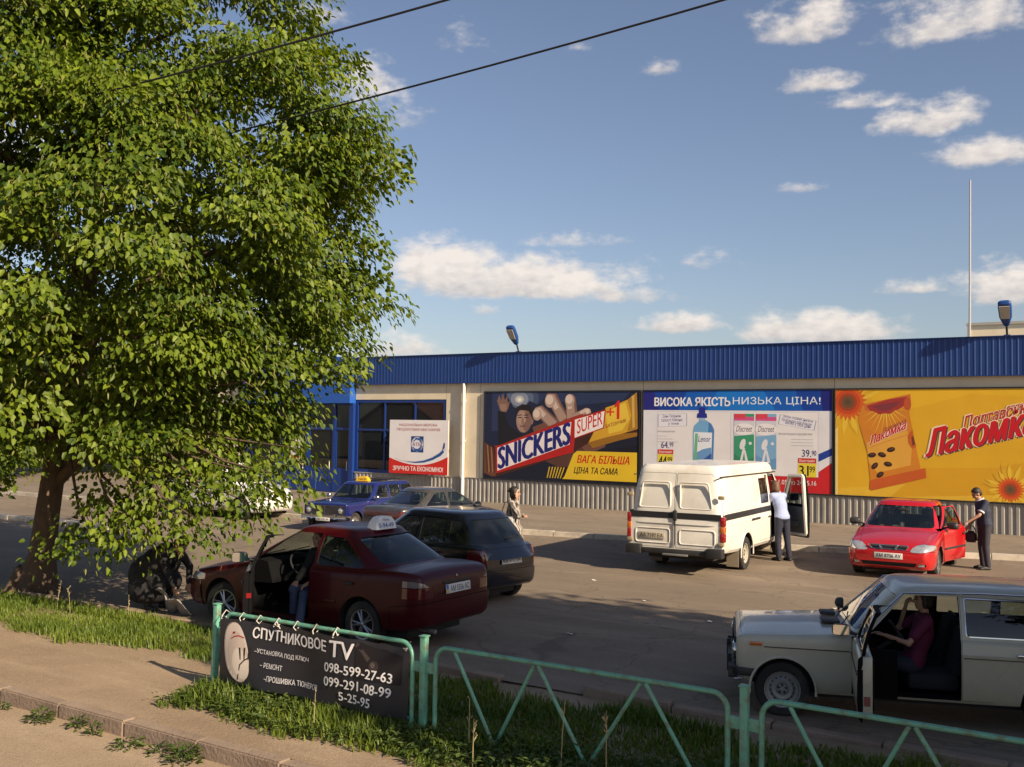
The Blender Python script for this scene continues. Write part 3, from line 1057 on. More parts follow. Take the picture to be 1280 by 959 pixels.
# -- sunflower seed billboard
r3, b = hoarding(-8.06, -1.70, .93, 4.12, WY - .07, 'billboard', 'yellow billboard with a packet of sunflower seeds and red lettering', 'billboard', 'billboards on the shop wall', .04)
b.part('poster').poly([(0, 0), (1, 0), (1, 1), (0, 1)], (218, 168, 42))
b.poly([(0, 0), (1, 0), (1, .10), (.6, .05), (.3, .12), (0, .06)], (222, 178, 56))
b.poly([(.25, 0), (1, .1), (1, .45), (.7, .3), (.4, .28)], (212, 158, 38))
b.poly([(.2, .75), (.6, .95), (1, .9), (1, 1), (.15, 1)], (224, 176, 44))
b.poly([(0, .0), (.012, 0), (.012, 1), (0, 1)], (232, 206, 130))
def sunflower(u_, v_, r0, yel=True):
    rr = random.Random(int(u_ * 1000))
    if yel:
        for i in range(26):
            a = i / 26 * 6.283 + rr.uniform(-.1, .1)
            ln = r0 * rr.uniform(1.7, 2.3)
            c, s = math.cos(a), math.sin(a)
            q = [(r0 * .5, -.11 * r0), (ln * .7, -.16 * r0), (ln, 0), (ln * .7, .16 * r0), (r0 * .5, .11 * r0)]
            pts = [(min(max(u_ + (x_ * c - y_ * s) / b.w / b.us, .002), 1.2), min(max(v_ + (x_ * s + y_ * c) / b.h, .004), .996)) for x_, y_ in q]
            b.poly(pts, (226, 186, 60) if i % 2 else (214, 166, 44))
    pts = []
    for i in range(48):
        a = i / 48 * 6.283
        rad = r0 * (1.12 if i % 2 else .84)
        pts.append((min(max(u_ + rad * math.cos(a) / b.w / b.us, .002), 1.2), min(max(v_ + rad * math.sin(a) / b.h, .004), .996)))
    b.poly(pts, (208, 96, 40))
    for q, cc in ((.72, (196, 74, 34)), (.52, (152, 70, 40)), (.34, (112, 78, 52)), (.16, (92, 72, 56))):
        b.poly([(min(max(u_ + r0 * q * math.cos(i / 20 * 6.283) / b.w / b.us, .002), 1.2), min(max(v_ + r0 * q * math.sin(i / 20 * 6.283) / b.h, .004), .996)) for i in range(20)], cc)
b.us = .81
b.part('sunflower')
sunflower(.072, .88, .52)
b.part('sunflower')
sunflower(.93, .115, .33)
b.part('seed_packet')
b.poly([(.15, .83), (.165, .86), (.42, .955), (.425, .85), (.415, .78), (.44, .55), (.475, .27), (.505, .215), (.505, .19), (.21, .055), (.195, .07), (.20, .15), (.185, .40), (.13, .72)], (206, 128, 44))
b.poly([(.18, .5), (.40, .62), (.43, .50), (.42, .30), (.24, .22), (.19, .32)], (220, 162, 66))
b.poly([(.165, .86), (.42, .955), (.425, .86), (.30, .80), (.17, .80)], (196, 108, 50))
b.poly([(.20, .15), (.50, .28), (.505, .19), (.21, .055), (.195, .07)], (196, 92, 42))
for i in range(11):
    t = i / 10
    a = 3.5 + t * 2.6
    c0 = (.285, .845)
    q = [(c0[0] + .03 * math.cos(a - .12), c0[1] + .05 * math.sin(a - .12)), (c0[0] + .145 * math.cos(a), c0[1] + .30 * math.sin(a)), (c0[0] + .03 * math.cos(a + .12), c0[1] + .05 * math.sin(a + .12))]
    q[1] = (min(max(q[1][0], .155), .425), q[1][1])
    b.poly(q, (228, 196, 74) if i % 2 else (220, 178, 58))
pts = [(.18, .845), (.20, .80), (.225, .79), (.25, .765), (.28, .775), (.31, .77), (.335, .80), (.36, .815), (.385, .85), (.405, .93), (.30, .905)]
b.poly(pts, (158, 56, 52))
b.poly([(.21, .84), (.25, .80), (.30, .80), (.34, .84), (.37, .885), (.29, .87)], (126, 56, 62))
b.ell(.405, .865, .016, .03, (186, 84, 50))
b.poly([(.405, .57), (.432, .63), (.44, .55), (.452, .47), (.43, .45), (.41, .50)], (190, 92, 40))
b.poly([(.425, .56), (.437, .57), (.446, .49), (.43, .48)], (116, 60, 44))
b.poly([(.27, .585), (.39, .70), (.395, .665), (.275, .55)], (220, 196, 196))
b.part('lettering')
b.text('Полтавська', .272, .595, .125, .042, (150, 64, 66), .015, .2, climb=.095)
b.text('Лакомка', .192, .47, .208, .088, (226, 190, 170), .07, .2, climb=.16)
b.text('Лакомка', .196, .475, .20, .084, (190, 30, 40), .03, .2, climb=.16)
b.part('underline')
b.stroke([(.20, .455), (.30, .52), (.415, .585)], .015, (200, 120, 70))
for u_, v_, ro in ((.21, .385, 10), (.265, .39, -15), (.315, .44, 15), (.225, .285, 50), (.298, .305, -10), (.255, .205, 40)):
    b.part('sunflower_seed')
    b.ell(u_, v_, .0185, .0115, (58, 36, 30), rot=ro)
    b.ell(u_ + .003, v_ + .006, .012, .004, (88, 62, 52), rot=ro)
b.part('lettering')
for word, u0, v0, w_, h_, cl, col, big in (('справжня', .915, .79, .17, .05, .06, (176, 46, 48), 0), ('Полтавська', .70, .645, .345, .105, .155, (176, 46, 48), 0), ('Лакомка', .505, .375, .555, .245, .24, (196, 30, 40), 1)):
    b.text(word, u0 - .004, v0 - .006, w_ + .008, h_ + .012, (236, 214, 186), .11 if big else .07, .25, climb=cl)
    if big:
        b.text(word, u0 + .006, v0 - .008, w_, h_, (70, 62, 66), .05, .25, climb=cl)
    b.text(word, u0, v0, w_, h_, col, .055 if big else .03, .25, climb=cl)
b.build(r3)
# more boards go on along the wall to the right of the picture
# -- shop sign beside the entrance
r4, b = hoarding(-25.30, -22.44, .97, 3.06, WY - .32, 'shop_sign', 'white square sign with red band and blue emblem beside the shop entrance', 'sign', None, 0)
b.part('panel').poly([(0, 0), (1, 0), (1, 1), (0, 1)], (232, 228, 228))
arc = [(i / 20, .33 - .24 * math.sin(i / 20 * 3.14159 * .62 + .15) + .215 * (i / 20) ** 2) for i in range(21)]
b.poly([(0, 0), (1, 0)] + arc[::-1], (206, 44, 38))
b.stroke([(.08, .285), (.2, .24), (.4, .215), (.55, .225), (.7, .27), (.85, .37), (.955, .48)], [.03, .06, .09, .11, .13, .16, .10], (214, 208, 212))
b.stroke([(.3, .225), (.45, .215), (.6, .235), (.75, .295), (.87, .375), (.925, .44)], [.01, .05, .08, .10, .12, .11], (44, 84, 150))
b.poly([(.90, .43), (.945, .50), (.95, .58), (.925, .59)], (44, 70, 130))
b.part('emblem')
b.poly([(.375, .40), (.59, .40), (.59, .70), (.375, .70)], (40, 66, 128))
b.ell(.482, .55, .098, .098, (222, 222, 230))
b.ell(.482, .55, .080, .080, (60, 90, 150))
b.ell(.475, .55, .070, .062, (222, 222, 230))
b.stroke([(.40, .50), (.45, .44), (.52, .44), (.57, .52)], [.02, .08, .09, .02], (44, 84, 150))
b.stroke([(.42, .60), (.46, .655), (.54, .65), (.57, .57)], [.02, .07, .06, .01], (44, 84, 150))
b.part('lettering')
b.text('АТБ', .405, .515, .135, .065, (150, 60, 70), .03)
b.text('НАЦІОНАЛЬНА МЕРЕЖА', .165, .875, .65, .058, (168, 64, 66), .02)
b.text('ПРОДУКТОВИХ МАГАЗИНІВ', .125, .79, .74, .058, (168, 64, 66), .02)
b.text('ЗРУЧНО ТА ЕКОНОМНО!', .07, .055, .85, .085, (238, 226, 222), .045)
b.build(r4)
mb = MB()
for x in (-25.0, -22.75):
    for z in (1.3, 2.8):
        mb.box(x - .025, x + .025, WY - .29, WY + (.03 if x < -24 else 0), z - .025, z + .025)
mb.build('bracket', M_BLUEF, r4, rel=True)

M_HW = mat('house_render', (.50, .44, .34), .8, var=.1, scale=1)
M_HR = mat('house_roof', (.22, .10, .07), .8, var=.25, scale=3)
for hx, hy, w_, d_, hz, rz_, lab in ((-60, -16, 9, 8, 3.6, 2.6, 'cream gabled house across the road, the one nearer the lime tree'), (-44, -19, 8, 8, 3.3, 2.4, 'cream gabled house across the road, the one nearer the viewer')):
    h_ = empty('house', (hx, hy, -.3), 0, lab, 'house', 'houses across the road')
    mb = MB()
    mb.prism([(-w_ / 2, 0), (w_ / 2, 0), (w_ / 2, hz), (0, hz + rz_), (-w_ / 2, hz)], -d_ / 2, d_ / 2, 'y')
    mb.build('wall', M_HW, h_, smooth=0)
    mb = MB()
    for sg in (1, -1):
        mb.prism([(0, hz + rz_ + .04), (sg * (w_ / 2 + .5), hz - .29 + .04), (sg * (w_ / 2 + .5), hz - .14 + .04), (0, hz + rz_ + .22)], -d_ / 2 - .5, d_ / 2 + .5, 'y')
    mb.build('roof', M_HR, h_, smooth=0)
    for wx in (-2.2, 1.2):
        fr = MB()
        fr.box(wx, wx + 1.2, d_ / 2 - .02, d_ / 2 + .05, 1.3, 2.7)
        f_ = fr.build('window', M_WHITE, h_)
        MB().box(wx + .1, wx + 1.1, d_ / 2 + .051, d_ / 2 + .055, 1.4, 2.6).build('pane', M_SHOPGLASS, f_)

# scraps of litter on the asphalt
rl = random.Random(77)
for i, (x, y, sz) in enumerate(((-3.9, 10.9, .05), (-6.6, 11.9, .05), (-5.4, 13.9, .06), (-3.2, 15.2, .05), (-4.2, 16.1, .07), (-8.6, 16.4, .05), (-2.2, 17.2, .05), (-12.5, 15.2, .06), (-6.9, 14.9, .04))):
    vs = [(sz * math.cos(a) * rl.uniform(.6, 1.2), sz * math.sin(a) * rl.uniform(.5, 1.1), .016 + rl.uniform(0, .02)) for a in np.linspace(0, 5.4, 6)]
    o = MB().add([(0, 0, .03)] + vs, [(0, k_ + 1, (k_ + 1) % 6 + 1) for k_ in range(6)]).build('paper_scrap', M_WHITE, None, loc=(x, y, 0), smooth=0)
    tag(o, 'small pale scrap of litter lying on the car park asphalt', 'litter', 'litter on the car park')

# ---------------------------------------------------------------- vehicles
M_RUB = mat('rubber_trim', (.012, .012, .013), .7, var=.2)
M_TYRE = mat('tyre', (.018, .017, .016), .85, var=.25, dirt=(.10, .085, .065), dirt_amt=.5, dscale=6)
M_INT = mat('car_lining', (.006, .006, .007), .9, spec=.12)
M_SEAT = mat('seat_cloth', (.016, .016, .018), .9)
M_STEEL = mat('steel_rim', (.30, .30, .29), .45, metal=.5, var=.15, dirt=(.12, .10, .08), dirt_amt=.6)
M_ALLOY = mat('alloy_rim', (.34, .35, .37), .3, metal=.8, var=.1)
M_CHROME = mat('chrome', (.62, .62, .63), .14, metal=1.0, var=.05)
M_PLASTIC = mat('black_plastic', (.02, .02, .021), .55, var=.2, dirt=(.09, .08, .07), dirt_amt=.4)
M_REDL = mat('red_lamp', (.30, .012, .012), .12, coat=1, var=.15)
M_DRED = mat('smoked_red_lamp', (.085, .010, .010), .14, coat=1, var=.25)
M_ORL = mat('amber_lamp', (.52, .13, .02), .15, coat=1, var=.15)
M_CLRL = mat('clear_lamp', (.55, .56, .57), .10, metal=.55, coat=1, var=.35, scale=22)
M_DKL = mat('dark_lamp', (.16, .14, .14), .12, coat=1, var=.3, scale=20)
M_PLATE = mat('number_plate', (.62, .62, .60), .45, var=.05)
M_INK = mat('plate_ink', (.02, .02, .025), .5)
M_GLASS = glass_mat('car_glass', (.72, .78, .76), .10, .02)
M_GLASSD = glass_mat('tinted_glass', (.20, .22, .24), .55, .02)
M_MIRR = mat('mirror_glass', (.8, .82, .84), .03, metal=1.0, var=0)


def paint(name, col, rough=.28, metal=0.0, coat=.9, **kw):
    return mat(name, col, rough, metal=metal, coat=coat, **kw)


def tmp_obj(mb, mats, name='tmp'):
    bm = bmesh.new()
    me = mb.mesh(name, mats)
    bm.from_mesh(me)
    bmesh.ops.remove_doubles(bm, verts=bm.verts, dist=1e-5)
    bmesh.ops.recalc_face_normals(bm, faces=bm.faces[:])
    bm.to_mesh(me)
    bm.free()
    o = bpy.data.objects.new(name, me)
    COL.objects.link(o)
    return o


def kill(o):
    me = o.data
    bpy.data.objects.remove(o)
    if me.users == 0:
        bpy.data.meshes.remove(me)


def boolean(o, cutter, op, solver='MANIFOLD'):
    """in place; cutter is an MB or a temporary object (consumed if MB)."""
    own = isinstance(cutter, MB)
    c = tmp_obj(cutter, list(o.data.materials)) if own else cutter
    n0 = len(o.data.polygons)
    for sv in (solver, 'EXACT'):
        m = o.modifiers.new('b', 'BOOLEAN')
        m.object = c
        m.operation = op
        m.solver = sv
        bpy.context.view_layer.update()
        dg = bpy.context.evaluated_depsgraph_get()
        me = bpy.data.meshes.new_from_object(o.evaluated_get(dg))
        o.modifiers.clear()
        if len(me.polygons) > 3 or op == 'INTERSECT':
            break
        bpy.data.meshes.remove(me)
    old = o.data
    o.data = me
    bpy.data.meshes.remove(old)
    if own:
        kill(c)
    return o


def copy_tmp(o):
    c = o.copy()
    c.data = o.data.copy()
    COL.objects.link(c)
    return c


def pchip(xs, ys, x):
    xs, ys = np.asarray(xs, float), np.asarray(ys, float)
    h = np.diff(xs)
    d = np.diff(ys) / h
    m = np.zeros(len(xs))
    for i in range(1, len(xs) - 1):
        if d[i - 1] * d[i] > 0:
            w1, w2 = 2 * h[i] + h[i - 1], h[i] + 2 * h[i - 1]
            m[i] = (w1 + w2) / (w1 / d[i - 1] + w2 / d[i])
    m[0], m[-1] = d[0], d[-1]
    i = np.clip(np.searchsorted(xs, x) - 1, 0, len(xs) - 2)
    t = (x - xs[i]) / h[i]
    return ((2 * t**3 - 3 * t**2 + 1) * ys[i] + (t**3 - 2 * t**2 + t) * h[i] * m[i] + (-2 * t**3 + 3 * t**2) * ys[i + 1] + (t**3 - t**2) * h[i] * m[i + 1])


def body_loft(Lc, st, N=44):
    """st rows: xs, half width, z bottom, z top, crown, shoulder radius"""
    st = np.array(st, float)
    xs = np.unique(np.concatenate([np.linspace(st[0, 0], st[-1, 0], N), st[:, 0], st[0, 0] + np.array([.01, .03]), st[-1, 0] - np.array([.01, .03])]))
    vs, fs = [], []
    for x in xs:
        w, zb, zt, cr, sh = [pchip(st[:, 0], st[:, i], x) for i in range(1, 6)]
        h = zt - zb
        half = [(0, zb), (w * .5, zb), (w * .82, zb), (w * .935, zb + .025), (w * .985, zb + .09), (w, zb + .36 * h), (w, zb + .55 * h), (w * .996, zb + .74 * h)]
        for a in (5, 28, 50, 72, 90):
            half.append((w * .992 - sh * (1 - math.cos(D(a))), zt - sh * (1 - math.sin(D(a)))))
        half += [(w * .6, zt + cr * .62), (w * .3, zt + cr * .92), (0, zt + cr)]
        ring = half + [(-y, z) for y, z in half[-2:0:-1]]
        vs += [(Lc / 2 - x, y, z) for y, z in ring]
    n = len(ring)
    for i in range(len(xs) - 1):
        for k in range(n):
            k2 = (k + 1) % n
            fs.append((i * n + k, i * n + k2, (i + 1) * n + k2, (i + 1) * n + k))
    fs.append(tuple(range(n)))
    fs.append(tuple(range((len(xs) - 1) * n, len(xs) * n)))
    return MB().add(vs, fs)


def house_loft(Lc, g, ins=0.0, m=0, z0=None):
    """greenhouse. g: z0,xf0,xr0,w0,z1,xf1,xr1,w1,dome,bulge front,bulge rear,exponent"""
    gz0, xf0, xr0, w0, z1, xf1, xr1, w1, dome, bf, br, ne = g
    zb = gz0 if z0 is None else z0
    lv = []
    K = 9
    for i in range(K + 1):
        t = i / K
        z = zb + (z1 - zb) * t
        tt = (z - gz0) / (z1 - gz0)
        bow = .018 * math.sin(math.pi * min(max(tt, 0), 1))
        lv.append((z, xf0 + (xf1 - xf0) * tt - bow, xr0 + (xr1 - xr0) * tt + bow, w0 + (w1 - w0) * tt + bow, 1.0))
    sl_f, sl_r, sl_w = (xf1 - xf0) / (z1 - gz0), (xr0 - xr1) / (z1 - gz0), (w0 - w1) / (z1 - gz0)
    for q, dz in ((.12, .28), (.3, .52), (.7, .78)):
        lv.append((z1 + dome * dz, xf1 + q * .16, xr1 - q * .16, w1 - q * .11, 1.0))
    for s, dz in ((.6, .93), (.3, .99)):
        xc = (xf1 + xr1) / 2
        lv.append((z1 + dome * dz, xc - (xr1 - xf1) / 2 * s, xc + (xr1 - xf1) / 2 * s, w1 * s, s))
    vs, fs = [], []
    seg = 64
    for z, a, b, w, s in lv:
        a, b, w = a + ins * 1.2, b - ins * 1.2, w - ins
        if z >= z1:
            z -= ins
        xc, hl = (a + b) / 2, (b - a) / 2
        for k in range(seg):
            th = 2 * math.pi * (k + .5) / seg
            c, si = math.cos(th), math.sin(th)
            px = math.copysign(abs(c) ** (2 / ne), c)
            py = math.copysign(abs(si) ** (2 / ne), si)
            bul = (bf if px < 0 else br) * abs(px) * (1 - py * py) * s
            x = xc + px * hl + (-bul if px < 0 else bul)
            vs.append((Lc / 2 - x, py * w, z))
    for i in range(len(lv) - 1):
        for k in range(seg):
            k2 = (k + 1) % seg
            fs.append((i * seg + k, i * seg + k2, (i + 1) * seg + k2, (i + 1) * seg + k))
    fs.append(tuple(range(seg)))
    fs.append(tuple(range((len(lv) - 1) * seg, len(lv) * seg)))
    return MB().add(vs, fs, m)


def finish(o, name, parent, mats=None, off=None, smooth=32):
    """temporary solid -> part of the vehicle"""
    me = o.data
    me.name = name
    o.name = name
    if mats and len(mats) == 1:
        me.materials.clear()
        me.materials.append(mats[0])
    elif mats:
        while len(me.materials) < len(mats):
            me.materials.append(None)
        for i_, mm in enumerate(mats):
            me.materials[i_] = mm
    if off is not None:
        me.transform(Matrix.Translation(-Vector(off)))
        o.location = off
    me.polygons.foreach_set('use_smooth', [True] * len(me.polygons))
    me.set_sharp_from_angle(angle=D(smooth))
    o.parent = parent
    return o


def wheel(parent, x, y, r, wd, style, steer=0, label=None):
    s = 1 if y > 0 else -1
    w = bpy.data.objects.new('wheel', None)
    w.empty_display_size = .1
    place(w, parent)
    w.location = (x, y, r)
    w.rotation_euler = (0, random.uniform(0, 6.28), 0)
    if steer:
        w.rotation_mode = 'YXZ'
        w.rotation_euler = (0, .3, steer)
    rr = r * (.66 if style != 'van' else .60)
    t = MB()
    t.lathe([(rr * .97, -wd * .42), (rr * 1.06, -wd * .5), (r * .9, -wd * .52), (r * .965, -wd * .46), (r, -wd * .34), (r * 1.0, -wd * .12), (r * .985, -wd * .10), (r * .985, -wd * .06), (r, -wd * .04), (r, wd * .04), (r * .985, wd * .06), (r * .985, wd * .10), (r, wd * .12), (r, wd * .34), (r * .965, wd * .46), (r * .9, wd * .52), (rr * 1.06, wd * .5), (rr * .97, wd * .42)], axis='y', seg=40)
    t.build('tyre', M_TYRE, w)
    q = MB()
    o_ = wd * .40 * s
    if style in ('steel', 'van', 'cap'):
        dish = [(rr, o_ * 1.1), (rr * .93, o_ * 1.05), (rr * .88, o_ * .62), (rr * .70, o_ * .55), (rr * .56, o_ * .92), (rr * .36, o_ * .86), (rr * .30, o_ * .5), (rr * .13, o_ * .5), (rr * .12, o_ * .95), (.001, o_ * .98)]
        if style == 'cap':
            dish = [(rr, o_ * 1.1), (rr * .93, o_ * 1.1), (rr * .85, o_ * 1.2), (rr * .4, o_ * 1.35), (.001, o_ * 1.35)]
        q.lathe(dish, axis='y', m=0, seg=40)
        nh = 16 if style == 'steel' else 8
        for i in range(nh if style != 'cap' else 0):
            a = 2 * math.pi * i / nh
            hr = rr * (.045 if style == 'steel' else .085)
            q.lathe([(hr, o_ * .58), (hr * .9, o_ * .80), (.0005, o_ * .80)], (math.cos(a) * rr * .655, 0, math.sin(a) * rr * .655), 'y', 1, 10)
        for i in range(5):
            a = 2 * math.pi * i / 5
            q.lathe([(.012, o_ * .5), (.012, o_ * .75), (.0005, o_ * .76)], (math.cos(a) * rr * .22, 0, math.sin(a) * rr * .22), 'y', 1, 8)
    else:
        q.lathe([(rr, o_ * 1.1), (rr * .92, o_ * 1.0), (rr * .88, o_ * .1), (.001, o_ * .05)], axis='y', m=1, seg=40)
        q.lathe([(rr * 1.0, o_ * .9), (rr * .99, o_ * 1.16), (rr * .90, o_ * 1.12), (rr * .885, o_ * .5)], axis='y', m=0, seg=40)
        for i in range(5):
            a = 2 * math.pi * i / 5 + .3
            for da in (-.16, .16):
                c0, s0 = math.cos(a + da * .6), math.sin(a + da * .6)
                c1, s1 = math.cos(a + da), math.sin(a + da)
                q.tube([(c0 * rr * .15, o_ * 1.0, s0 * rr * .15), (c1 * rr * .90, o_ * .92, s1 * rr * .90)], [rr * .085, rr * .06], 0, 6)
        q.lathe([(rr * .2, o_ * .5), (rr * .2, o_ * 1.08), (rr * .12, o_ * 1.2), (.001, o_ * 1.22)], axis='y', m=0, seg=20)
    q.build('rim', [{'steel': M_STEEL, 'van': M_RIMW, 'cap': M_STEEL}.get(style, M_ALLOY), M_RUB], w)
    return w


M_RIMW = mat('dusty_white_rim', (.42, .38, .31), .6, var=.2, dirt=(.2, .16, .11), dirt_amt=.7)


def arch_lip(parent, x, y, r, z, m, a0=-8, a1=188):
    pts = [(x + r * math.cos(D(a0 + (a1 - a0) * i / 22)), y, z + r * math.sin(D(a0 + (a1 - a0) * i / 22))) for i in range(23)]
    MB().tube(pts, .014, seg=6).build('wheel_arch', m, parent)


def plate(parent, x, y, z, text, facing, w=.50, h=.11, band=None, tilt=0, m=None):
    """number plate standing in the y-z plane, facing +1 forward or -1 back"""
    o = bpy.data.objects.new('number_plate', None)
    place(o, parent)
    o.location = (x, y, z)
    o.rotation_euler = (0, tilt, 0 if facing > 0 else math.pi)
    mb = MB()
    mb.box(0, .012, -w / 2, w / 2, -h / 2, h / 2, bev=.003)
    p = mb.build('plate', m or M_PLATE, o)
    vs, fs, tw, th = text_mesh(text, 1, .012)
    W_, H_ = w * (.78 if band else .88), h * .66
    y0 = W_ / 2 - (w * .05 if band else 0)
    v2 = [(.0135, y0 - q[0] / tw * W_, -H_ / 2 + q[1] / th * H_) for q in vs]
    v2 = [(a, b, c) for a, b, c in v2]
    # seen from +x, left is +y: lettering runs from +y to -y reversed
    v2 = [(a, -b, c) for a, b, c in v2]
    MB().add(v2, fs).build('lettering', M_INK, o, smooth=0)
    if band:
        b = MB()
        b.box(.0125, .0135, -w / 2 + .004, -w / 2 + .045, -h / 2 + .004, 0)
        b.box(.0125, .0135, -w / 2 + .004, -w / 2 + .045, 0, h / 2 - .004, 1)
        b.build('flag_band', [mat('band_yellow', (.55, .45, .03)), mat('band_blue', (.05, .15, .5))], o)
    return o


def seat(parent, x, y, w=.46, floor=.34, m=None, name='seat', back=True, zt=1.08):
    mb = MB()
    mb.box(x - .28, x + .24, y - w / 2, y + w / 2, floor, floor + .17, bev=.05)
    bm = bmesh.new()
    bmesh.ops.create_cube(bm, size=1)
    for v in bm.verts:
        zz = v.co.z + .5
        v.co = Vector((x - .24 - .16 * zz + v.co.x * .12, y + v.co.y * w * (1 - .12 * zz), floor + .12 + zz * (.56 if w < .8 else .46)))
    bmesh.ops.bevel(bm, geom=bm.edges[:], offset=.045, segments=2, affect='EDGES')
    mb.bm(bm)
    if zt:
        for yy in ((y,) if w < .8 else (y - w * .27, y + w * .27)):
            mb.box(x - .47, x - .385, yy - .13, yy + .13, floor + .72, floor + .90, bev=.035)
    return mb.build(name, m or M_SEAT, parent)


def mirror(parent, x, y, z, m, s, scale=1.0, chrome=False):
    mb = MB()
    w, h = .10 * scale, .065 * scale
    vs = []
    for i, (dx, k) in enumerate(((.075, .35), (.06, .75), (.03, .98), (-.02, 1.0))):
        for j in range(16):
            a = 2 * math.pi * j / 16
            cy = math.copysign(abs(math.cos(a)) ** .6, math.cos(a)) * w * k
            cz = math.copysign(abs(math.sin(a)) ** .6, math.sin(a)) * h * k
            vs.append((x + dx * scale, y + s * .12 * scale + cy, z + cz))
    fs = [(i * 16 + j, i * 16 + (j + 1) % 16, (i + 1) * 16 + (j + 1) % 16, (i + 1) * 16 + j) for i in range(3) for j in range(16)]
    fs += [tuple(range(16)), tuple(range(48, 64))]
    mb.add(vs, fs)
    mb.tube([(x + .03, y + s * .06, z - .03), (x + .05, y - s * .06, z - .05)], .016)
    o = mb.build('mirror', m, parent)
    g = MB()
    q = [(x - .0215 * scale, y + s * .12 * scale + cy * w * .86, z + cz * h * .84) for cy, cz in roundpoly([(-1, -1), (1, -1), (1, 1), (-1, 1)], .4)]
    g.add(q, [tuple(range(len(q)))]).build('mirror_glass', M_MIRR, o, smooth=0)
    return o


def handle(parent, x, y, z, m, s, w=.13, off=None):
    mb = MB()
    o_ = Vector(off) if off else Vector((0, 0, 0))
    mb.box(x - w / 2 - o_.x, x + w / 2 - o_.x, min(y, y + s * .028) - o_.y, max(y, y + s * .028) - o_.y, z - .016 - o_.z, z + .016 - o_.z, bev=.008)
    return mb.build('handle', m, parent)


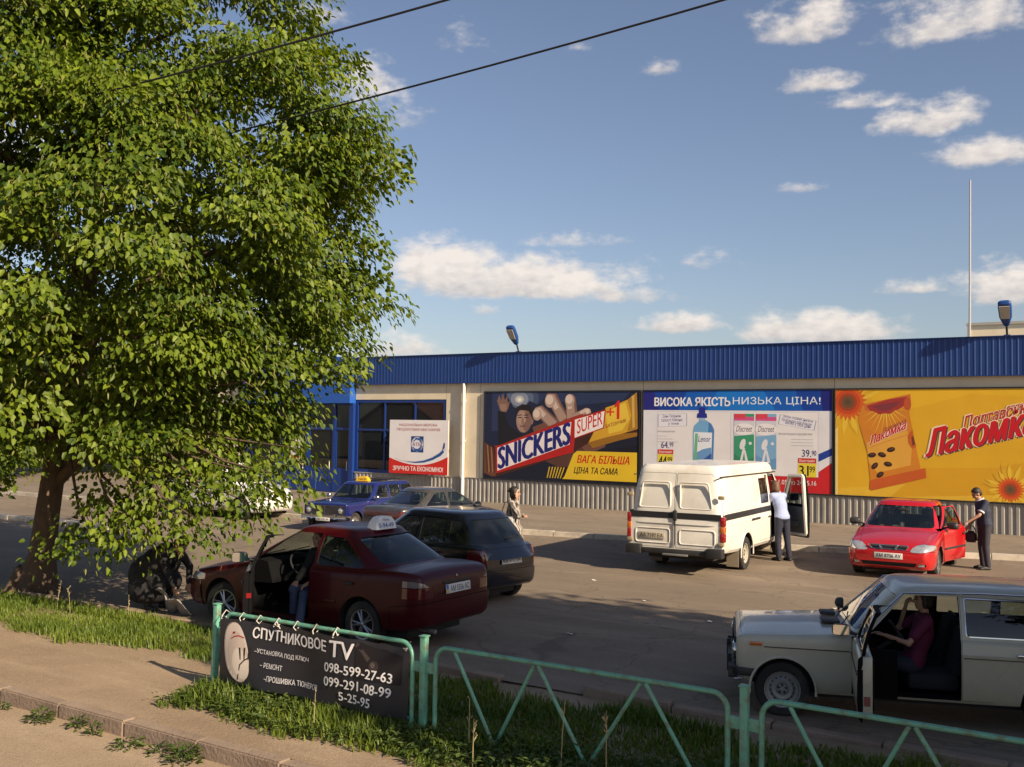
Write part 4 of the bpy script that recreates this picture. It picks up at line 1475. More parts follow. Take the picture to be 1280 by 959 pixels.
def vehicle(name, label, cat, loc, heading, S, mp, glass=None, group=None, scale=1.0, steer=0, trim=None):
    """Build one car from its spec S. Local frame: x forward, y left, z up, origin on the ground under its centre."""
    Lc = S['L']
    root = empty(name, loc, heading, label, cat, group)
    root.scale = (scale, scale, scale)
    X = lambda q: Lc / 2 - q
    PX = lambda poly: [(X(a), z) for a, z in poly]
    mats = [mp, M_INT, M_RUB]
    g = S['gh']
    body = tmp_obj(body_loft(Lc, S['st']), mats)
    boolean(body, house_loft(Lc, g, 0, 0, g[0] - .12), 'UNION')
    boolean(body, house_loft(Lc, g, .035, 1, g[0] - .10), 'DIFFERENCE')
    for a, b_, w, z0, z1 in S['cabin']:
        boolean(body, MB().box(X(b_), X(a), -w, w, z0, z1, 1), 'DIFFERENCE')
    r, wd = S['wheel'][2:4]
    ar = S.get('arch', r + .055)
    cut = MB()
    for xw in S['wheel'][:2]:
        for s in (1, -1):
            y0 = S['track'] - wd * .9
            cut.prism([(X(xw) + ar * math.cos(q * math.pi / 18), r + .01 + ar * math.sin(q * math.pi / 18)) for q in range(36)], s * y0, s * 1.3, 'y', 2)
    boolean(body, cut, 'DIFFERENCE')
    # glass skin
    gl = tmp_obj(house_loft(Lc, g, .009, 0, g[0] - .05), [glass or M_GLASS])
    boolean(gl, house_loft(Lc, g, .016, 0, g[0] - .08), 'DIFFERENCE')
    wcut = MB()
    panes = []
    for poly, sides in S['side_windows']:
        pp = roundpoly(PX(poly), S.get('wr', .05))
        for s in (1, -1):
            if s in sides:
                wcut.prism(pp, s * .32, s * 1.2, 'y', 2)
                panes.append(('side_window', pp, 'y', s))
    if S.get('windscreen'):
        pp = roundpoly(S['windscreen'], .07)
        wcut.prism(pp, X(S['mid']), X(-.3), 'x', 2)
        panes.append(('windscreen', pp, 'x', 1))
    if S.get('rear_window'):
        pp = roundpoly(S['rear_window'], .07)
        wcut.prism(pp, X(S['mid'] + .06), X(Lc + .3), 'x', 2)
        panes.append(('rear_window', pp, 'x', -1))
    boolean(body, wcut, 'DIFFERENCE')
    made = []
    for nm, pp, ax, s in panes:
        c = copy_tmp(gl)
        big = [tuple(v) for v in pp]
        cx, cy = sum(v[0] for v in big) / len(big), sum(v[1] for v in big) / len(big)
        big = [(cx + (a - cx) * 1.015, cy + (b - cy) * 1.02) for a, b in big]
        mb = MB()
        if ax == 'y':
            mb.prism(big, s * .3, s * 1.2, 'y')
        elif s > 0:
            mb.prism(big, X(S['mid']), X(-.3), 'x')
        else:
            mb.prism(big, X(S['mid'] + .06), X(Lc + .3), 'x')
        boolean(c, mb, 'INTERSECT')
        made.append((nm, c, pp, ax, s))
    kill(gl)
    # carved parts (bonnet, boot, bumpers, lamps ...)
    for c in S.get('carve', []):
        nm, ax, poly, a, b_, pm = c[:6]
        if ax == 'y':
            poly = PX(poly)
        elif ax == 'z':
            poly = [(X(u), v) for u, v in poly]
        else:
            a, b_ = X(a), X(b_)
        if a > b_:
            a, b_ = b_, a
        if len(c) > 6 and c[6]:
            poly = roundpoly(poly, c[6])
        cx, cy = sum(v[0] for v in poly) / len(poly), sum(v[1] for v in poly) / len(poly)
        ex, ey = max(abs(v[0] - cx) for v in poly), max(abs(v[1] - cy) for v in poly)
        gp = c[7] if len(c) > 7 else .004
        small = [(cx + (u - cx) * (1 - gp / max(ex, .01)), cy + (v - cy) * (1 - gp / max(ey, .01))) for u, v in poly]
        p = copy_tmp(body)
        boolean(p, MB().prism(small, a + gp * .0, b_, ax, 2), 'INTERSECT')
        boolean(body, MB().prism(poly, a, b_, ax, 2), 'DIFFERENCE')
        if len(p.data.polygons) == 0:
            kill(p)
            continue
        if nm == 'bumper':      # bumpers stand a little proud of the body
            p.data.transform(Matrix.Diagonal((1.008, 1.02, 1, 1)))
        finish(p, nm, root, [pm, M_INT, M_RUB] if pm is mp else [pm])
    doors = {}
    for i, (nm, poly, sides, hx, ang) in enumerate(S.get('doors', [])):
        for s in sides:
            pp = PX(poly)
            cx, cy = sum(v[0] for v in pp) / len(pp), sum(v[1] for v in pp) / len(pp)
            small = [(cx + (u - cx) * .992, cy + (v - cy) * .993) for u, v in pp]
            d = copy_tmp(body)
            boolean(d, MB().prism(small, s * .36, s * 1.2, 'y', 1), 'INTERSECT')
            boolean(body, MB().prism(pp, s * .36, s * 1.2, 'y', 1), 'DIFFERENCE')
            hinge = (X(hx), s * (S['track'] + .05), 0.0)
            finish(d, nm, root, mats, hinge)
            a = ang if not isinstance(ang, dict) else ang.get(s, 0)
            d.rotation_euler = (0, 0, -s * a)
            doors[(i, s)] = (d, hinge, pp)
    for nm, c, pp, ax, s in made:
        par, off = root, None
        if ax == 'y':
            cx = sum(v[0] for v in pp) / len(pp)
            for (i, sd), (d, hinge, dp) in doors.items():
                if sd == s and min(v[0] for v in dp) < cx < max(v[0] for v in dp):
                    par, off = d, hinge
        if not len(c.data.polygons):
            kill(c)
            continue
        finish(c, nm, par)
        if off:
            c.data.transform(Matrix.Translation(-Vector(off)))
        if trim and ax == 'y' and trim.get('sides', (1, -1)) and s in trim.get('sides', (1, -1)):
            # bright moulding round the pane, lying on the flank
            gz0, _, _, w0, z1, _, _, w1 = g[:8]
            o_ = Vector(off) if off else Vector((0, 0, 0))
            pts = []
            for u, v in pp + pp[:1]:
                t = (v - gz0) / (z1 - gz0)
                yy = w0 + (w1 - w0) * t + .018 * math.sin(math.pi * min(max(t, 0), 1)) - .001
                pts.append(Vector((u, s * yy, v)) - o_)
            MB().tube(pts, trim.get('r', .008), seg=5, cap=False).build('window_trim', trim['mat'], c)
    finish(body, 'body', root, mats)
    for xw in S['wheel'][:2]:
        for s in (1, -1):
            wheel(root, X(xw), s * (S['track'] - wd * .42), r, wd, S['rim'], steer if xw == S['wheel'][0] else 0)
    und = MB()
    und.box(X(Lc - .35), X(.35), -S['track'] * .72, S['track'] * .72, S['st'][4][2] - .06, S['st'][4][2] + .05)
    for xw in S['wheel'][:2]:
        und.tube([(X(xw), -S['track'] + wd, r), (X(xw), S['track'] - wd, r)], .045)
    und.build('chassis', M_RUB, root)
    if S.get('seats'):
        for a, y, w in S['seats']:
            seat(root, X(a), y, w, S.get('floor', .34), zt=S.get('headrest', 1) if w < .8 else 0)
        xd = S['dash']
        mb = MB()
        mb.prism([(X(xd), .62), (X(xd - .10), .90), (X(xd - .30), .93), (X(xd - .45), .60)], -.64, .64, 'y')
        mb.build('dashboard', M_INT, root)
        yd = S.get('driver', .34)
        mb = MB()
        c0 = Vector((X(xd + .24), yd, .86))
        ax = Vector((-.82, 0, .57)).normalized()
        e1, e2 = Vector((0, 1, 0)), ax.cross(Vector((0, 1, 0)))
        mb.tube([c0 + (e1 * math.cos(t) + e2 * math.sin(t)) * .185 for t in np.linspace(0, 2 * math.pi, 25)], .014, seg=6)
        mb.tube([c0 - e1 * .18, c0 + e1 * .18], .012)
        mb.tube([c0, c0 - ax * .35], .025)
        mb.build('steering_wheel', M_RUB, root)
    return root, X, doors


# ---- shapes of the individual models
SED = dict(L=4.237, st=[(0, .60, .36, .56, .01, .06), (.03, .655, .27, .615, .015, .07), (.10, .715, .22, .665, .02, .09), (.30, .785, .20, .725, .045, .11), (.75, .825, .20, .81, .06, .11), (1.2, .836, .20, .885, .045, .09), (1.6, .839, .20, .925, .02, .08), (2.5, .839, .20, .945, .02, .08), (3.3, .838, .21, .965, .03, .09), (3.75, .825, .24, .985, .035, .09), (4.06, .79, .28, .975, .03, .08), (4.17, .745, .31, .945, .02, .07), (4.22, .70, .35, .89, .01, .06), (4.237, .66, .42, .80, .0, .05)],
           gh=(.88, 1.10, 3.80, .775, 1.345, 1.98, 2.98, .585, .085, .10, .10, 7), cabin=[(1.25, 2.95, .775, .26, .93), (2.9, 3.5, .62, .5, .96)], wheel=(.82, 3.34, .288, .185), track=.775, rim='alloy', mid=2.45,
           side_windows=[([(1.50, .965), (2.02, 1.315), (2.43, 1.325), (2.43, .96)], (1, -1)), ([(2.52, .96), (2.52, 1.325), (2.88, 1.31), (3.26, 1.04), (3.30, .975)], (1, -1))],
           windscreen=[(-.66, .94), (.66, .94), (.535, 1.325), (-.535, 1.325)], rear_window=[(-.63, 1.03), (.63, 1.03), (.515, 1.325), (-.515, 1.325)],
           seats=[(2.22, .34, .48), (2.22, -.34, .48), (2.86, 0, 1.2)], dash=1.62)
LADA = dict(L=4.115, st=[(0.09, .755, .46, .825, .005, .025), (.115, .775, .42, .846, .01, .03), (.18, .792, .36, .862, .02, .05), (.5, .80, .27, .875, .03, .05), (.9, .805, .25, .895, .03, .05), (1.2, .805, .25, .915, .02, .05), (1.7, .808, .25, .925, .01, .05), (2.6, .808, .25, .93, .01, .05), (3.5, .80, .27, .93, .01, .05), (4.0, .785, .36, .93, .01, .05), (4.09, .775, .42, .92, .01, .04), (4.115, .76, .46, .89, .0, .03)],
            gh=(.90, 1.30, 4.07, .775, 1.355, 1.80, 3.74, .64, .085, .06, .05, 12), cabin=[(1.38, 2.62, .755, .30, .93), (2.6, 3.95, .58, .62, .93)], wheel=(.575, 3.02, .292, .17), track=.75, rim='steel', mid=2.4, arch=.335, wr=.03,
            side_windows=[([(1.55, .96), (1.88, 1.325), (2.31, 1.335), (2.31, .96)], (1, -1)), ([(2.42, .96), (2.42, 1.335), (3.02, 1.33), (3.02, .96)], (1, -1)), ([(3.12, .96), (3.12, 1.33), (3.66, 1.32), (3.88, .965)], (1, -1))],
            windscreen=[(-.68, .955), (.68, .955), (.585, 1.335), (-.585, 1.335)], rear_window=[(-.62, .98), (.62, .98), (.55, 1.32), (-.55, 1.32)],
            seats=[(2.12, .34, .48), (2.12, -.34, .48), (2.95, 0, 1.15)], dash=1.60, headrest=0)
HATCH = dict(L=3.52, st=[(0, .50, .36, .58, .01, .06), (.03, .56, .27, .64, .02, .07), (.10, .62, .21, .70, .03, .09), (.3, .70, .19, .79, .05, .11), (.7, .742, .19, .88, .05, .10), (1.0, .748, .19, .92, .03, .09), (1.6, .75, .19, .94, .02, .08), (2.4, .75, .20, .96, .02, .08), (3.0, .745, .22, .97, .02, .08), (3.3, .72, .26, .965, .02, .08), (3.44, .675, .28, .93, .01, .08), (3.50, .62, .33, .86, .01, .07), (3.52, .58, .40, .78, .0, .06)],
             gh=(.88, .72, 3.45, .70, 1.40, 1.50, 3.02, .565, .10, .10, .10, 6), cabin=[(1.0, 2.3, .695, .26, .95), (2.2, 3.25, .56, .6, .96)], wheel=(.62, 2.93, .278, .165), track=.69, rim='cap', mid=2.2,
             side_windows=[([(1.15, .98), (1.60, 1.36), (1.98, 1.375), (1.98, .97)], (1, -1)), ([(2.06, .97), (2.06, 1.375), (2.62, 1.37), (2.66, .99)], (1, -1)), ([(2.75, 1.0), (2.72, 1.36), (2.92, 1.35), (3.12, 1.02)], (1, -1))],
             windscreen=[(-.60, .96), (.60, .96), (.50, 1.37), (-.50, 1.37)], rear_window=[(-.56, 1.0), (.56, 1.0), (.49, 1.37), (-.49, 1.37)],
             seats=[(1.8, .32, .44), (1.8, -.32, .44), (2.55, 0, 1.1)], dash=1.25)
VAN = dict(L=5.475, st=[(0, .78, .42, .86, .01, .05), (.04, .83, .36, .92, .02, .06), (.15, .88, .34, .98, .03, .07), (.5, .93, .34, 1.06, .04, .08), (.95, .955, .34, 1.14, .03, .06), (1.3, .965, .34, 1.16, .0, .04), (2.2, .97, .36, 1.16, .0, .04), (3.6, .97, .38, 1.16, .0, .04), (4.6, .97, .40, 1.16, .0, .04), (5.35, .97, .44, 1.16, .0, .04), (5.455, .965, .45, 1.16, 0, .03), (5.475, .955, .46, 1.15, 0, .02)],
           gh=(1.10, .62, 5.47, .962, 1.93, 1.42, 5.36, .85, .235, .10, .012, 14), cabin=[(1.0, 5.25, .90, .50, 1.16)], wheel=(1.02, 3.92, .335, .19), track=.93, rim='van', mid=3.0, arch=.41, wr=.04,
           side_windows=[([(1.28, 1.22), (1.62, 1.82), (2.05, 1.84), (2.05, 1.22)], (1, -1)), ([(2.26, 1.27), (2.26, 1.80), (2.86, 1.80), (2.86, 1.27)], (-1,))],
           windscreen=[(-.86, 1.18), (.86, 1.18), (.76, 1.86), (-.76, 1.86)], rear_window=None,
           seats=[(2.15, .5, .5), (2.15, -.45, .7)], dash=1.45, floor=.66, driver=.5, headrest=1)

def merged(S, **kw):
    q = dict(S)
    q.update(kw)
    return q


def mirrored(lst):
    """give carve polygons in (y,z) for the left; add the right-hand twin"""
    out = []
    for c in lst:
        out.append(c)
        if c[1] == 'x' and sum(p[0] for p in c[2]) / len(c[2]) > .05:
            out.append((c[0], 'x', [(-a, b) for a, b in c[2]][::-1]) + tuple(c[3:]))
    return out


def wipers(root, X, xs, z, m=M_RUB):
    for y in (.38, -.12):
        MB().tube([(X(xs), y, z), (X(xs + .12), y - .30, z + .055)], .007, seg=5).build('wiper', m, root)


def taxi_sign(root, X, xs, z, w, h, d, m, lines, ink, heading_side):
    o = MB()
    prof = [(-w / 2, 0), (w / 2, 0), (w / 2 - .02, h * .55), (w * .3, h * .92), (w * .16, h), (-w * .16, h), (-w * .3, h * .92), (-w / 2 + .02, h * .55)]
    vs = [(X(xs) + d / 2 * (1 - .3 * (q[1] / h)), q[0], z + q[1]) for q in prof] + [(X(xs) - d / 2 * (1 - .3 * (q[1] / h)), q[0], z + q[1]) for q in prof]
    n = len(prof)
    fs = [tuple(range(n)), tuple(range(2 * n - 1, n - 1, -1))] + [(i, i + n, (i + 1) % n + n, (i + 1) % n) for i in range(n)]
    o.add(vs, fs)
    s = o.build('roof_sign', m, root, smooth=25)
    for (t, v0, tw, th) in lines:
        tv, tf, a, b = text_mesh(t, 1, .015)
        for fx in (1, -1):
            pts = []
            for q in tv:
                yy = (q[0] / a - .5) * tw * fx
                zz = z + v0 + q[1] / b * th
                xx = X(xs) + fx * (d / 2 * (1 - .3 * ((zz - z) / h)) + .003)
                pts.append((xx, yy, zz))
            MB().add(pts, tf).build('lettering', ink, s, smooth=0)
    return s


# ---- maroon taxi with its driver's door open
P_MAR = paint('maroon_paint', (.046, .002, .0055), .34, spec=.22, coat=.16, var=.1, dirt=(.06, .02, .02), dirt_amt=.2)
sed_carve = mirrored([
    ('bonnet', 'z', [(.20, -.56), (.20, .56), (1.16, .70), (1.16, -.70)], .60, 1.3, None),
    ('bumper', 'y', [(-.1, .1), (-.1, .585), (.38, .565), (.44, .1)], -1.2, 1.2, None),
    ('bumper', 'y', [(3.84, .1), (3.80, .56), (4.4, .64), (4.4, .1)], -1.2, 1.2, None),
    ('boot_lid', 'y', [(3.86, .80), (3.74, 1.2), (4.4, 1.2), (4.4, .655)], -.56, .56, None)])
def sed_spec(m, extra, ang=0, open_side=()):
    cv = mirrored(extra) + [(c[0], c[1], c[2], c[3], c[4], m if c[5] is None else c[5]) + tuple(c[6:]) for c in sed_carve]
    drs = [('front_door', [(1.36, .275), (1.32, .60), (1.32, .90), (1.42, .955), (1.98, 1.338), (2.472, 1.345), (2.472, .275)], (1, -1), 1.34, {1: ang if 1 in open_side else 0, -1: ang if -1 in open_side else 0}),
           ('rear_door', [(2.482, .275), (2.482, 1.345), (2.92, 1.336), (3.34, 1.03), (3.36, .90), (3.16, .66), (3.00, .42), (2.97, .275)], (1, -1), 2.482, 0)]
    return merged(SED, carve=cv, doors=drs)
tail = [('tail_light', 'x', [(.50, .665), (.50, .80), (.56, .80), (.9, .80), (.9, .665)], 3.98, 4.5, M_DRED),
        ('tail_light', 'x', [(.585, .803), (.9, .803), (.9, .895), (.76, .885), (.68, .86)], 3.98, 4.5, M_DKL)]
head = [('headlight', 'x', [(.36, .55), (.42, .53), (.60, .535), (.80, .57), (.82, .62), (.80, .67), (.62, .70), (.50, .68), (.40, .62)], -.1, .46, M_CLRL, .03)]
S_M = sed_spec(P_MAR, tail + head, D(45), (1,))
car_m, X, dr = vehicle('taxi_car', 'dark maroon taxi saloon with white roof sign and open front door', 'car', (-9.55, 10.45, 0), D(180), S_M, P_MAR, steer=D(14))
plate(car_m, X(4.246), 0, .745, 'АМ 5556 АС', -1, .52, .112, True, D(-6))
MB().box(X(4.25), X(4.21), -.30, .30, .815, .845, bev=.008).build('plate_trim', M_PLASTIC, car_m)
MB().lathe([(.03, 0), (.03, .008), (.001, .009)], (X(4.232), 0, .885), 'x').build('badge', M_CHROME, car_m)
for (i, s), (d, hg, pp) in dr.items():
    handle(d, X(2.36 if i == 0 else 3.16), s * .838, .79, M_PLASTIC, s, off=hg)
    if i == 0:
        mo = mirror(d, X(1.52) - hg[0], s * .80 - hg[1], .99, M_PLASTIC, s, 1.1)
    MB().box(X(2.44 if i == 0 else 2.94) - hg[0], X(1.36 if i == 0 else 2.50) - hg[0], min(s * .835, s * .85) - hg[1], max(s * .835, s * .85) - hg[1], .515, .555, bev=.004).build('rub_strip', P_MAR, d)
d, hg, pp = dr[(0, 1)]
MB().box(X(2.40) - hg[0], X(1.44) - hg[0], .735 - hg[1], .775 - hg[1], .33, .92, bev=.01).build('door_lining', M_INT, d)
MB().box(X(2.468) - hg[0], X(2.455) - hg[0], .74 - hg[1], .80 - hg[1], .60, .66).build('door_reflector', mat('reflector_red', (.22, .008, .008), .3, coat=.5), d)
wipers(car_m, X, 1.16, .945)
taxi_sign(car_m, X, 2.98, 1.395, .42, .17, .16, mat('sign_white', (.66, .68, .70), .4), [('5-94-49', .022, .30, .062), ('Такси', .112, .12, .028)], mat('sign_ink', (.05, .12, .32)), 0)
for s in (1, -1):
    MB().lathe([(.035, 0), (.035, .014), (.001, .018)], (X(4.225), s * .60, .735), 'x', 0, 14).build('brake_light', M_REDL, car_m)
MB().tube([(X(4.0), .45, .26), (X(4.24), .45, .25)], .028).build('exhaust', M_STEEL, car_m)

# ---- dark small hatchback behind it
P_BLK = paint('black_blue_paint', (.004, .005, .012), .22, var=.1)
S_B = merged(HATCH, carve=mirrored([
    ('bonnet', 'z', [(.16, -.46), (.16, .46), (.84, .60), (.84, -.60)], .62, 1.3, P_BLK),
    ('bumper', 'y', [(3.12, .1), (3.14, .52), (3.7, .60), (3.7, .1)], -1.2, 1.2, P_BLK),
    ('bumper', 'y', [(-.1, .1), (-.1, .56), (.34, .54), (.36, .1)], -1.2, 1.2, P_BLK),
    ('tailgate', 'x', [(-.52, .615), (-.55, .93), (.55, .93), (.52, .615)], 3.2, 3.7, P_BLK),
    ('tail_light', 'x', [(.56, .66), (.56, .92), (.85, .92), (.85, .66)], 3.20, 3.7, M_DRED),
    ('headlight', 'x', [(.34, .60), (.62, .62), (.68, .72), (.42, .70)], -.1, .42, M_CLRL, .03)]),
    doors=[('front_door', [(.98, .26), (.96, .92), (1.06, .975), (1.54, 1.39), (2.015, 1.395), (2.015, .26)], (1, -1), .98, 0),
           ('rear_door', [(2.022, .26), (2.022, 1.395), (2.68, 1.39), (2.72, .95), (2.60, .6), (2.58, .26)], (1, -1), 2.022, 0)])
car_b, X, dr = vehicle('hatchback_car', 'small black hatchback with tinted windows parked beside the maroon taxi', 'car', (-10.2, 13.67, 0), D(172), S_B, P_BLK, glass=M_GLASSD, scale=.96)
plate(car_b, X(3.532), 0, .72, 'АМ 4717 ВХ', -1, .50, .11, None, D(-8))
for (i, s), (d, hg, pp) in dr.items():
    handle(d, X(1.90 if i == 0 else 2.55), s * .752, .83, P_BLK, s, off=hg)
    if i == 0:
        mirror(d, X(1.16) - hg[0], s * .72 - hg[1], 1.0, P_BLK, s)
MB().tube([(X(3.42), .02, 1.06), (X(3.36), -.38, 1.10)], .008).build('wiper', M_RUB, car_b)
MB().box(X(3.535), X(3.48), -.30, .30, .79, .82, bev=.01).build('tailgate_handle', M_PLASTIC, car_b)

# ---- silver saloon
P_SIL = paint('grey_beige_paint', (.048, .045, .041), .36, metal=.15, var=.08, dirt=(.16, .13, .10), dirt_amt=.4)
S_S = sed_spec(P_SIL, [('tail_light', 'x', [(.02, .72), (.02, .89), (.9, .89), (.9, .72)], 4.08, 4.5, mat('dull_red_lamp', (.085, .016, .014), .25, coat=.8))] + head)
S_S = merged(S_S, rim='cap')
car_s, X, dr = vehicle('saloon_car', 'grey beige saloon with dull red rear light panel parked nose to shop', 'car', (-14.95, 20.15, 0), D(82), S_S, P_SIL, scale=.91)
for (i, s), (d, hg, pp) in dr.items():
    handle(d, X(2.36 if i == 0 else 3.16), s * .838, .80, M_CHROME, s, off=hg)
    if i == 0:
        mirror(d, X(1.52) - hg[0], s * .80 - hg[1], .99, M_PLASTIC, s)
plate(car_s, X(4.225), 0, .56, 'АМ 3321 АН', -1)

# ---- blue estate taxi
P_BLU = paint('deep_blue_paint', (.010, .016, .11), .25, var=.1)
lada_carve = [('bonnet', 'z', [(.14, -.66), (.14, .66), (1.22, .72), (1.22, -.72)], .80, 1.3, None)]
def lada_doors(ang, sides):
    return [('front_door', [(1.28, .30), (1.28, .90), (1.47, .945), (1.84, 1.345), (2.365, 1.352), (2.365, .30)], (1, -1), 1.285, {s: ang if s in sides else 0 for s in (1, -1)}),
            ('rear_door', [(2.374, .30), (2.374, 1.352), (3.065, 1.345), (3.065, .86), (2.84, .72), (2.72, .56), (2.68, .30)], (1, -1), 2.374, 0)]
S_L2 = merged(LADA, carve=mirrored([(c[0], c[1], c[2], c[3], c[4], P_BLU) for c in lada_carve]), doors=lada_doors(0, ()))
car_w, X, dr = vehicle('estate_taxi', 'deep blue old estate car with yellow roof sign and chrome grille', 'car', (-18.3, 21.2, 0), D(-84), S_L2, P_BLU, scale=.88, trim=dict(mat=M_CHROME, sides=(1,)))
def lada_front(root, X0, lampm, grille, back=0.0, gw=.70):
    X = lambda q: X0(q) - back
    g = MB()
    g.box(X(-.012), X(.03), -gw, gw, .53, .785, 1)
    for z in np.linspace(.56, .76, 7):
        g.box(X(-.022), X(-.010), -gw + .01, gw - .01, z - .007, z + .007)
    g.box(X(-.026), X(-.010), -.015, .015, .54, .78)
    g.box(X(-.03), X(-.012), -gw - .01, gw + .01, .783, .80)
    g.box(X(-.03), X(-.012), -gw - .01, gw + .01, .515, .532)
    g.build('grille', [grille, M_RUB], root)
    for s in (1, -1):
        h = MB()
        h.lathe([(.098, -.01), (.10, .035), (.088, .045), (.085, .03)], (X(.0), s * .575, .655), 'x', 0, 24)
        hl = h.build('headlight', M_CHROME, root)
        MB().lathe([(.087, .025), (.07, .045), (.04, .055), (.001, .058)], (X(.0), s * .575, .655), 'x', 0, 24).build('lens', lampm, hl)
    b = MB()
    b.box(X(-.075), X(-.02), -.80, .80, .42, .51, bev=.02)
    for s in (1, -1):
        b.box(X(.20), X(-.06), min(s * .765, s * .80) , max(s * .765, s * .80), .42, .51, bev=.012)
        b.box(X(-.095), X(-.07), s * .42 - .03, s * .42 + .03, .40, .55, bev=.012)
    b.build('bumper', M_PLASTIC if grille is M_PLASTIC else M_CHROME, root)
def lada_back(root, X, m):
    for s in (1, -1):
        MB().box(X(4.13), X(4.09), min(s * .58, s * .75), max(s * .58, s * .75), .62, .86, bev=.012).build('tail_light', M_REDL, root)
    MB().box(X(4.20), X(4.13), -.79, .79, .44, .53, bev=.02).build('bumper', m, root)
    plate(root, X(4.12), 0, .70, 'АМ 2190 АК', -1)
lada_front(car_w, X, M_CLRL, M_CHROME, .09)
lada_back(car_w, X, M_CHROME)
plate(car_w, X(-.01), 0, .40, 'АМ 2102 АА', 1, .5, .10)
for (i, s), (d, hg, pp) in dr.items():
    handle(d, X(2.26 if i == 0 else 2.96), s * .808, .80, M_CHROME, s, off=hg)
    if i == 0:
        mirror(d, X(1.46) - hg[0], s * .79 - hg[1], 1.0, M_CHROME, s, .9)
taxi_sign(car_w, X, 2.02, 1.44, .44, .15, .17, mat('sign_yellow', (.72, .42, .02), .4), [('ТАКСИ', .03, .30, .06)], M_INK, 0)
rr = MB()
for s in (1, -1):
    rr.tube([(X(2.2), s * .55, 1.47), (X(3.7), s * .55, 1.47)], .014)
for xx in (2.25, 2.95, 3.6):
    rr.tube([(X(xx), -.55, 1.47), (X(xx), .55, 1.47)], .012)
    for s in (1, -1):
        rr.tube([(X(xx), s * .55, 1.47), (X(xx), s * .60, 1.39)], .012)
rr.build('roof_rack', M_PLASTIC, car_w)
wipers(car_w, X, 1.24, .945)

# ---- white hatchback seen through the leaves
P_WHT = paint('white_car_paint', (.66, .65, .62), .25, var=.04)
S_W = merged(HATCH, carve=mirrored([
    ('bonnet', 'z', [(.16, -.46), (.16, .46), (.84, .60), (.84, -.60)], .62, 1.3, P_WHT),
    ('headlight', 'x', [(.34, .58), (.62, .60), (.70, .72), (.42, .68)], -.1, .42, M_CLRL, .03)]),
    doors=[('front_door', [(.98, .26), (.96, .92), (1.06, .975), (1.54, 1.39), (2.015, 1.395), (2.015, .26)], (-1,), .98, 0)])
car_h, X, dr = vehicle('hatchback_car', 'white rounded hatchback half hidden behind the tree leaves', 'car', (-23.55, 21.2, 0), D(0), S_W, P_WHT, scale=1.12)
for (i, s), (d, hg, pp) in dr.items():
    handle(d, X(1.90), s * .752, .83, P_WHT, s, off=hg)
    mirror(d, X(1.16) - hg[0], s * .72 - hg[1], 1.0, P_WHT, s)

# ---- red saloon facing the street
P_RED = paint('red_paint', (.42, .007, .010), .25, var=.06)
S_R = sed_spec(P_RED, [('headlight', 'x', [(.385, .575), (.43, .555), (.62, .56), (.80, .60), (.82, .64), (.78, .69), (.62, .715), (.50, .695), (.42, .64)], -.1, .46, M_CLRL, .03),
                       ('grille', 'x', [(-.30, .605), (.30, .605), (.355, .665), (.33, .675), (-.33, .675), (-.355, .665)], -.1, .12, M_RUB),
                       ('air_intake', 'x', [(-.46, .285), (.46, .285), (.50, .36), (-.50, .36)], -.1, .2, M_RUB),
                       ('fog_light', 'x', [(.52, .29), (.66, .30), (.66, .35), (.53, .35)], -.1, .3, M_CLRL, .02)], D(13), (1,))
car_r, X, dr = vehicle('saloon_car', 'bright red saloon facing the street with its driver door open', 'car', (-4.27, 22.1, 0), D(-88.2), S_R, P_RED, scale=.988)
gr = MB()
gr.tube([(X(.012), y, z) for y, z in roundpoly([(-.31, .60), (.31, .60), (.365, .665), (.34, .68), (-.34, .68), (-.365, .665)], .02)] + [(X(.012), -.30, .60)], .010, seg=6)
for s in (1, -1):
    gr.tube([(X(-.005), s * .12, .605), (X(.01), s * .17, .678)], .016, seg=6)
gr.build('grille_surround', M_CHROME, car_r)
plate(car_r, X(-.012), 0, .475, 'АМ 8706 АУ', 1, .52, .112)
for (i, s), (d, hg, pp) in dr.items():
    handle(d, X(2.36 if i == 0 else 3.16), s * .838, .79, M_PLASTIC, s, off=hg)
    if i == 0:
        mirror(d, X(1.52) - hg[0], s * .80 - hg[1], .99, M_PLASTIC, s, 1.1)
    MB().box(X(2.44 if i == 0 else 2.94) - hg[0], X(1.36 if i == 0 else 2.50) - hg[0], min(s * .835, s * .85) - hg[1], max(s * .835, s * .85) - hg[1], .515, .555, bev=.004).build('rub_strip', M_PLASTIC, d)
d, hg, pp = dr[(0, 1)]
MB().box(X(2.40) - hg[0], X(1.44) - hg[0], .735 - hg[1], .775 - hg[1], .33, .92, bev=.01).build('door_lining', M_INT, d)
wipers(car_r, X, 1.16, .945)
MB().box(X(1.72), X(1.70), -.10, .10, 1.22, 1.28, bev=.008).build('rear_view_mirror', M_PLASTIC, car_r)

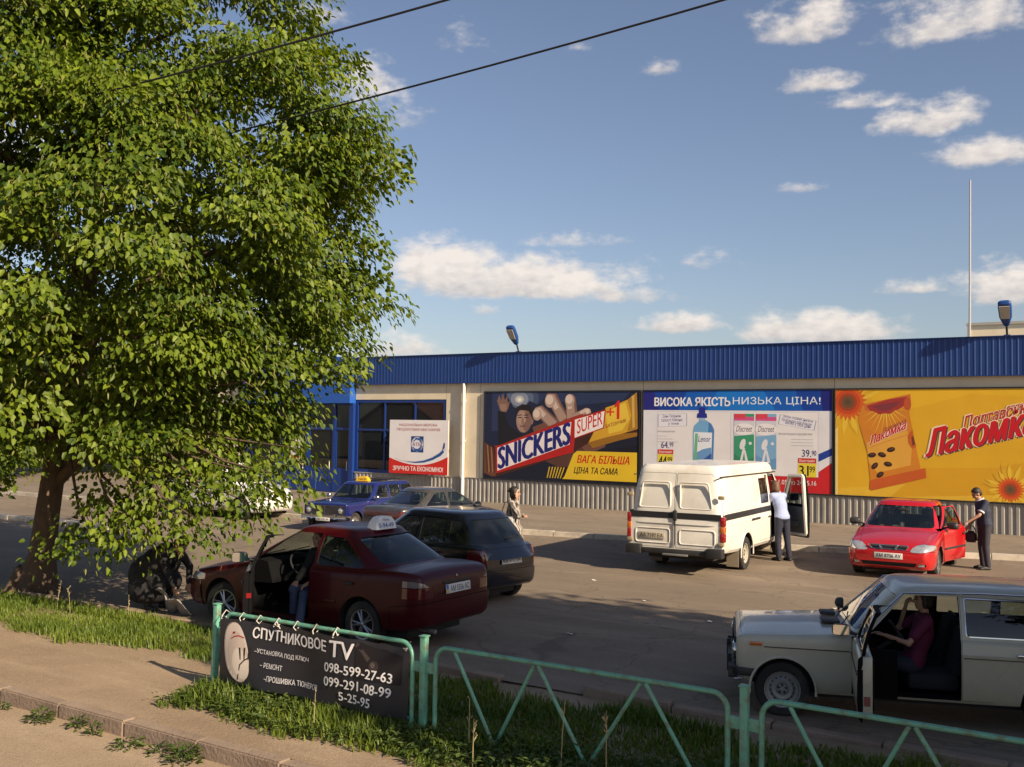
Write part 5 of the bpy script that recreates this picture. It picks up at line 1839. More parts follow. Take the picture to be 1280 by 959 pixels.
# ---- pale grey estate in the right foreground
P_GRY = paint('pale_grey_paint', (.46, .435, .335), .34, var=.07, coat=.6, dirt=(.26, .235, .20), dirt_amt=.35, dscale=1.4)
S_L = merged(LADA, wheel=(.575, 3.27, .292, .17), carve=[(c[0], c[1], c[2], c[3], c[4], P_GRY) for c in lada_carve], doors=lada_doors(D(94), (1,)))
car_l, X, dr = vehicle('estate_car', 'pale grey old estate car with open driver door behind the green railing', 'car', (-2.02, 10.86, 0), D(200.5), S_L, P_GRY, scale=.905, trim=dict(mat=M_CHROME, r=.010, sides=(1,)))
lada_front(car_l, X, M_CLRL, M_PLASTIC, .10, .60)
lada_back(car_l, X, M_PLASTIC)
for (i, s), (d, hg, pp) in dr.items():
    if not (i == 0 and s == 1):
        handle(d, X(2.26 if i == 0 else 2.96), s * .808, .80, M_CHROME, s, off=hg)
    if i == 0:
        mirror(d, X(1.36) - hg[0], s * .80 - hg[1], .985, M_PLASTIC, s, .95)
    MB().box(X(2.35 if i == 0 else 3.05) - hg[0], X(1.30 if i == 0 else 2.39) - hg[0], min(s * .806, s * .815) - hg[1], max(s * .806, s * .815) - hg[1], .742, .75).build('side_moulding', M_PLASTIC, d)
d, hg, pp = dr[(0, 1)]
MB().box(X(2.358) - hg[0], X(1.34) - hg[0], .665 - hg[1], .775 - hg[1], .335, .925, bev=.02).build('door_frame', P_GRY, d)
MB().box(X(2.28) - hg[0], X(1.42) - hg[0], .645 - hg[1], .668 - hg[1], .40, .88, bev=.008).build('door_lining', M_INT, d)
MB().box(X(2.368) - hg[0], X(2.355) - hg[0], .69 - hg[1], .745 - hg[1], .46, .55).build('door_reflector', mat('faded_red', (.22, .06, .05), .5), d)
MB().lathe([(.016, 0), (.016, .01), (.001, .011)], (X(2.362) - hg[0], .73 - hg[1], .65), 'x', 0, 12).build('door_latch', M_RUB, d)
for s in (1, -1):
    MB().box(X(.36), X(.23), min(s * .793, s * .812), max(s * .793, s * .812), .755, .795, bev=.006).build('side_marker', M_ORL, car_l)
    MB().box(X(1.26), X(.38), min(s * .80, s * .812), max(s * .80, s * .812), .742, .75).build('side_moulding', M_PLASTIC, car_l)
    arch_lip(car_l, X(.575), s * .803, .345, .30, P_GRY)
    MB().tube([(X(1.38), s * .768, .955), (X(1.82), s * .66, 1.372), (X(2.6), s * .655, 1.395), (X(3.6), s * .65, 1.39)], .010, seg=5).build('rain_gutter', M_CHROME, car_l)
wipers(car_l, X, 1.22, .95, M_RUB)
MB().box(X(1.22), X(1.02), .05, .30, .945, .975, bev=.01).build('air_vent', M_PLASTIC, car_l)
MB().box(X(1.22), X(1.05), -.40, -.20, .945, .985, bev=.01).build('air_vent', M_PLASTIC, car_l)
MB().box(X(1.66), X(1.64), -.10, .10, 1.20, 1.26, bev=.008).build('rear_view_mirror', M_PLASTIC, car_l)

# ---- white delivery van
P_VAN = paint('van_white_paint', (.72, .69, .62), .38, coat=.5, var=.04, dirt=(.42, .34, .24), dirt_amt=.4, dscale=1.3)
S_V = merged(VAN, carve=mirrored([
    ('bonnet', 'z', [(.10, -.72), (.10, .72), (.80, .84), (.80, -.84)], .80, 1.4, P_VAN),
    ('rear_door', 'x', [(.010, .52), (.010, 1.955), (.70, 1.955), (.84, 1.82), (.925, 1.16), (.925, .52)], 5.30, 5.7, P_VAN, .03, .008)]),
    doors=[('front_door', [(1.16, .50), (1.16, 1.13), (1.26, 1.19), (1.60, 1.86), (2.10, 1.885), (2.10, .50)], (1, -1), 1.18, {-1: D(53), 1: 0}),
           ('sliding_door', [(2.14, .50), (2.14, 1.885), (2.95, 1.885), (2.95, .50)], (-1,), 2.14, 0)])
S_V['carve'].append(('rear_door', 'x', [(-a, z) for a, z in [(.010, .52), (.010, 1.955), (.70, 1.955), (.84, 1.82), (.925, 1.16), (.925, .52)]][::-1], 5.30, 5.7, P_VAN, .03, .008))
# keep exactly one leaf per side
seen, cv = set(), []
for c in S_V['carve']:
    key = (c[0], tuple(sorted((round(a, 3), round(z, 3)) for a, z in c[2])))
    if key not in seen:
        seen.add(key)
        cv.append(c)
S_V['carve'] = cv
van, X, dr = vehicle('delivery_van', 'white delivery van with black stripe and its passenger door open', 'van', (-7.88, 20.8, 0), D(93), S_V, P_VAN)
M_STRIPE = mat('black_stripe', (.02, .02, .022), .45, var=.2)
for s in (1, -1):
    MB().box(X(5.37), X(2.96), min(s * .963, s * .974), max(s * .963, s * .974), 1.085, 1.20).build('stripe', M_STRIPE, van)
    MB().box(X(5.41), X(1.48), min(s * .86, s * .885), max(s * .86, s * .885), 1.895, 1.915).build('rain_gutter', M_PLASTIC, van)
    arch_lip(van, X(3.92), s * .972, .42, .345, P_VAN)
    tl = MB()
    tl.box(X(5.49), X(5.36), min(s * .90, s * .985), max(s * .90, s * .985), .98, 1.16, 0, .012)
    tl.box(X(5.49), X(5.36), min(s * .90, s * .985), max(s * .90, s * .985), .85, .975, 1, .012)
    tl.box(X(5.49), X(5.36), min(s * .90, s * .985), max(s * .90, s * .985), .68, .845, 0, .012)
    tl.build('tail_light', [M_REDL, M_ORL], van)
    for z in (1.52, .64):
        h = MB()
        h.box(X(5.50), X(5.44), min(s * .86, s * .98), max(s * .86, s * .98), z - .035, z + .035, bev=.01)
        h.build('hinge', mat('dusty_hinge', (.32, .25, .15), .7), van)
d, hg, pp = dr[(1, -1)]
MB().box(X(2.94) - hg[0], X(2.15) - hg[0], -.974 - hg[1], -.963 - hg[1], 1.085, 1.20).build('stripe', M_STRIPE, d)
MB().box(X(3.62), X(3.0), -.985, -.966, .965, 1.01, bev=.005).build('sliding_rail', M_PLASTIC, van)
handle(d, X(2.30), -.972, .97, M_PLASTIC, -1, .10, hg)
d, hg, pp = dr[(0, -1)]
mb = MB()
mb.box(X(2.06) - hg[0], X(1.24) - hg[0], -.925 - hg[1], -.885 - hg[1], .55, 1.16, bev=.02)
mb.build('door_lining', mat('grey_lining', (.075, .08, .085), .7), d)
mb = MB()
mb.box(X(1.86) - hg[0], X(1.56) - hg[0], -.885 - hg[1], -.845 - hg[1], .72, .84, bev=.01)
mb.build('door_pocket', mat('grey_pocket', (.11, .11, .11), .7), d)
fr_ = [(1.22, .56), (1.22, 1.13), (1.30, 1.19), (1.62, 1.83), (2.06, 1.85), (2.06, .56)]
MB().tube([(X(a) - hg[0], -(.905 - max(0, z - 1.1) * .125) - hg[1], z) for a, z in roundpoly(fr_, .05) + [fr_[0]]], .040, seg=8).build('door_frame', P_VAN, d)
MB().tube([(X(1.47) - hg[0], -.93 - hg[1], 1.19), (X(1.50) - hg[0], -.89 - hg[1], 1.85)], .012).build('quarter_light_bar', M_RUB, d)
handle(d, X(1.98), -.965, 1.02, M_PLASTIC, -1, .12, hg)
mirror(d, X(1.32) - hg[0], -.97 - hg[1], 1.34, M_PLASTIC, -1, 1.5)
d, hg, pp = dr[(0, 1)]
mirror(d, X(1.32) - hg[0], .97 - hg[1], 1.34, M_PLASTIC, 1, 1.5)
# stamped recesses, lock bar and plate of the rear doors
def ring_tube(mb, poly, x, r):
    pts = [(x, y, z) for y, z in roundpoly(poly, .06)]
    mb.tube(pts + pts[:1], r, seg=6, cap=False)
for s in (1, -1):
    mb = MB()
    ring_tube(mb, [(s * .10, 1.28), (s * .10, 1.78), (s * .66, 1.78), (s * .74, 1.28)], X(5.452), .020)
    mb.build('pressing', P_VAN, van)
    mb = MB()
    ring_tube(mb, [(s * .10, .60), (s * .10, .88), (s * .80, .88), (s * .80, .60)], X(5.478), .012)
    mb.build('pressing', P_VAN, van)
    MB().box(X(5.487), X(5.474), min(s * .02, s * .92), max(s * .02, s * .92), 1.085, 1.20).build('stripe', M_STRIPE, van)
mb = MB()
mb.tube([(X(5.50), -.015, .58), (X(5.50), -.015, 1.26)], .012)
mb.box(X(5.52), X(5.48), -.05, .03, 1.05, 1.24, bev=.01)
mb.build('door_lock', M_PLASTIC, van)
plate(van, X(5.485), .47, .74, 'АА 7197 ЕА', -1, .54, .115, None, 0, mat('dusty_plate', (.40, .35, .26), .6, var=.2))
mb = MB()
mb.box(X(5.55), X(5.44), -.70, .70, .40, .50, bev=.02)
for s in (1, -1):
    mb.box(X(5.60), X(5.40), min(s * .66, s * .97), max(s * .66, s * .97), .38, .56, bev=.02)
mb.build('bumper', M_PLASTIC, van)
MB().box(X(5.62), X(5.55), -.30, .20, .385, .42, bev=.008).build('step', M_STEEL, van)
for s in (1, -1):
    MB().box(X(4.36), X(4.34), min(s * .68, s * .92), max(s * .68, s * .92), .10, .45).build('mud_flap', mat('dusty_flap', (.22, .18, .13), .8), van)
for s in (1, -1):
    MB().box(X(.06), X(-.02), min(s * .52, s * .76), max(s * .52, s * .76), .66, .84, bev=.02).build('headlight', M_CLRL, van)
MB().box(X(.02), X(-.10), -.92, .92, .40, .56, bev=.03).build('bumper', M_PLASTIC, van)
mb = MB()
mb.box(X(2.35), X(2.3), -.9, .9, .5, 1.86)
mb.build('bulkhead', mat('brown_board', (.16, .09, .05), .7), van)

# ---------------------------------------------------------------- street railing
M_GREEN = mat('green_enamel', (.13, .36, .255), .45, var=.12, scale=7, bump=.12, bscale=60, dirt=(.15, .085, .04), dirt_amt=.85, dscale=11)
M_BANNER = mat('banner_vinyl', (.018, .017, .022), .5, var=.3, scale=3, bump=.05, bscale=6)
M_TIE = mat('white_string', (.55, .52, .46), .8)
FY = 7.28
def post(x, h, label):
    mb = MB()
    z0 = -.03
    mb.box(-.03, .03, -.03, .03, z0, h - .012, bev=.006)
    mb.box(-.038, .038, -.038, .038, h - .012, h, bev=.004)
    o = mb.build('railing_post', M_GREEN, None, loc=(x, FY, 0))
    tag(o, label, 'post', 'posts of the green railing')
    return o
p = post(-8.27, .885, 'square green railing post at the left end of the black banner')
p.rotation_euler = (0, D(1.2), 0)
post(-5.53, .885, 'square green railing post between the black banner and the open zigzag panel')
post(-2.55, .885, 'square green railing post in front of the pale grey estate car')
post(.42, .885, 'square green railing post to the right of the grey estate car')


def railing(x0, x1, h, label, zig=True, r=.021):
    root = empty('street_railing', ((x0 + x1) / 2, FY, 0), 0, label, 'railing', 'panels of the green railing')
    xc = (x0 + x1) / 2
    R_ = .13
    pts = [(x0 - xc, 0, -.02), (x0 - xc, 0, h - R_)]
    for i in range(1, 9):
        a = D(180 - 90 * i / 8)
        pts.append((x0 - xc + R_ + R_ * math.cos(a), 0, h - R_ + R_ * math.sin(a)))
    for i in range(0, 9):
        a = D(90 - 90 * i / 8)
        pts.append((x1 - xc - R_ + R_ * math.cos(a), 0, h - R_ + R_ * math.sin(a)))
    pts += [(x1 - xc, 0, -.02)]
    MB().tube(pts, r, seg=12).build('frame', M_GREEN, root)
    w = x1 - x0
    if zig:
        nodes = [(.07, h - .022), (.235, .03), (.385, h - .022), (.565, .03), (.745, h - .022), (.93, .03)]
        for (a, za), (b_, zb) in zip(nodes[:-1], nodes[1:]):
            sh = .012 if zb > za else -.012
            MB().tube([(x0 - xc + a * w + (.02 if za > .5 else 0), 0, za), (x0 - xc + b_ * w - (.02 if zb > .5 else 0), 0, zb)], .0165, seg=10).build('diagonal_bar', M_GREEN, root)
    else:
        MB().tube([(x0 - xc, 0, .12), (x1 - xc, 0, .12)], .016, seg=10).build('bottom_rail', M_GREEN, root)
    for s, xx in ((-1, x0), (1, x1)):
        for z in (.60,):
            MB().box(min(xx - xc + s * .015, xx - xc + s * .13), max(xx - xc + s * .015, xx - xc + s * .13), -.012, .012, z - .045, z + .045, bev=.003).build('bracket', M_GREEN, root)
    return root
railing(-8.13, -5.66, .80, 'green tube railing panel that carries the black banner', False)
railing(-5.40, -2.68, .80, 'green tube railing panel with zigzag bars beside the banner')
railing(-2.42, .29, .80, 'green tube railing panel in front of the grey estate car')
railing(.55, 3.2, .80, 'green tube railing panel at the far right beyond the grey estate')

# banner tied to the railing: slightly sagging vinyl
bw, bh = 2.44, .655
bo = empty('advert_banner', (-6.90, FY - .035, .10), 0, 'black satellite TV banner with white lettering tied to the green railing', 'banner')
def sag(u, v):
    """u across, v up in metres: out-of-plane and drooping of the sheet"""
    t = u / bw
    y = -.012 - .030 * math.sin(t * 9.0 + v * 3) - .022 * math.sin(t * 23 + 1 - v * 5) * (1 - v / bh) - .03 * (1 - v / bh) * math.sin(t * 3.1)
    dz = -.014 * abs(math.sin(t * math.pi * 9)) * (v / bh) - .05 * max(0, t - .80) * 5 * (v / bh) ** 2 * .55
    return y, dz


class Banner(Board):
    def P(self, u, v, d):
        y, dz = sag(u, v)
        return Vector((-8.12 + u, FY - .035 + y - d, .12 + v + dz))


bn = Banner((-8.12, FY - .035, .12), (1, 0, 0), (0, 0, 1), (0, 1, 0), bw, bh)
bn.step = .0003
mb = MB()
nx, ny = 72, 18
vs = [bn.P(bw * i / nx, bh * j / ny, 0) for j in range(ny + 1) for i in range(nx + 1)]
mb.add(vs, [(j * (nx + 1) + i, j * (nx + 1) + i + 1, (j + 1) * (nx + 1) + i + 1, (j + 1) * (nx + 1) + i) for j in range(ny) for i in range(nx)])
bn.lift = .005
mb.build('vinyl_sheet', M_BANNER, bo, smooth=60, rel=True)
def bgrid(pts_fn, col, n=20, m_=10):
    """a filled patch following the sheet: pts_fn(s,t)->(u,v) fractions"""
    bn.k += 1
    d = bn.lift + bn.step * bn.k
    mi = bn._mi(col)
    vs = [bn.P(*(lambda q: (q[0] * bw, q[1] * bh))(pts_fn(i / n, j / m_)), d) for j in range(m_ + 1) for i in range(n + 1)]
    fs = [(j * (n + 1) + i, j * (n + 1) + i + 1, (j + 1) * (n + 1) + i + 1, (j + 1) * (n + 1) + i) for j in range(m_) for i in range(n)]
    bn.cur[0].add(vs, fs, mi)
def bell(u, v, ru, rv, rot, col, k=1.0):
    def fn(s, t):
        a, r_ = s * 2 * math.pi, t
        x, y = ru * math.cos(a) * r_ * k, rv * math.sin(a) * r_ * k
        c, sn = math.cos(D(rot)), math.sin(D(rot))
        return (u + (x * c - y * sn) / bw, v + (x * sn + y * c) / bh)
    bgrid(fn, col, 28, 5)
bn.part('dish_picture')
bell(.105, .50, .165, .31, 16, (150, 138, 130))
bell(.108, .50, .158, .302, 16, (196, 182, 172))
bell(.118, .44, .135, .25, 16, (184, 168, 156))
bell(.135, .33, .10, .16, 20, (202, 190, 178))
bn.stroke([(.075, .70), (.09, .735), (.115, .75), (.145, .74)], .013, (150, 40, 38))
bn.stroke([(.08, .79), (.095, .80)], .022, (150, 44, 40))
for i in range(3):
    bn.stroke([(.128 + i * .026, .58 + i * .015), (.132 + i * .022, .50), (.135 + i * .02, .40 + i * .01)], [.022, .02, .012], (44, 38, 36))
bn.stroke([(.178, .45), (.155, .40), (.133, .32), (.118, .08)], .014, (64, 54, 46))
bn.part('picture')
bgrid(lambda s, t: (.76 + .21 * s, .46 + .50 * t - .25 * s * t * .3), (30, 26, 28), 8, 6)
bn.stroke([(.76, .93), (.79, .84), (.82, .74)], [.05, .035, .05], (66, 58, 54))
bell(.845, .66, .055, .055, 0, (58, 50, 48))
bell(.84, .68, .025, .025, 0, (92, 82, 76))
bn.part('lettering')
WHT = (226, 222, 220)
bn.text('СПУТНИКОВОЕ', .190, .755, .415, .165, WHT, .04)
bn.text('TV', .625, .70, .125, .235, WHT, .035)
GRYT = (206, 202, 202)
bn.text('–УСТАНОВКА ПОД КЛЮЧ', .205, .52, .295, .082, GRYT, .025)
bn.text('– РЕМОНТ', .24, .335, .125, .078, GRYT, .025)
bn.text('–ПРОШИВКА ТЮНЕРОВ', .275, .15, .285, .082, GRYT, .025)
bn.text('098-599-27-63', .60, .475, .335, .135, WHT, .03)
bn.text('099-291-08-99', .60, .27, .335, .135, WHT, .03)
bn.text('5-25-95', .675, .085, .17, .125, WHT, .03)
bn.build(bo)
for i, u in enumerate((.01, .115, .215, .32, .425, .53, .64, .985)):
    t = MB()
    x = -8.12 + u * bw
    y, dz = sag(u * bw, bh - .02)
    zt = .12 + bh - .02 + dz
    t.tube([(x, FY - .035 + y - .004, zt), (x - .012, FY - .06, zt + .03), (x, FY - .02, .835 if u < .95 else zt + .02), (x + .012, FY + .024, .80), (x + .006, FY - .03, zt + .01)], .0055, seg=5)
    if i in (3, 6):
        t.tube([(x, FY - .04, .80), (x + .03, FY - .05, .77), (x + .05, FY - .045, .74)], .005, seg=5)
        t.tube([(x, FY - .04, .80), (x - .03, FY - .05, .775), (x - .035, FY - .05, .75)], .005, seg=5)
    t.build('string_tie', M_TIE, bo, rel=True)
# overhead cables
M_CABLE = mat('cable', (.012, .012, .014), .6)
for (a, b, lab) in (((-9.15, 7.87, 7.0), (-6.16, 8.3, 7.25), 'thin black overhead cable entering the tree crown, the upper of two'), ((-8.76, 9.74, 7.0), (-3.72, 9.87, 7.3), 'long black overhead cable crossing the sky, the lower of two')):
    a, b = Vector(a), Vector(b)
    t = (b - a)
    L_ = t.length
    t.normalize()
    pts = []
    for i in range(33):
        s_ = -14 + (L_ + 32) * i / 32
        q = a + t * s_
        q.z += .0026 * (s_ * (s_ - L_))
        pts.append(q)
    o = MB().tube(pts, .0125, seg=6).build('overhead_cable', M_CABLE, None, loc=tuple(a), rel=True)
    tag(o, lab, 'cable')

# ---------------------------------------------------------------- vegetation
def leaf_mat(name, a, b, trans=.35, rough=.5):
    m = bpy.data.materials.new(name)
    m.use_nodes = True
    t = m.node_tree
    t.nodes.clear()
    n, l = t.nodes.new, t.links.new
    out = n('ShaderNodeOutputMaterial')
    at = n('ShaderNodeAttribute')
    at.attribute_name = 'leaf_tint'
    mx = n('ShaderNodeMix')
    mx.data_type = 'RGBA'
    mx.inputs['A'].default_value = (*a, 1)
    mx.inputs['B'].default_value = (*b, 1)
    l(at.outputs['Fac'], mx.inputs['Factor'])
    p = n('ShaderNodeBsdfPrincipled')
    p.inputs['Roughness'].default_value = rough
    p.inputs['Specular IOR Level'].default_value = .35
    l(mx.outputs['Result'], p.inputs['Base Color'])
    tr = n('ShaderNodeBsdfTranslucent')
    hs_ = n('ShaderNodeHueSaturation')
    hs_.inputs['Hue'].default_value = .485
    hs_.inputs['Saturation'].default_value = 1.1
    hs_.inputs['Value'].default_value = 1.5
    l(mx.outputs['Result'], hs_.inputs['Color'])
    l(hs_.outputs[0], tr.inputs['Color'])
    ms = n('ShaderNodeMixShader')
    ms.inputs[0].default_value = trans
    l(p.outputs[0], ms.inputs[1])
    l(tr.outputs[0], ms.inputs[2])
    l(ms.outputs[0], out.inputs[0])
    return m


def poly_mesh(name, V, Fc, tint, m, parent=None, loc=None):
    """V (n,k,3): n leaves of k vertices; Fc: faces on those k; tint (n,)"""
    n, k = V.shape[:2]
    me = bpy.data.meshes.new(name)
    nf = len(Fc)
    fl = len(Fc[0])
    idx = (np.arange(n)[:, None, None] * k + np.array(Fc)[None]).reshape(-1)
    me.vertices.add(n * k)
    me.vertices.foreach_set('co', V.reshape(-1).astype(np.float32))
    me.loops.add(len(idx))
    me.loops.foreach_set('vertex_index', idx.astype(np.int32))
    me.polygons.add(n * nf)
    me.polygons.foreach_set('loop_start', (np.arange(n * nf) * fl).astype(np.int32))
    me.update(calc_edges=True)
    at = me.attributes.new('leaf_tint', 'FLOAT', 'POINT')
    at.data.foreach_set('value', np.repeat(tint, k).astype(np.float32))
    me.polygons.foreach_set('use_smooth', [True] * (n * nf))
    me.materials.append(m)
    o = bpy.data.objects.new(name, me)
    place(o, parent)
    if loc is not None:
        o.location = loc
    return o


def unit(a):
    return a / np.maximum(np.linalg.norm(a, axis=-1, keepdims=True), 1e-9)


def leaves(P, axis, nrm, ln, wd, fold=.25, droop=.15):
    """six-vertex folded leaves: heart-shaped halves either side of a midrib. P base, axis along leaf, nrm upper face."""
    ax, nr = unit(axis), unit(nrm)
    sd = unit(np.cross(ax, nr))
    nr = np.cross(sd, ax)
    ln, wd = ln[:, None], wd[:, None]
    base = P
    tip = P + ax * ln - nr * ln * droop
    mid = P + ax * ln * .5
    l1 = P + ax * ln * .30 + sd * wd * .5 + nr * wd * fold
    r1 = P + ax * ln * .30 - sd * wd * .5 + nr * wd * fold
    l2 = P + ax * ln * .68 + sd * wd * .36 + nr * wd * fold * .5 - nr * ln * droop * .4
    r2 = P + ax * ln * .68 - sd * wd * .36 + nr * wd * fold * .5 - nr * ln * droop * .4
    return np.stack([base, l1, l2, tip, r2, r1], 1)


LEAF_F = [(0, 3, 2, 1), (0, 5, 4, 3)]
M_LEAF = leaf_mat('lime_leaf', (.032, .070, .007), (.185, .245, .018), .30)
M_BRACT = leaf_mat('lime_bract', (.17, .20, .035), (.27, .27, .07), .45)
M_BARK = mat('bark', (.105, .072, .048), .95, var=.35, scale=9, bump=.9, bscale=22, dirt=(.045, .033, .025), dirt_amt=.8, dscale=4)


def make_tree(name, label, base, lean, height, env, nclump, per, leaf, seed, mleaf, group=None, trunk_r=.21, bract=.22, zmin=.9, front=None, limbs=26, extra=()):
    """env(direction unit, z)->radius is given by a list of (z, radius); crown of hanging sprays round real limbs."""
    rng = np.random.RandomState(seed)
    rnd = random.Random(seed)
    root = empty(name, base, 0, label, 'tree', group)
    zs, rs = [q[0] for q in env], [q[1] for q in env]
    cx = lambda z: lean[0] * z
    cy = lambda z: lean[1] * z
    tk = MB()
    pts, rad = [], []
    for i in range(15):
        z = height * .72 * i / 14
        pts.append((cx(min(z, 5)) + .05 * math.sin(z * 1.3), cy(min(z, 5)) + .05 * math.cos(z * 1.7), z - .06))
        rad.append(trunk_r * (1 - .75 * (i / 14)) + trunk_r * .85 * math.exp(-z * 4.2))
    tk.tube(pts, rad, seg=16)
    for a in range(6):
        an = a * 1.047 + .3
        tk.tube([(.16 * math.cos(an), .16 * math.sin(an), .38), (.34 * math.cos(an), .34 * math.sin(an), .06), (.55 * math.cos(an), .55 * math.sin(an), -.08)], [trunk_r * .55, trunk_r * .42, trunk_r * .15], seg=8)
    tk.build('trunk', M_BARK, root, smooth=60)
    br = MB()
    ends = []
    for i in range(limbs):
        z0 = 1.7 + (height * .68 - 1.7) * (i / (limbs - 1)) ** .9
        an = i * 2.399 + rnd.uniform(-.3, .3)
        zt = min(height * .96, z0 + rnd.uniform(.4, 2.6))
        R_ = np.interp(zt, zs, rs) * rnd.uniform(.70, .95)
        p0 = Vector((cx(min(z0, 5)), cy(min(z0, 5)), z0))
        p3 = Vector((cx(5) + R_ * math.cos(an), cy(5) + R_ * math.sin(an), zt))
        p1 = p0.lerp(p3, .35) + Vector((rnd.uniform(-.3, .3), rnd.uniform(-.3, .3), .35))
        p2 = p0.lerp(p3, .7) + Vector((rnd.uniform(-.3, .3), rnd.uniform(-.3, .3), .45))
        r0 = trunk_r * .48 * (1 - .45 * i / limbs)
        br.tube([p0, p1, p2, p3], [r0, r0 * .65, r0 * .38, r0 * .14], seg=8)
        for j in range(7):
            t = rnd.uniform(.25, 1)
            q = (p0.lerp(p1, t * 3) if t < .33 else p1.lerp(p2, (t - .33) * 3) if t < .66 else p2.lerp(p3, (t - .66) * 2.94))
            e = q + Vector((rnd.uniform(-1, 1), rnd.uniform(-1, 1), rnd.uniform(-.5, .6))) * rnd.uniform(.5, 1.3)
            br.tube([q, q.lerp(e, .5) + Vector((0, 0, .1)), e], [r0 * .2, r0 * .13, r0 * .05], seg=5)
    # clump centres, most of them near the outside of the crown, in lobes
    z = rng.uniform(zmin, height, nclump * 3)
    keep = rng.rand(len(z)) < (np.interp(z, zs, rs) / max(rs)) ** 1.6 + .05
    z = z[keep][:nclump]
    n = len(z)
    an = rng.uniform(0, 2 * np.pi, n)
    if front is not None:
        sel = rng.rand(n) < front[2]
        an = np.where(sel, front[0] + rng.uniform(-front[1], front[1], n), an)
    if front is not None:      # breaks in the crown where limbs and sky show through
        ok = np.sin(an * 6 + 1.3 * np.sin(z * 1.1)) * np.sin(z * 1.7 + 1.5 * np.sin(an * 4)) > -.52
        an, z = an[ok], z[ok]
        n = len(z)
    lob = 1 + .06 * np.sin(an * 5 + .7 * np.sin(z)) + .05 * np.sin(an * 3 - z * .9 + 1) + np.clip(rng.normal(0, .05, n), -.09, .07)
    fr = np.where(rng.rand(n) < .66, rng.uniform(.78, 1.0, n), np.sqrt(rng.uniform(.06, .7, n)))
    R_ = np.interp(z, zs, rs) * lob * fr
    Cx, Cy = cx(5) + R_ * np.cos(an), cy(5) + R_ * np.sin(an)
    Cc = np.stack([Cx, Cy, z], 1)
    csz = rng.uniform(.30, .74, n) * leaf[2]
    if len(extra):
        ex = np.array(extra, float)
        Cc = np.concatenate([Cc, ex[:, :3] - np.array(base)])
        csz = np.concatenate([csz, ex[:, 3]])
        an = np.concatenate([an, np.arctan2(ex[:, 1] - base[1], ex[:, 0] - base[0])])
        n = len(an)
        for e in ex[:, :3] - np.array(base):
            q = Vector(e)
            br.tube([Vector((q.x * .45, q.y * .45, 2.9)), q * .78 + Vector((0, 0, .75)), q + Vector((0, 0, .15))], [.035, .02, .006], seg=6)
    br.build('branches', M_BARK, root, smooth=60)
    outd = np.stack([np.cos(an), np.sin(an), np.zeros(n)], 1)
    cnt = np.maximum(6, (per * (csz / (.44 * leaf[2])) ** 2 * rng.uniform(.6, 1.25, n)).astype(int))
    ci = np.repeat(np.arange(n), cnt)
    m_ = len(ci)
    # sprays: flattened, drooping outwards
    a2 = rng.uniform(0, 2 * np.pi, m_)
    rr = np.sqrt(rng.rand(m_)) * csz[ci] * 1.15
    side = np.stack([-outd[ci, 1], outd[ci, 0], np.zeros(m_)], 1)
    u = rr * np.cos(a2)
    v = rr * np.sin(a2)
    pos = Cc[ci] + outd[ci] * u[:, None] + side * v[:, None]
    pos[:, 2] += rng.normal(0, .12 * leaf[2], m_) - .30 * np.maximum(u, -.1) * (rng.uniform(.2, 1.8, n)[ci]) - .10 * np.abs(v)
    radial = outd[ci] * u[:, None] + side * v[:, None]
    axis = unit(radial + outd[ci] * .25 + rng.normal(0, .22, (m_, 3)))
    axis[:, 2] -= rng.uniform(.35, 1.2, m_)
    nrm = outd[ci] * .42 + np.array([0, 0, .9]) + rng.normal(0, .42, (n, 3))[ci] + rng.normal(0, .24, (m_, 3))
    ln = leaf[0] * rng.uniform(.7, 1.25, m_)
    wd = leaf[1] * rng.uniform(.75, 1.2, m_)
    V = leaves(pos, axis, nrm, ln, wd, .16, .2)
    tint = np.clip(rng.normal(.45, .22, m_) + (rng.rand(n)[ci] - .5) * .5, 0, 1)
    isb = rng.rand(m_) < bract
    poly_mesh('crown', V[~isb], LEAF_F, tint[~isb], mleaf, root)
    if bract > 0:
        # pale flower bracts hang in twos and threes below the sprays
        pb = pos[isb] + np.array([0, 0, -.05])
        ab = rng.normal(0, .45, (len(pb), 3)) + outd[ci][isb] * .5
        ab[:, 2] -= 1.0
        nb_ = outd[ci][isb] + rng.normal(0, .6, (len(pb), 3))
        Vb = leaves(pb, ab, nb_, leaf[0] * rng.uniform(.8, 1.15, len(pb)), leaf[1] * .30 * np.ones(len(pb)), .3, -.1)
        poly_mesh('blossom_bracts', Vb, LEAF_F, rng.rand(len(pb)), M_BRACT, root)
    return root


TREE_ENV = [(1.7, 2.5), (2.3, 3.0), (3.2, 3.45), (4.2, 4.2), (5.2, 4.5), (6.3, 4.5), (7.6, 4.2), (9.0, 3.6), (10.5, 3.0), (12.0, 2.2), (13.2, .7)]
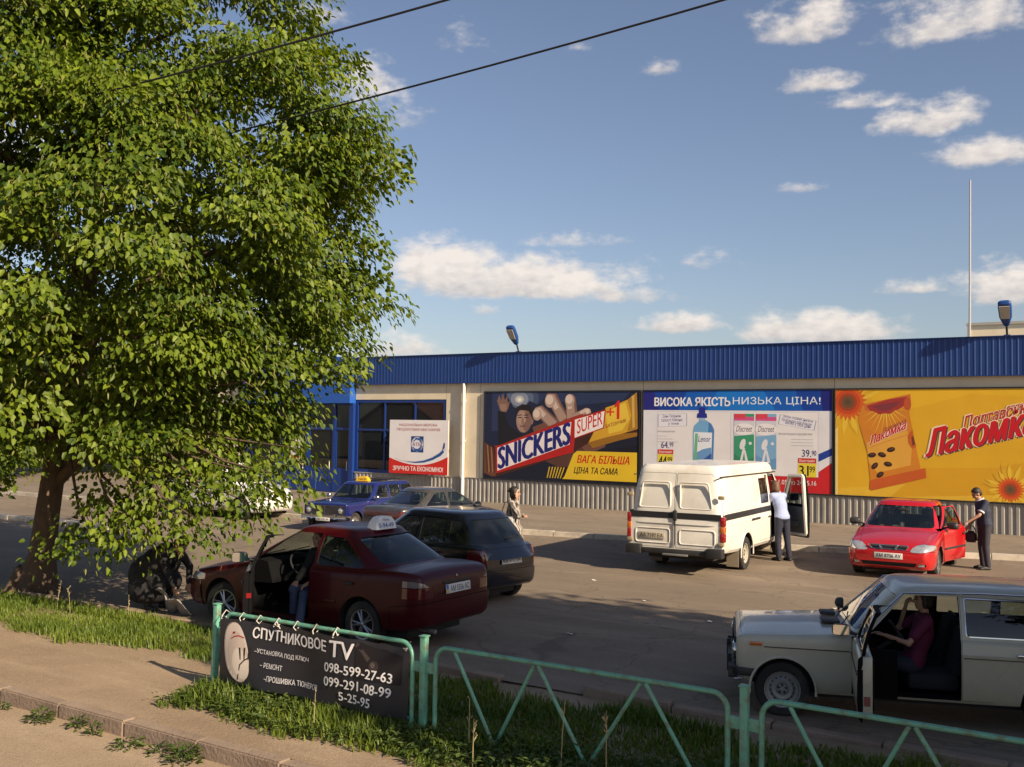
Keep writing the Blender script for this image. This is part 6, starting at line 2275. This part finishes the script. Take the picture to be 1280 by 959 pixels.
# low hanging boughs
DROOP = [(-12.6, 9.3, 1.55, .5), (-12.2, 9.1, 1.2, .45), (-12.9, 9.0, 1.0, .4), (-11.9, 9.4, 1.5, .5), (-11.5, 9.5, 1.75, .5), (-11.3, 9.2, 1.35, .42), (-10.9, 9.6, 1.6, .5), (-10.6, 9.8, 1.95, .5),
         (-10.3, 9.6, 1.55, .42), (-13.4, 9.3, 1.15, .4), (-13.7, 8.9, .95, .34), (-13.2, 9.6, 1.6, .5), (-10.1, 10.2, 2.3, .5), (-11.2, 10.0, 2.1, .6), (-12.2, 10.0, 2.1, .6), (-9.9, 9.9, 1.9, .4), (-14.6, 8.2, 1.9, .5), (-15.6, 7.9, 1.9, .5), (-12.0, 9.7, 1.9, .6), (-10.7, 9.2, 1.25, .34)]
ang_cam = math.atan2(-9.2, 15.0)
make_tree('lime_tree', 'big lime tree with hanging bright green leaves shading the left side', (-15.25, 9.6, 0), (.17, .06), 13.2, TREE_ENV, 1120, 150, (.108, .072, 1.0), 11, M_LEAF, front=(ang_cam, 1.35, .55), zmin=1.9, extra=DROOP)
# street trees beyond the right edge whose shade lies over the near cars
M_LEAF2 = leaf_mat('street_tree_leaf', (.03, .06, .012), (.08, .12, .02), .2)
SH_ENV = [(1.6, 1.6), (2.4, 2.5), (4, 2.75), (6, 2.75), (7.6, 2.5), (8.8, 1.7), (9.4, .6)]
make_tree('street_tree', 'dense street tree standing right of the grey estate car', (5.2, 8.2, 0), (0, 0), 9.4, SH_ENV, 800, 40, (.24, .22, 1.5), 21, M_LEAF2, 'trees along the verge', bract=0, zmin=1.8, limbs=12)
make_tree('street_tree', 'dense street tree second in the verge beyond the grey estate car', (9.8, 7.6, 0), (0, 0), 9.4, SH_ENV, 700, 40, (.24, .22, 1.5), 22, M_LEAF2, 'trees along the verge', bract=0, zmin=1.8, limbs=12)
# trees at the far end of the lot
FAR_ENV = [(1.0, 1.4), (2.5, 2.6), (4.5, 3.0), (6.5, 2.4), (8, 1.2), (9, .4)]
M_LEAF3 = leaf_mat('far_tree_leaf', (.022, .045, .010), (.07, .10, .018), .2)
for i, (x, y, lab) in enumerate(((-47, 27, 'far leafy tree at the end of the car park, leftmost behind the lime trunk'), (-51, 33, 'far leafy tree at the end of the car park behind the lime trunk'), (-46, 37, 'far leafy tree beside the left end of the shop'), (-58, 42, 'far leafy tree behind the others at the end of the car park'))):
    make_tree('far_tree', lab, (x, y, 0), (0, 0), 9, FAR_ENV, 230, 26, (.30, .26, 1.6), 40 + i, M_LEAF3, 'trees at the end of the car park', bract=0, limbs=10)


# grass and weeds
def blades(n, xr, yr, seed, hfn, dens=None, wd=.010):
    rng = np.random.RandomState(seed)
    x = rng.uniform(*xr, n)
    y = rng.uniform(*yr, n)
    if dens is not None:
        k = rng.rand(n) < dens(x, y)
        x, y = x[k], y[k]
    n = len(x)
    h = hfn(x, y) * rng.uniform(.45, 1.25, n)
    an = rng.uniform(0, 2 * np.pi, n)
    d = np.stack([np.cos(an), np.sin(an), np.zeros(n)], 1)
    sd = np.stack([-np.sin(an), np.cos(an), np.zeros(n)], 1)
    b = rng.uniform(.1, .75, n)[:, None] * h[:, None]
    P0 = np.stack([x, y, np.full(n, -.01)], 1)
    up = np.array([0, 0, 1.0])
    w = (wd * rng.uniform(.6, 1.5, n))[:, None]
    p1 = P0 + up * h[:, None] * .6 + d * b * .35
    p2 = P0 + up * h[:, None] * .98 + d * b
    V = np.stack([P0 - sd * w, P0 + sd * w, p1 + sd * w * .8, p2, p1 - sd * w * .8], 1)
    return V, rng


def smooth_noise(x, y, s, seed=0):
    return .5 + .5 * np.sin(x * s + seed + 1.7 * np.sin(y * s * 1.3 + seed)) * np.sin(y * s * 1.9 + 2.1 * seed + 1.3 * np.sin(x * s * .7))


M_GRASS = leaf_mat('grass_blade', (.050, .100, .011), (.165, .215, .028), .3)
M_WEED = leaf_mat('weed_leaf', (.035, .070, .014), (.10, .13, .028), .25)
M_DRY = mat('dry_stalk', (.36, .29, .15), .9, var=.25)
def edge_l(x):      # inner edge of the trodden path left of the railing
    return 7.62 + .38 * np.clip((x + 12.7) / 3.2, 0, 1) + .10 * np.sin(x * 2.3) + .06 * np.sin(x * 6.1)
def dens_l(x, y):
    e = edge_l(x)
    return np.clip((y - e) / .22, 0, 1) * np.clip((9.34 - y) / .2, .0, 1) * (.55 + .45 * smooth_noise(x, y, 2.2)) * (x < -7.5)
V1, r1_ = blades(60000, (-24, -7.5), (7.4, 9.4), 5, lambda x, y: .05 + .075 * smooth_noise(x, y, 1.6, 2) + .05 * (y > 8.9), dens_l, .007)
def dens_r(x, y):
    return np.clip((y - 6.50 - .10 * np.sin(x * 3.1) - .05 * np.sin(x * 8)) / .18, 0, 1) * np.clip((9.05 + .12 * np.sin(x * 2.7) + .1 * np.sin(x * 7) - y) / .25, 0, 1) * (.45 + .55 * smooth_noise(x, y, 2.6, 1))
V2, r2_ = blades(85000, (-8.25, 6), (6.4, 9.3), 6, lambda x, y: .05 + .085 * smooth_noise(x, y, 1.9, 3) + .05 * np.exp(-((y - 7.2) / .35) ** 2), dens_r, .0075)
V = np.concatenate([V1, V2])
tint = np.clip(np.concatenate([smooth_noise(q[:, 0, 0], q[:, 0, 1], 1.1, 4) for q in (V1, V2)]) * .7 + np.random.rand(len(V)) * .5 - .1, 0, 1)
g_ = poly_mesh('grass', V, [(0, 1, 2, 4), (4, 2, 3, 3)], tint, M_GRASS) if False else None
me_v = V
def tri_mesh(name, V, tint, m):
    F3 = [(0, 1, 2), (0, 2, 4), (4, 2, 3)]
    return poly_mesh(name, V, F3, tint, m)
tag(tri_mesh('grass', V, tint, M_GRASS), kind='stuff')
# broad-leaved ground cover among the grass along the railing
rng = np.random.RandomState(9)
n = 30000
x = rng.uniform(-8.35, 1.5, n)
y = rng.uniform(6.45, 8.0, n)
k_ = rng.rand(n) < np.clip((y - 6.50 - .12 * np.sin(x * 3.1)) / .15, 0, 1) * np.exp(-((y - 6.95) / .45) ** 2) * (.25 + .75 * smooth_noise(x, y, 3.2, 5))
x, y = x[k_], y[k_]
n = len(x)
hz = rng.uniform(.02, 1, n) ** .8 * np.where((y < 7.24) & (x < -5.6), .62, 1.0) * (.09 + .14 * smooth_noise(x, y, 2.4, 6))
an = rng.uniform(0, 6.283, n)
ax = np.stack([np.cos(an), np.sin(an), rng.uniform(-.3, .9, n)], 1)
nr = np.stack([-np.cos(an) * .4, -np.sin(an) * .4, np.ones(n)], 1) + rng.normal(0, .3, (n, 3))
V = leaves(np.stack([x, y, hz], 1), ax, nr, rng.uniform(.03, .085, n), rng.uniform(.018, .04, n), .2, .25)
tag(poly_mesh('ground_cover', V, LEAF_F, np.clip(rng.normal(.45, .25, n), 0, 1), M_WEED), kind='stuff')
# dry stalks
rr = random.Random(12)
mb = MB()
spots = [(-4.62, 6.75, .42), (-3.95, 7.0, .6), (-3.52, 6.95, .6), (-4.9, 7.1, .45), (-13.5, 8.9, .42), (-13.1, 8.85, .38), (-6.4, 6.8, .4), (-12.0, 9.0, .36)]
for x, y, h in spots:
    dx, dy = rr.uniform(-.06, .06), rr.uniform(-.05, .05)
    mb.tube([(x, y, -.01), (x + dx * .4, y + dy * .4, h * .55), (x + dx, y + dy, h)], [.0045, .0035, .002], seg=5)
    for j in range(rr.randint(3, 8)):
        t = rr.uniform(.55, 1)
        q = Vector((x + dx * t, y + dy * t, h * t))
        mb.tube([q, q + Vector((rr.uniform(-.03, .03), rr.uniform(-.03, .03), rr.uniform(.02, .05)))], [.002, .005], seg=5)
tag(mb.build('dry_stalks', M_DRY, None), kind='stuff')


def weed(x, y, z, r, h, n, seed):
    rng = np.random.RandomState(seed)
    an = rng.uniform(0, 6.283, n)
    rad = np.sqrt(rng.rand(n)) * r
    hz = rng.uniform(.05, 1, n) * h * (1 - .5 * rad / r)
    P = np.stack([rad * np.cos(an), rad * np.sin(an), hz], 1)
    ax = np.stack([np.cos(an), np.sin(an), rng.uniform(-.2, 1.0, n)], 1)
    nr = np.stack([-np.cos(an) * .5, -np.sin(an) * .5, np.ones(n)], 1) + rng.normal(0, .3, (n, 3))
    V = leaves(P, ax, nr, rng.uniform(.03, .075, n), rng.uniform(.018, .036, n), .2, .25)
    root = empty('weed', (x, y, z), 0, 'small green weed growing at the foot of the roadside kerb', 'weed', 'weeds along the roadside kerb')
    poly_mesh('foliage', V, LEAF_F, np.clip(rng.normal(.55, .25, n), 0, 1), M_WEED, root)
    st = MB()
    for i in range(5):
        a = rng.uniform(0, 6.283)
        st.tube([(0, 0, -.02), (r * .5 * math.cos(a), r * .5 * math.sin(a), h * .55), (r * .8 * math.cos(a), r * .8 * math.sin(a), h * .8)], [.005, .004, .002], seg=5)
    st.build('stem', M_WEED, root)
for i, (x, r, h, n) in enumerate(((-10.15, .13, .12, 60), (-9.75, .08, .08, 30), (-9.02, .12, .16, 90), (-8.55, .07, .18, 40), (-8.25, .06, .16, 30), (-7.72, .13, .10, 60), (-7.35, .11, .10, 60), (-7.0, .14, .17, 110), (-6.3, .09, .07, 40), (-5.85, .12, .10, 60), (-10.6, .12, .12, 60))):
    weed(x, 5.90 - .04 * (i % 3), -.14, r, h, n, 60 + i)

# ---------------------------------------------------------------- people
def ell(mb, c, r, rz=0.0, seg=14, m=0, tilt=0.0):
    bm = bmesh.new()
    bmesh.ops.create_uvsphere(bm, u_segments=seg, v_segments=seg // 2 + 2, radius=1)
    M_ = Matrix.Translation(Vector(c)) @ Matrix.Rotation(rz, 4, 'Z') @ Matrix.Rotation(tilt, 4, 'Y') @ Matrix.Diagonal((*r, 1))
    return mb.bm(bm, m, M_)


def limb(mb, pts, rad):
    mb.tube(pts, rad, seg=12)
    for p, r in zip(pts, rad):
        ell(mb, p, (r, r, r), seg=12)


def fuse(mb, name, m, parent, voxel=.011, smooth=5):
    me = mb.mesh(name, m)
    o = bpy.data.objects.new(name, me)
    COL.objects.link(o)
    r = o.modifiers.new('r', 'REMESH')
    r.mode = 'VOXEL'
    r.voxel_size = voxel
    sm = o.modifiers.new('s', 'SMOOTH')
    sm.iterations = smooth
    sm.factor = .5
    bpy.context.view_layer.update()
    me2 = bpy.data.meshes.new_from_object(o.evaluated_get(bpy.context.evaluated_depsgraph_get()))
    o.modifiers.clear()
    o.data = me2
    bpy.data.meshes.remove(me)
    me2.name = name
    me2.polygons.foreach_set('use_smooth', [True] * len(me2.polygons))
    o.parent = parent
    return o


M_SKIN = mat('skin', (.40, .225, .15), .55, var=.06)
M_HAIRD = mat('dark_hair', (.018, .013, .010), .6, var=.3, scale=40)
M_HAIRB = mat('brown_hair', (.11, .055, .028), .6, var=.3, scale=40)
M_SHOE = mat('dark_shoe', (.02, .018, .017), .6)
M_EYE = mat('eye_dark', (.02, .015, .012), .3)
M_LIP = mat('lip', (.26, .10, .085), .5)


def person(label, loc, rz, J, top, bottom, hair=M_HAIRD, sleeve='short', shoes=M_SHOE, female=False, hairlen=.0, scale=1.0, coat=None, skirt=None, grip=.5, bulk=(), fat=1.0):
    """J: joints in metres, x forward, y left, z up. head given by centre, yaw, nod."""
    root = empty('person', loc, rz, label, 'person')
    root.scale = (scale,) * 3
    V3 = {k: Vector(v) for k, v in J.items() if k not in ('yaw', 'nod')}
    yaw, nod = J.get('yaw', 0), J.get('nod', 0)
    b = MB()
    sw = .9 if female else 1.0
    spine = [V3['pelvis'], V3['pelvis'].lerp(V3['chest'], .5), V3['chest'], V3['chest'].lerp(V3['neck'], .62)]
    side = (V3['sl'] - V3['sr'])
    srz = math.atan2(side.y, side.x) - math.pi / 2
    wid = [.165, .145 * sw, .160 * sw, .150 * sw]
    dep = [.118, .105, .118, .085]

    def torso(mb, e, zt=1.0):
        for i in range(3):
            for t in (0, .25, .5, .75):
                c = spine[i].lerp(spine[i + 1], t)
                w = wid[i] + (wid[i + 1] - wid[i]) * t
                d = dep[i] + (dep[i + 1] - dep[i]) * t
                ell(mb, c, (d * fat + e, w * fat + e, .10 + e * .5), srz)
        limb(mb, [V3['sl'], V3['chest'].lerp(V3['neck'], .75), V3['sr']], [.058 + e, .07 + e, .058 + e])
    torso(b, -.012)
    for s in 'lr':
        limb(b, [V3['s' + s], V3['e' + s], V3['w' + s]], [.050, .038, .026])
        limb(b, [V3['h' + s], V3['k' + s], V3['a' + s]], [.080, .052, .036])
        limb(b, [V3['a' + s] + Vector((0, 0, -.03)), V3['t' + s]], [.036, .028])
        # hand: palm, four unequal bent fingers and a thumb off its side
        w, e_ = V3['w' + s], V3['e' + s]
        d = (w - e_).normalized()
        up = Vector((0, 0, 1)) if abs(d.z) < .85 else Vector((1, 0, 0))
        sd = d.cross(up).normalized()
        pn = sd.cross(d).normalized()
        if d.z < -.6:
            sd, pn = Vector((1, 0, 0)) - d * d.x, Vector((0, -1 if s == 'l' else 1, 0))
            sd.normalize()
        for q in np.linspace(-.028, .028, 4):
            limb(b, [w + d * .015 + sd * q * .6, w + d * .085 + sd * q], [.016, .0145])
        for q, ln in zip((-.030, -.010, .011, .031), (.066, .076, .070, .054)):
            k0 = w + d * .088 + sd * q
            k1 = k0 + (d * (1 - grip * .3) + pn * -grip * .5).normalized() * ln * .5
            k2 = k1 + (d * (1 - grip) + pn * -grip).normalized() * ln * .5
            limb(b, [k0, k1, k2], [.0105, .0098, .0088])
        t0 = w + d * .03 - sd * .026
        t1 = t0 + (d * .7 - sd * .7).normalized() * .04
        limb(b, [t0, t1, t1 + (d * .9 - sd * .15 - pn * .35).normalized() * .032], [.015, .0125, .0105])
    H = V3['head']
    limb(b, [V3['chest'].lerp(V3['neck'], .8), V3['neck'], H + Vector((-.01, 0, -.05))], [.058, .052 * sw, .052 * sw])
    R_ = Matrix.Translation(H) @ Matrix.Rotation(yaw, 4, 'Z') @ Matrix.Rotation(nod, 4, 'Y')

    def hp(x, y, z):
        return R_ @ Vector((x, y, z))

    def hel(mb, c, r):
        bm = bmesh.new()
        bmesh.ops.create_uvsphere(bm, u_segments=16, v_segments=10, radius=1)
        mb.bm(bm, 0, R_ @ Matrix.Translation(Vector(c)) @ Matrix.Diagonal((*r, 1)))
    hel(b, (-.008, 0, .03), (.092, .075, .092))
    hel(b, (.020, 0, -.045), (.062, .056, .072))
    hel(b, (.045, 0, -.085), (.035, .034, .028))
    limb(b, [hp(.082, 0, .01), hp(.103, 0, -.028)], [.011, .015])
    for s in (1, -1):
        hel(b, (-.005, s * .076, -.012), (.020, .010, .030))
        hel(b, (.06, s * .038, -.03), (.022, .022, .022))
    fuse(b, 'body', M_SKIN, root)
    f = MB()
    for s in (1, -1):
        hel(f, (.079, s * .031, .006), (.010, .014, .008))
        f.tube([hp(.086, s * .014, .027), hp(.083, s * .045, .028)], .005, seg=6)
    f.build('eyes', M_EYE, root)
    f = MB()
    f.tube([hp(.074, -.024, -.066), hp(.083, 0, -.064), hp(.074, .024, -.066)], .0065, seg=6)
    f.build('mouth', M_LIP, root)
    h = MB()
    hel(h, (-.022, 0, .046), (.096, .086, .088))
    hel(h, (-.052, 0, .0), (.062, .078, .085))
    hel(h, (.008, 0, .088), (.062, .064, .034))
    if female:
        hel(h, (-.045, 0, -.04), (.062, .082, .09 + hairlen))
        for s in (1, -1):
            hel(h, (.0, s * .074, -.02), (.036, .020, .085 + hairlen * .5))
    fuse(h, 'hair', hair, root, .010, 3)
    # clothes
    t = MB()
    torso(t, .012)
    ell(t, V3['pelvis'] + Vector((0, 0, .01)), (.128 * fat, .178 * fat, .09), srz)
    for s in 'lr':
        S_, E_, W_ = V3['s' + s], V3['e' + s], V3['w' + s]
        if sleeve == 'short':
            limb(t, [S_, S_.lerp(E_, .68)], [.068, .060])
        else:
            limb(t, [S_, E_, E_.lerp(W_, .93)], [.070, .055, .042])
    for c_, r_ in bulk:
        ell(t, c_, r_, srz)
    if coat:
        for z_, r_ in coat:
            c = V3['pelvis'].lerp((V3['kl'] + V3['kr']) / 2, z_)
            ell(t, c, (r_[0], r_[1], .12), srz)
    fuse(t, 'coat' if coat else 'shirt', top, root, .012, 6)
    if skirt:
        q = MB()
        for t_, rx, ry in skirt:
            c = V3['pelvis'].lerp((V3['al'] + V3['ar']) / 2, t_)
            ell(q, c, (rx, ry, .10), srz)
        fuse(q, 'skirt', bottom, root, .014, 5)
    else:
        q = MB()
        ell(q, V3['pelvis'] - Vector((0, 0, .02)), (.124 * fat, .172 * fat, .105), srz)
        for s in 'lr':
            limb(q, [V3['h' + s], V3['k' + s], V3['k' + s].lerp(V3['a' + s], .97)], [.100, .072, .060])
        fuse(q, 'trousers', bottom, root, .012, 6)
    for s in 'lr':
        q = MB()
        a = V3['a' + s]
        limb(q, [a + Vector((-.02, 0, -.045)), a.lerp(V3['t' + s], .55) + Vector((0, 0, -.01)), V3['t' + s]], [.042, .044, .036])
        fuse(q, 'shoe', shoes, root, .011, 2)
    return root, V3, R_


def stand(**kw):
    J = dict(pelvis=(0, 0, .94), chest=(.0, 0, 1.22), neck=(.01, 0, 1.45), head=(.03, 0, 1.60), sl=(0, .175, 1.40), sr=(0, -.175, 1.40),
             el=(-.03, .23, 1.12), er=(-.03, -.23, 1.12), wl=(.05, .24, .87), wr=(.05, -.24, .87), hl=(0, .09, .90), hr=(0, -.09, .90),
             kl=(.02, .10, .49), kr=(.02, -.10, .49), al=(-.02, .11, .09), ar=(-.02, -.11, .09), tl=(.14, .13, .035), tr=(.14, -.13, .035))
    J.update(kw)
    return J


def sit(**kw):
    J = dict(pelvis=(0, 0, .10), chest=(-.10, 0, .40), neck=(-.13, 0, .63), head=(-.11, 0, .78), sl=(-.12, .17, .57), sr=(-.12, -.17, .57),
             el=(.08, .24, .34), er=(.08, -.24, .34), wl=(.30, .16, .40), wr=(.30, -.16, .40), hl=(.04, .09, .08), hr=(.04, -.09, .08),
             kl=(.44, .11, .16), kr=(.44, -.11, .16), al=(.62, .11, -.20), ar=(.62, -.11, -.20), tl=(.76, .12, -.22), tr=(.76, -.12, -.22))
    J.update(kw)
    return J


M_NAVY = mat('navy_polo', (.022, .026, .050), .8, var=.2, scale=30)
M_TROUS = mat('slate_trousers', (.030, .030, .042), .85, var=.25, scale=14)
M_JEAN = mat('blue_jeans', (.045, .062, .115), .85, var=.35, scale=10)
M_DJEAN = mat('dark_jeans', (.018, .020, .038), .85, var=.3, scale=10)
M_LBLUE = mat('pale_blue_shirt', (.30, .36, .56), .75, var=.08)
M_BLKC = mat('black_coat', (.009, .008, .009), .8, var=.6, scale=9)
M_MAGE = mat('magenta_top', (.10, .005, .034), .8, var=.15)
M_GREYT = mat('grey_knit', (.10, .09, .085), .9, var=.3, scale=25)

# man in navy polo at the red car, bending his head, left hand on the open door
J = stand(chest=(.03, 0, 1.22), neck=(.085, 0, 1.44), head=(.16, 0, 1.565), nod=D(34), sl=(.05, .175, 1.39), sr=(.05, -.175, 1.39),
          el=(.21, .22, 1.14), wl=(.42, .16, .99), er=(.02, -.23, 1.12), wr=(.20, -.20, .92))
man, V3, R_ = person('man in navy polo and dark trousers with a bag beside the red car', (-2.90, 22.88, .0), D(212), J, M_NAVY, M_TROUS, fat=1.14)
c = MB()
pts = [V3['neck'] + Vector((.072 * math.cos(a) + .012, .074 * math.sin(a), .012 - .03 * math.cos(a))) for a in np.linspace(0, 2 * math.pi, 17)]
c.tube(pts, .016, seg=6, cap=False)
c.build('collar', mat('white_collar', (.62, .62, .64), .8), man)
for s in 'lr':
    a, e = V3['s' + s], V3['e' + s]
    p = a.lerp(e, .70)
    d = (e - a).normalized()
    MB().tube([p - d * .012, p + d * .018], [.069, .068], seg=14).build('cuff', mat('white_collar', (.62, .62, .64), .8), man)
bg = MB()
bm = bmesh.new()
bmesh.ops.create_cube(bm, size=1)
for v in bm.verts:
    v.co = Vector((v.co.x * (.26 - .05 * (v.co.z > 0)), v.co.y * .11, v.co.z * .24))
bmesh.ops.bevel(bm, geom=bm.edges[:], offset=.04, segments=3, affect='EDGES')
bg.bm(bm)
o = bg.build('bag', mat('dark_plum_leather', (.035, .016, .026), .45, var=.3), None, loc=(-3.17, 22.98, .66))
bpy.context.view_layer.update()
MB().tube([(-.09, 0, .10), (-.06, 0, .20), (0, 0, .235), (.06, 0, .20), (.09, 0, .10)], .012, seg=6).build('strap', M_RUB, o)
tag(o, 'dark plum handbag hanging from the hand of the man in navy polo', 'bag')

# person at the van door, back turned, leaning in
J = stand(pelvis=(0, 0, .93), chest=(.07, 0, 1.20), neck=(.16, 0, 1.42), head=(.22, 0, 1.56), nod=D(15), sl=(.13, .16, 1.37), sr=(.13, -.16, 1.37),
          el=(.30, .22, 1.16), er=(.30, -.22, 1.16), wl=(.50, .12, 1.20), wr=(.50, -.12, 1.20), kl=(.03, .09, .49), kr=(-.04, -.10, .49), ar=(-.10, -.11, .09), tr=(.06, -.13, .035))
person('person in pale blue shirt and dark jeans leaning into the open van door', (-6.72, 21.52, 0), D(150), J, M_LBLUE, M_DJEAN, hair=M_HAIRB, female=True, hairlen=.02, fat=1.05, scale=1.02)

# woman walking past the dark hatchback
M_SHAWL = bpy.data.materials.new('striped_shawl')
M_SHAWL.use_nodes = True
t_ = M_SHAWL.node_tree
bs = t_.nodes['Principled BSDF']
bs.inputs['Roughness'].default_value = .9
wv = t_.nodes.new('ShaderNodeTexWave')
wv.bands_direction = 'Y'
wv.inputs['Scale'].default_value = 5.5
wv.inputs['Distortion'].default_value = 3.5
wv.inputs['Detail'].default_value = 3
wv.inputs['Detail Scale'].default_value = 2
tcx = t_.nodes.new('ShaderNodeTexCoord')
t_.links.new(tcx.outputs['Object'], wv.inputs['Vector'])
rp = t_.nodes.new('ShaderNodeValToRGB')
rp.color_ramp.elements[0].color = (.05, .045, .045, 1)
rp.color_ramp.elements[1].color = (.42, .37, .32, 1)
t_.links.new(wv.outputs['Fac'], rp.inputs[0])
t_.links.new(rp.outputs[0], bs.inputs['Base Color'])
J = stand(pelvis=(0, 0, .94), el=(.04, .23, 1.14), wl=(.17, .08, 1.16), er=(.16, -.20, 1.16), wr=(.10, -.11, 1.46), kl=(.14, .09, .51), al=(.16, .09, .09), tl=(.31, .10, .05), kr=(-.05, -.09, .49), ar=(-.24, -.09, .13), tr=(-.12, -.1, .04))
wo, V3, R_ = person('woman with dark tied hair and striped grey wrap walking beside the black hatchback', (-10.15, 16.05, 0), D(18), J, M_SHAWL, M_GREYT, female=True, sleeve='long', scale=.97, fat=1.12, coat=[(.1, (.19, .23)), (.3, (.18, .22)), (.5, (.19, .22)), (.7, (.20, .22)), (.9, (.20, .22))])
MB().tube([R_ @ Vector((-.10, 0, .05)), R_ @ Vector((-.14, 0, .06))], [.04, .045], seg=12).build('hair_bun', M_HAIRD, wo)
bb = MB()
bm = bmesh.new()
bmesh.ops.create_cube(bm, size=1)
for v in bm.verts:
    v.co = Vector((v.co.x * .30, v.co.y * .10, v.co.z * .30))
bmesh.ops.bevel(bm, geom=bm.edges[:], offset=.04, segments=3, affect='EDGES')
bb.bm(bm)
o = bb.build('bag', mat('white_black_bag', (.40, .40, .40), .6, var=.9, scale=5), None, loc=(-10.10, 15.74, .98))
o.rotation_euler = (0, 0, D(18))
MB().tube([(-.12, 0, .14), (-.06, .08, .40), (.02, .12, .44), (.12, .02, .14)], .012, seg=6).build('strap', M_RUB, o)
tag(o, 'white and black shoulder bag on the arm of the woman in the striped wrap', 'bag')

# man in black bending down in front of the maroon taxi
J = dict(pelvis=(-.10, 0, .58), chest=(.12, 0, .78), neck=(.30, 0, .90), head=(.43, 0, .94), nod=D(42), sl=(.24, .18, .86), sr=(.24, -.18, .86), el=(.42, .22, .62), er=(.40, -.22, .62), wl=(.50, .12, .40), wr=(.48, -.14, .38),
         hl=(-.08, .10, .55), hr=(-.08, -.10, .55), kl=(.26, .15, .42), kr=(.24, -.15, .40), al=(.0, .13, .09), ar=(-.02, -.13, .09), tl=(.16, .15, .04), tr=(.14, -.15, .04))
person('man in a loose black coat crouching in front of the maroon taxi', (-12.45, 9.80, 0), D(8), J, M_BLKC, M_BLKC, sleeve='long', fat=1.2, scale=1.03, coat=[(0, (.26, .28)), (.25, (.26, .30)), (.5, (.22, .29))], bulk=[((-.12, 0, .50), (.30, .31, .30)), ((-.10, 0, .34), (.30, .33, .24)), ((-.08, 0, .24), (.31, .35, .16)), ((.08, 0, .68), (.27, .29, .24)), ((.22, 0, .80), (.20, .27, .18)), ((.16, 0, .42), (.22, .28, .20))])
# crumpled grey plastic sheet he is holding
mb = MB()
vs = []
rr = random.Random(5)
for j in range(9):
    for i in range(9):
        u, v = i / 8, j / 8
        vs.append((u * .52 + .05 * math.sin(v * 5), (v - .5) * .30 + .04 * math.sin(u * 7), .02 + .36 * (1 - v) * (1 - .4 * u) + .05 * math.sin(u * 9 + v * 4) + rr.uniform(-.012, .012)))
mb.add(vs, [(j * 9 + i, j * 9 + i + 1, (j + 1) * 9 + i + 1, (j + 1) * 9 + i) for j in range(8) for i in range(8)])
o = mb.build('plastic_sheet', mat('grey_plastic', (.30, .29, .28), .35, var=.15), None, loc=(-12.05, 9.62, 0), smooth=70)
sd_ = o.modifiers.new('s', 'SOLIDIFY')
sd_.thickness = .004
tag(o, 'crumpled pale grey plastic sheet in the hands of the crouching man', 'plastic sheet')

# man sitting sideways in the maroon taxi, jeans out of the door
J = sit(chest=(.0, .0, .42), neck=(.04, 0, .64), head=(.08, 0, .78), sl=(.02, .17, .58), sr=(.02, -.17, .58), el=(.14, .22, .34), er=(.14, -.22, .34), wl=(.34, .14, .24), wr=(.34, -.14, .22), kl=(.44, .14, .08), kr=(.40, -.12, .12), al=(.60, .24, -.36), ar=(.40, -.10, -.28), tl=(.74, .28, -.43), tr=(.54, -.12, -.32))
person('man in dark jacket and blue jeans sitting in the doorway of the maroon taxi', (-9.50, 10.2, .45), D(-96), J, M_BLKC, M_JEAN, sleeve='long')
# driver of the pale grey estate
J = sit(er=(.10, -.22, .42), wr=(.06, -.08, .66), yaw=D(10))
person('driver in magenta top sitting in the pale grey estate', (-1.99, 10.53, .44), D(201), J, M_MAGE, M_DJEAN, sleeve='short', scale=.90, female=True, hairlen=-.02)
# passenger of the red saloon
person('passenger in dark clothes behind the windscreen of the red saloon', (-4.62, 22.2, .49), D(-88), sit(), M_GREYT, M_DJEAN, hair=M_HAIRB, sleeve='long', scale=.95)
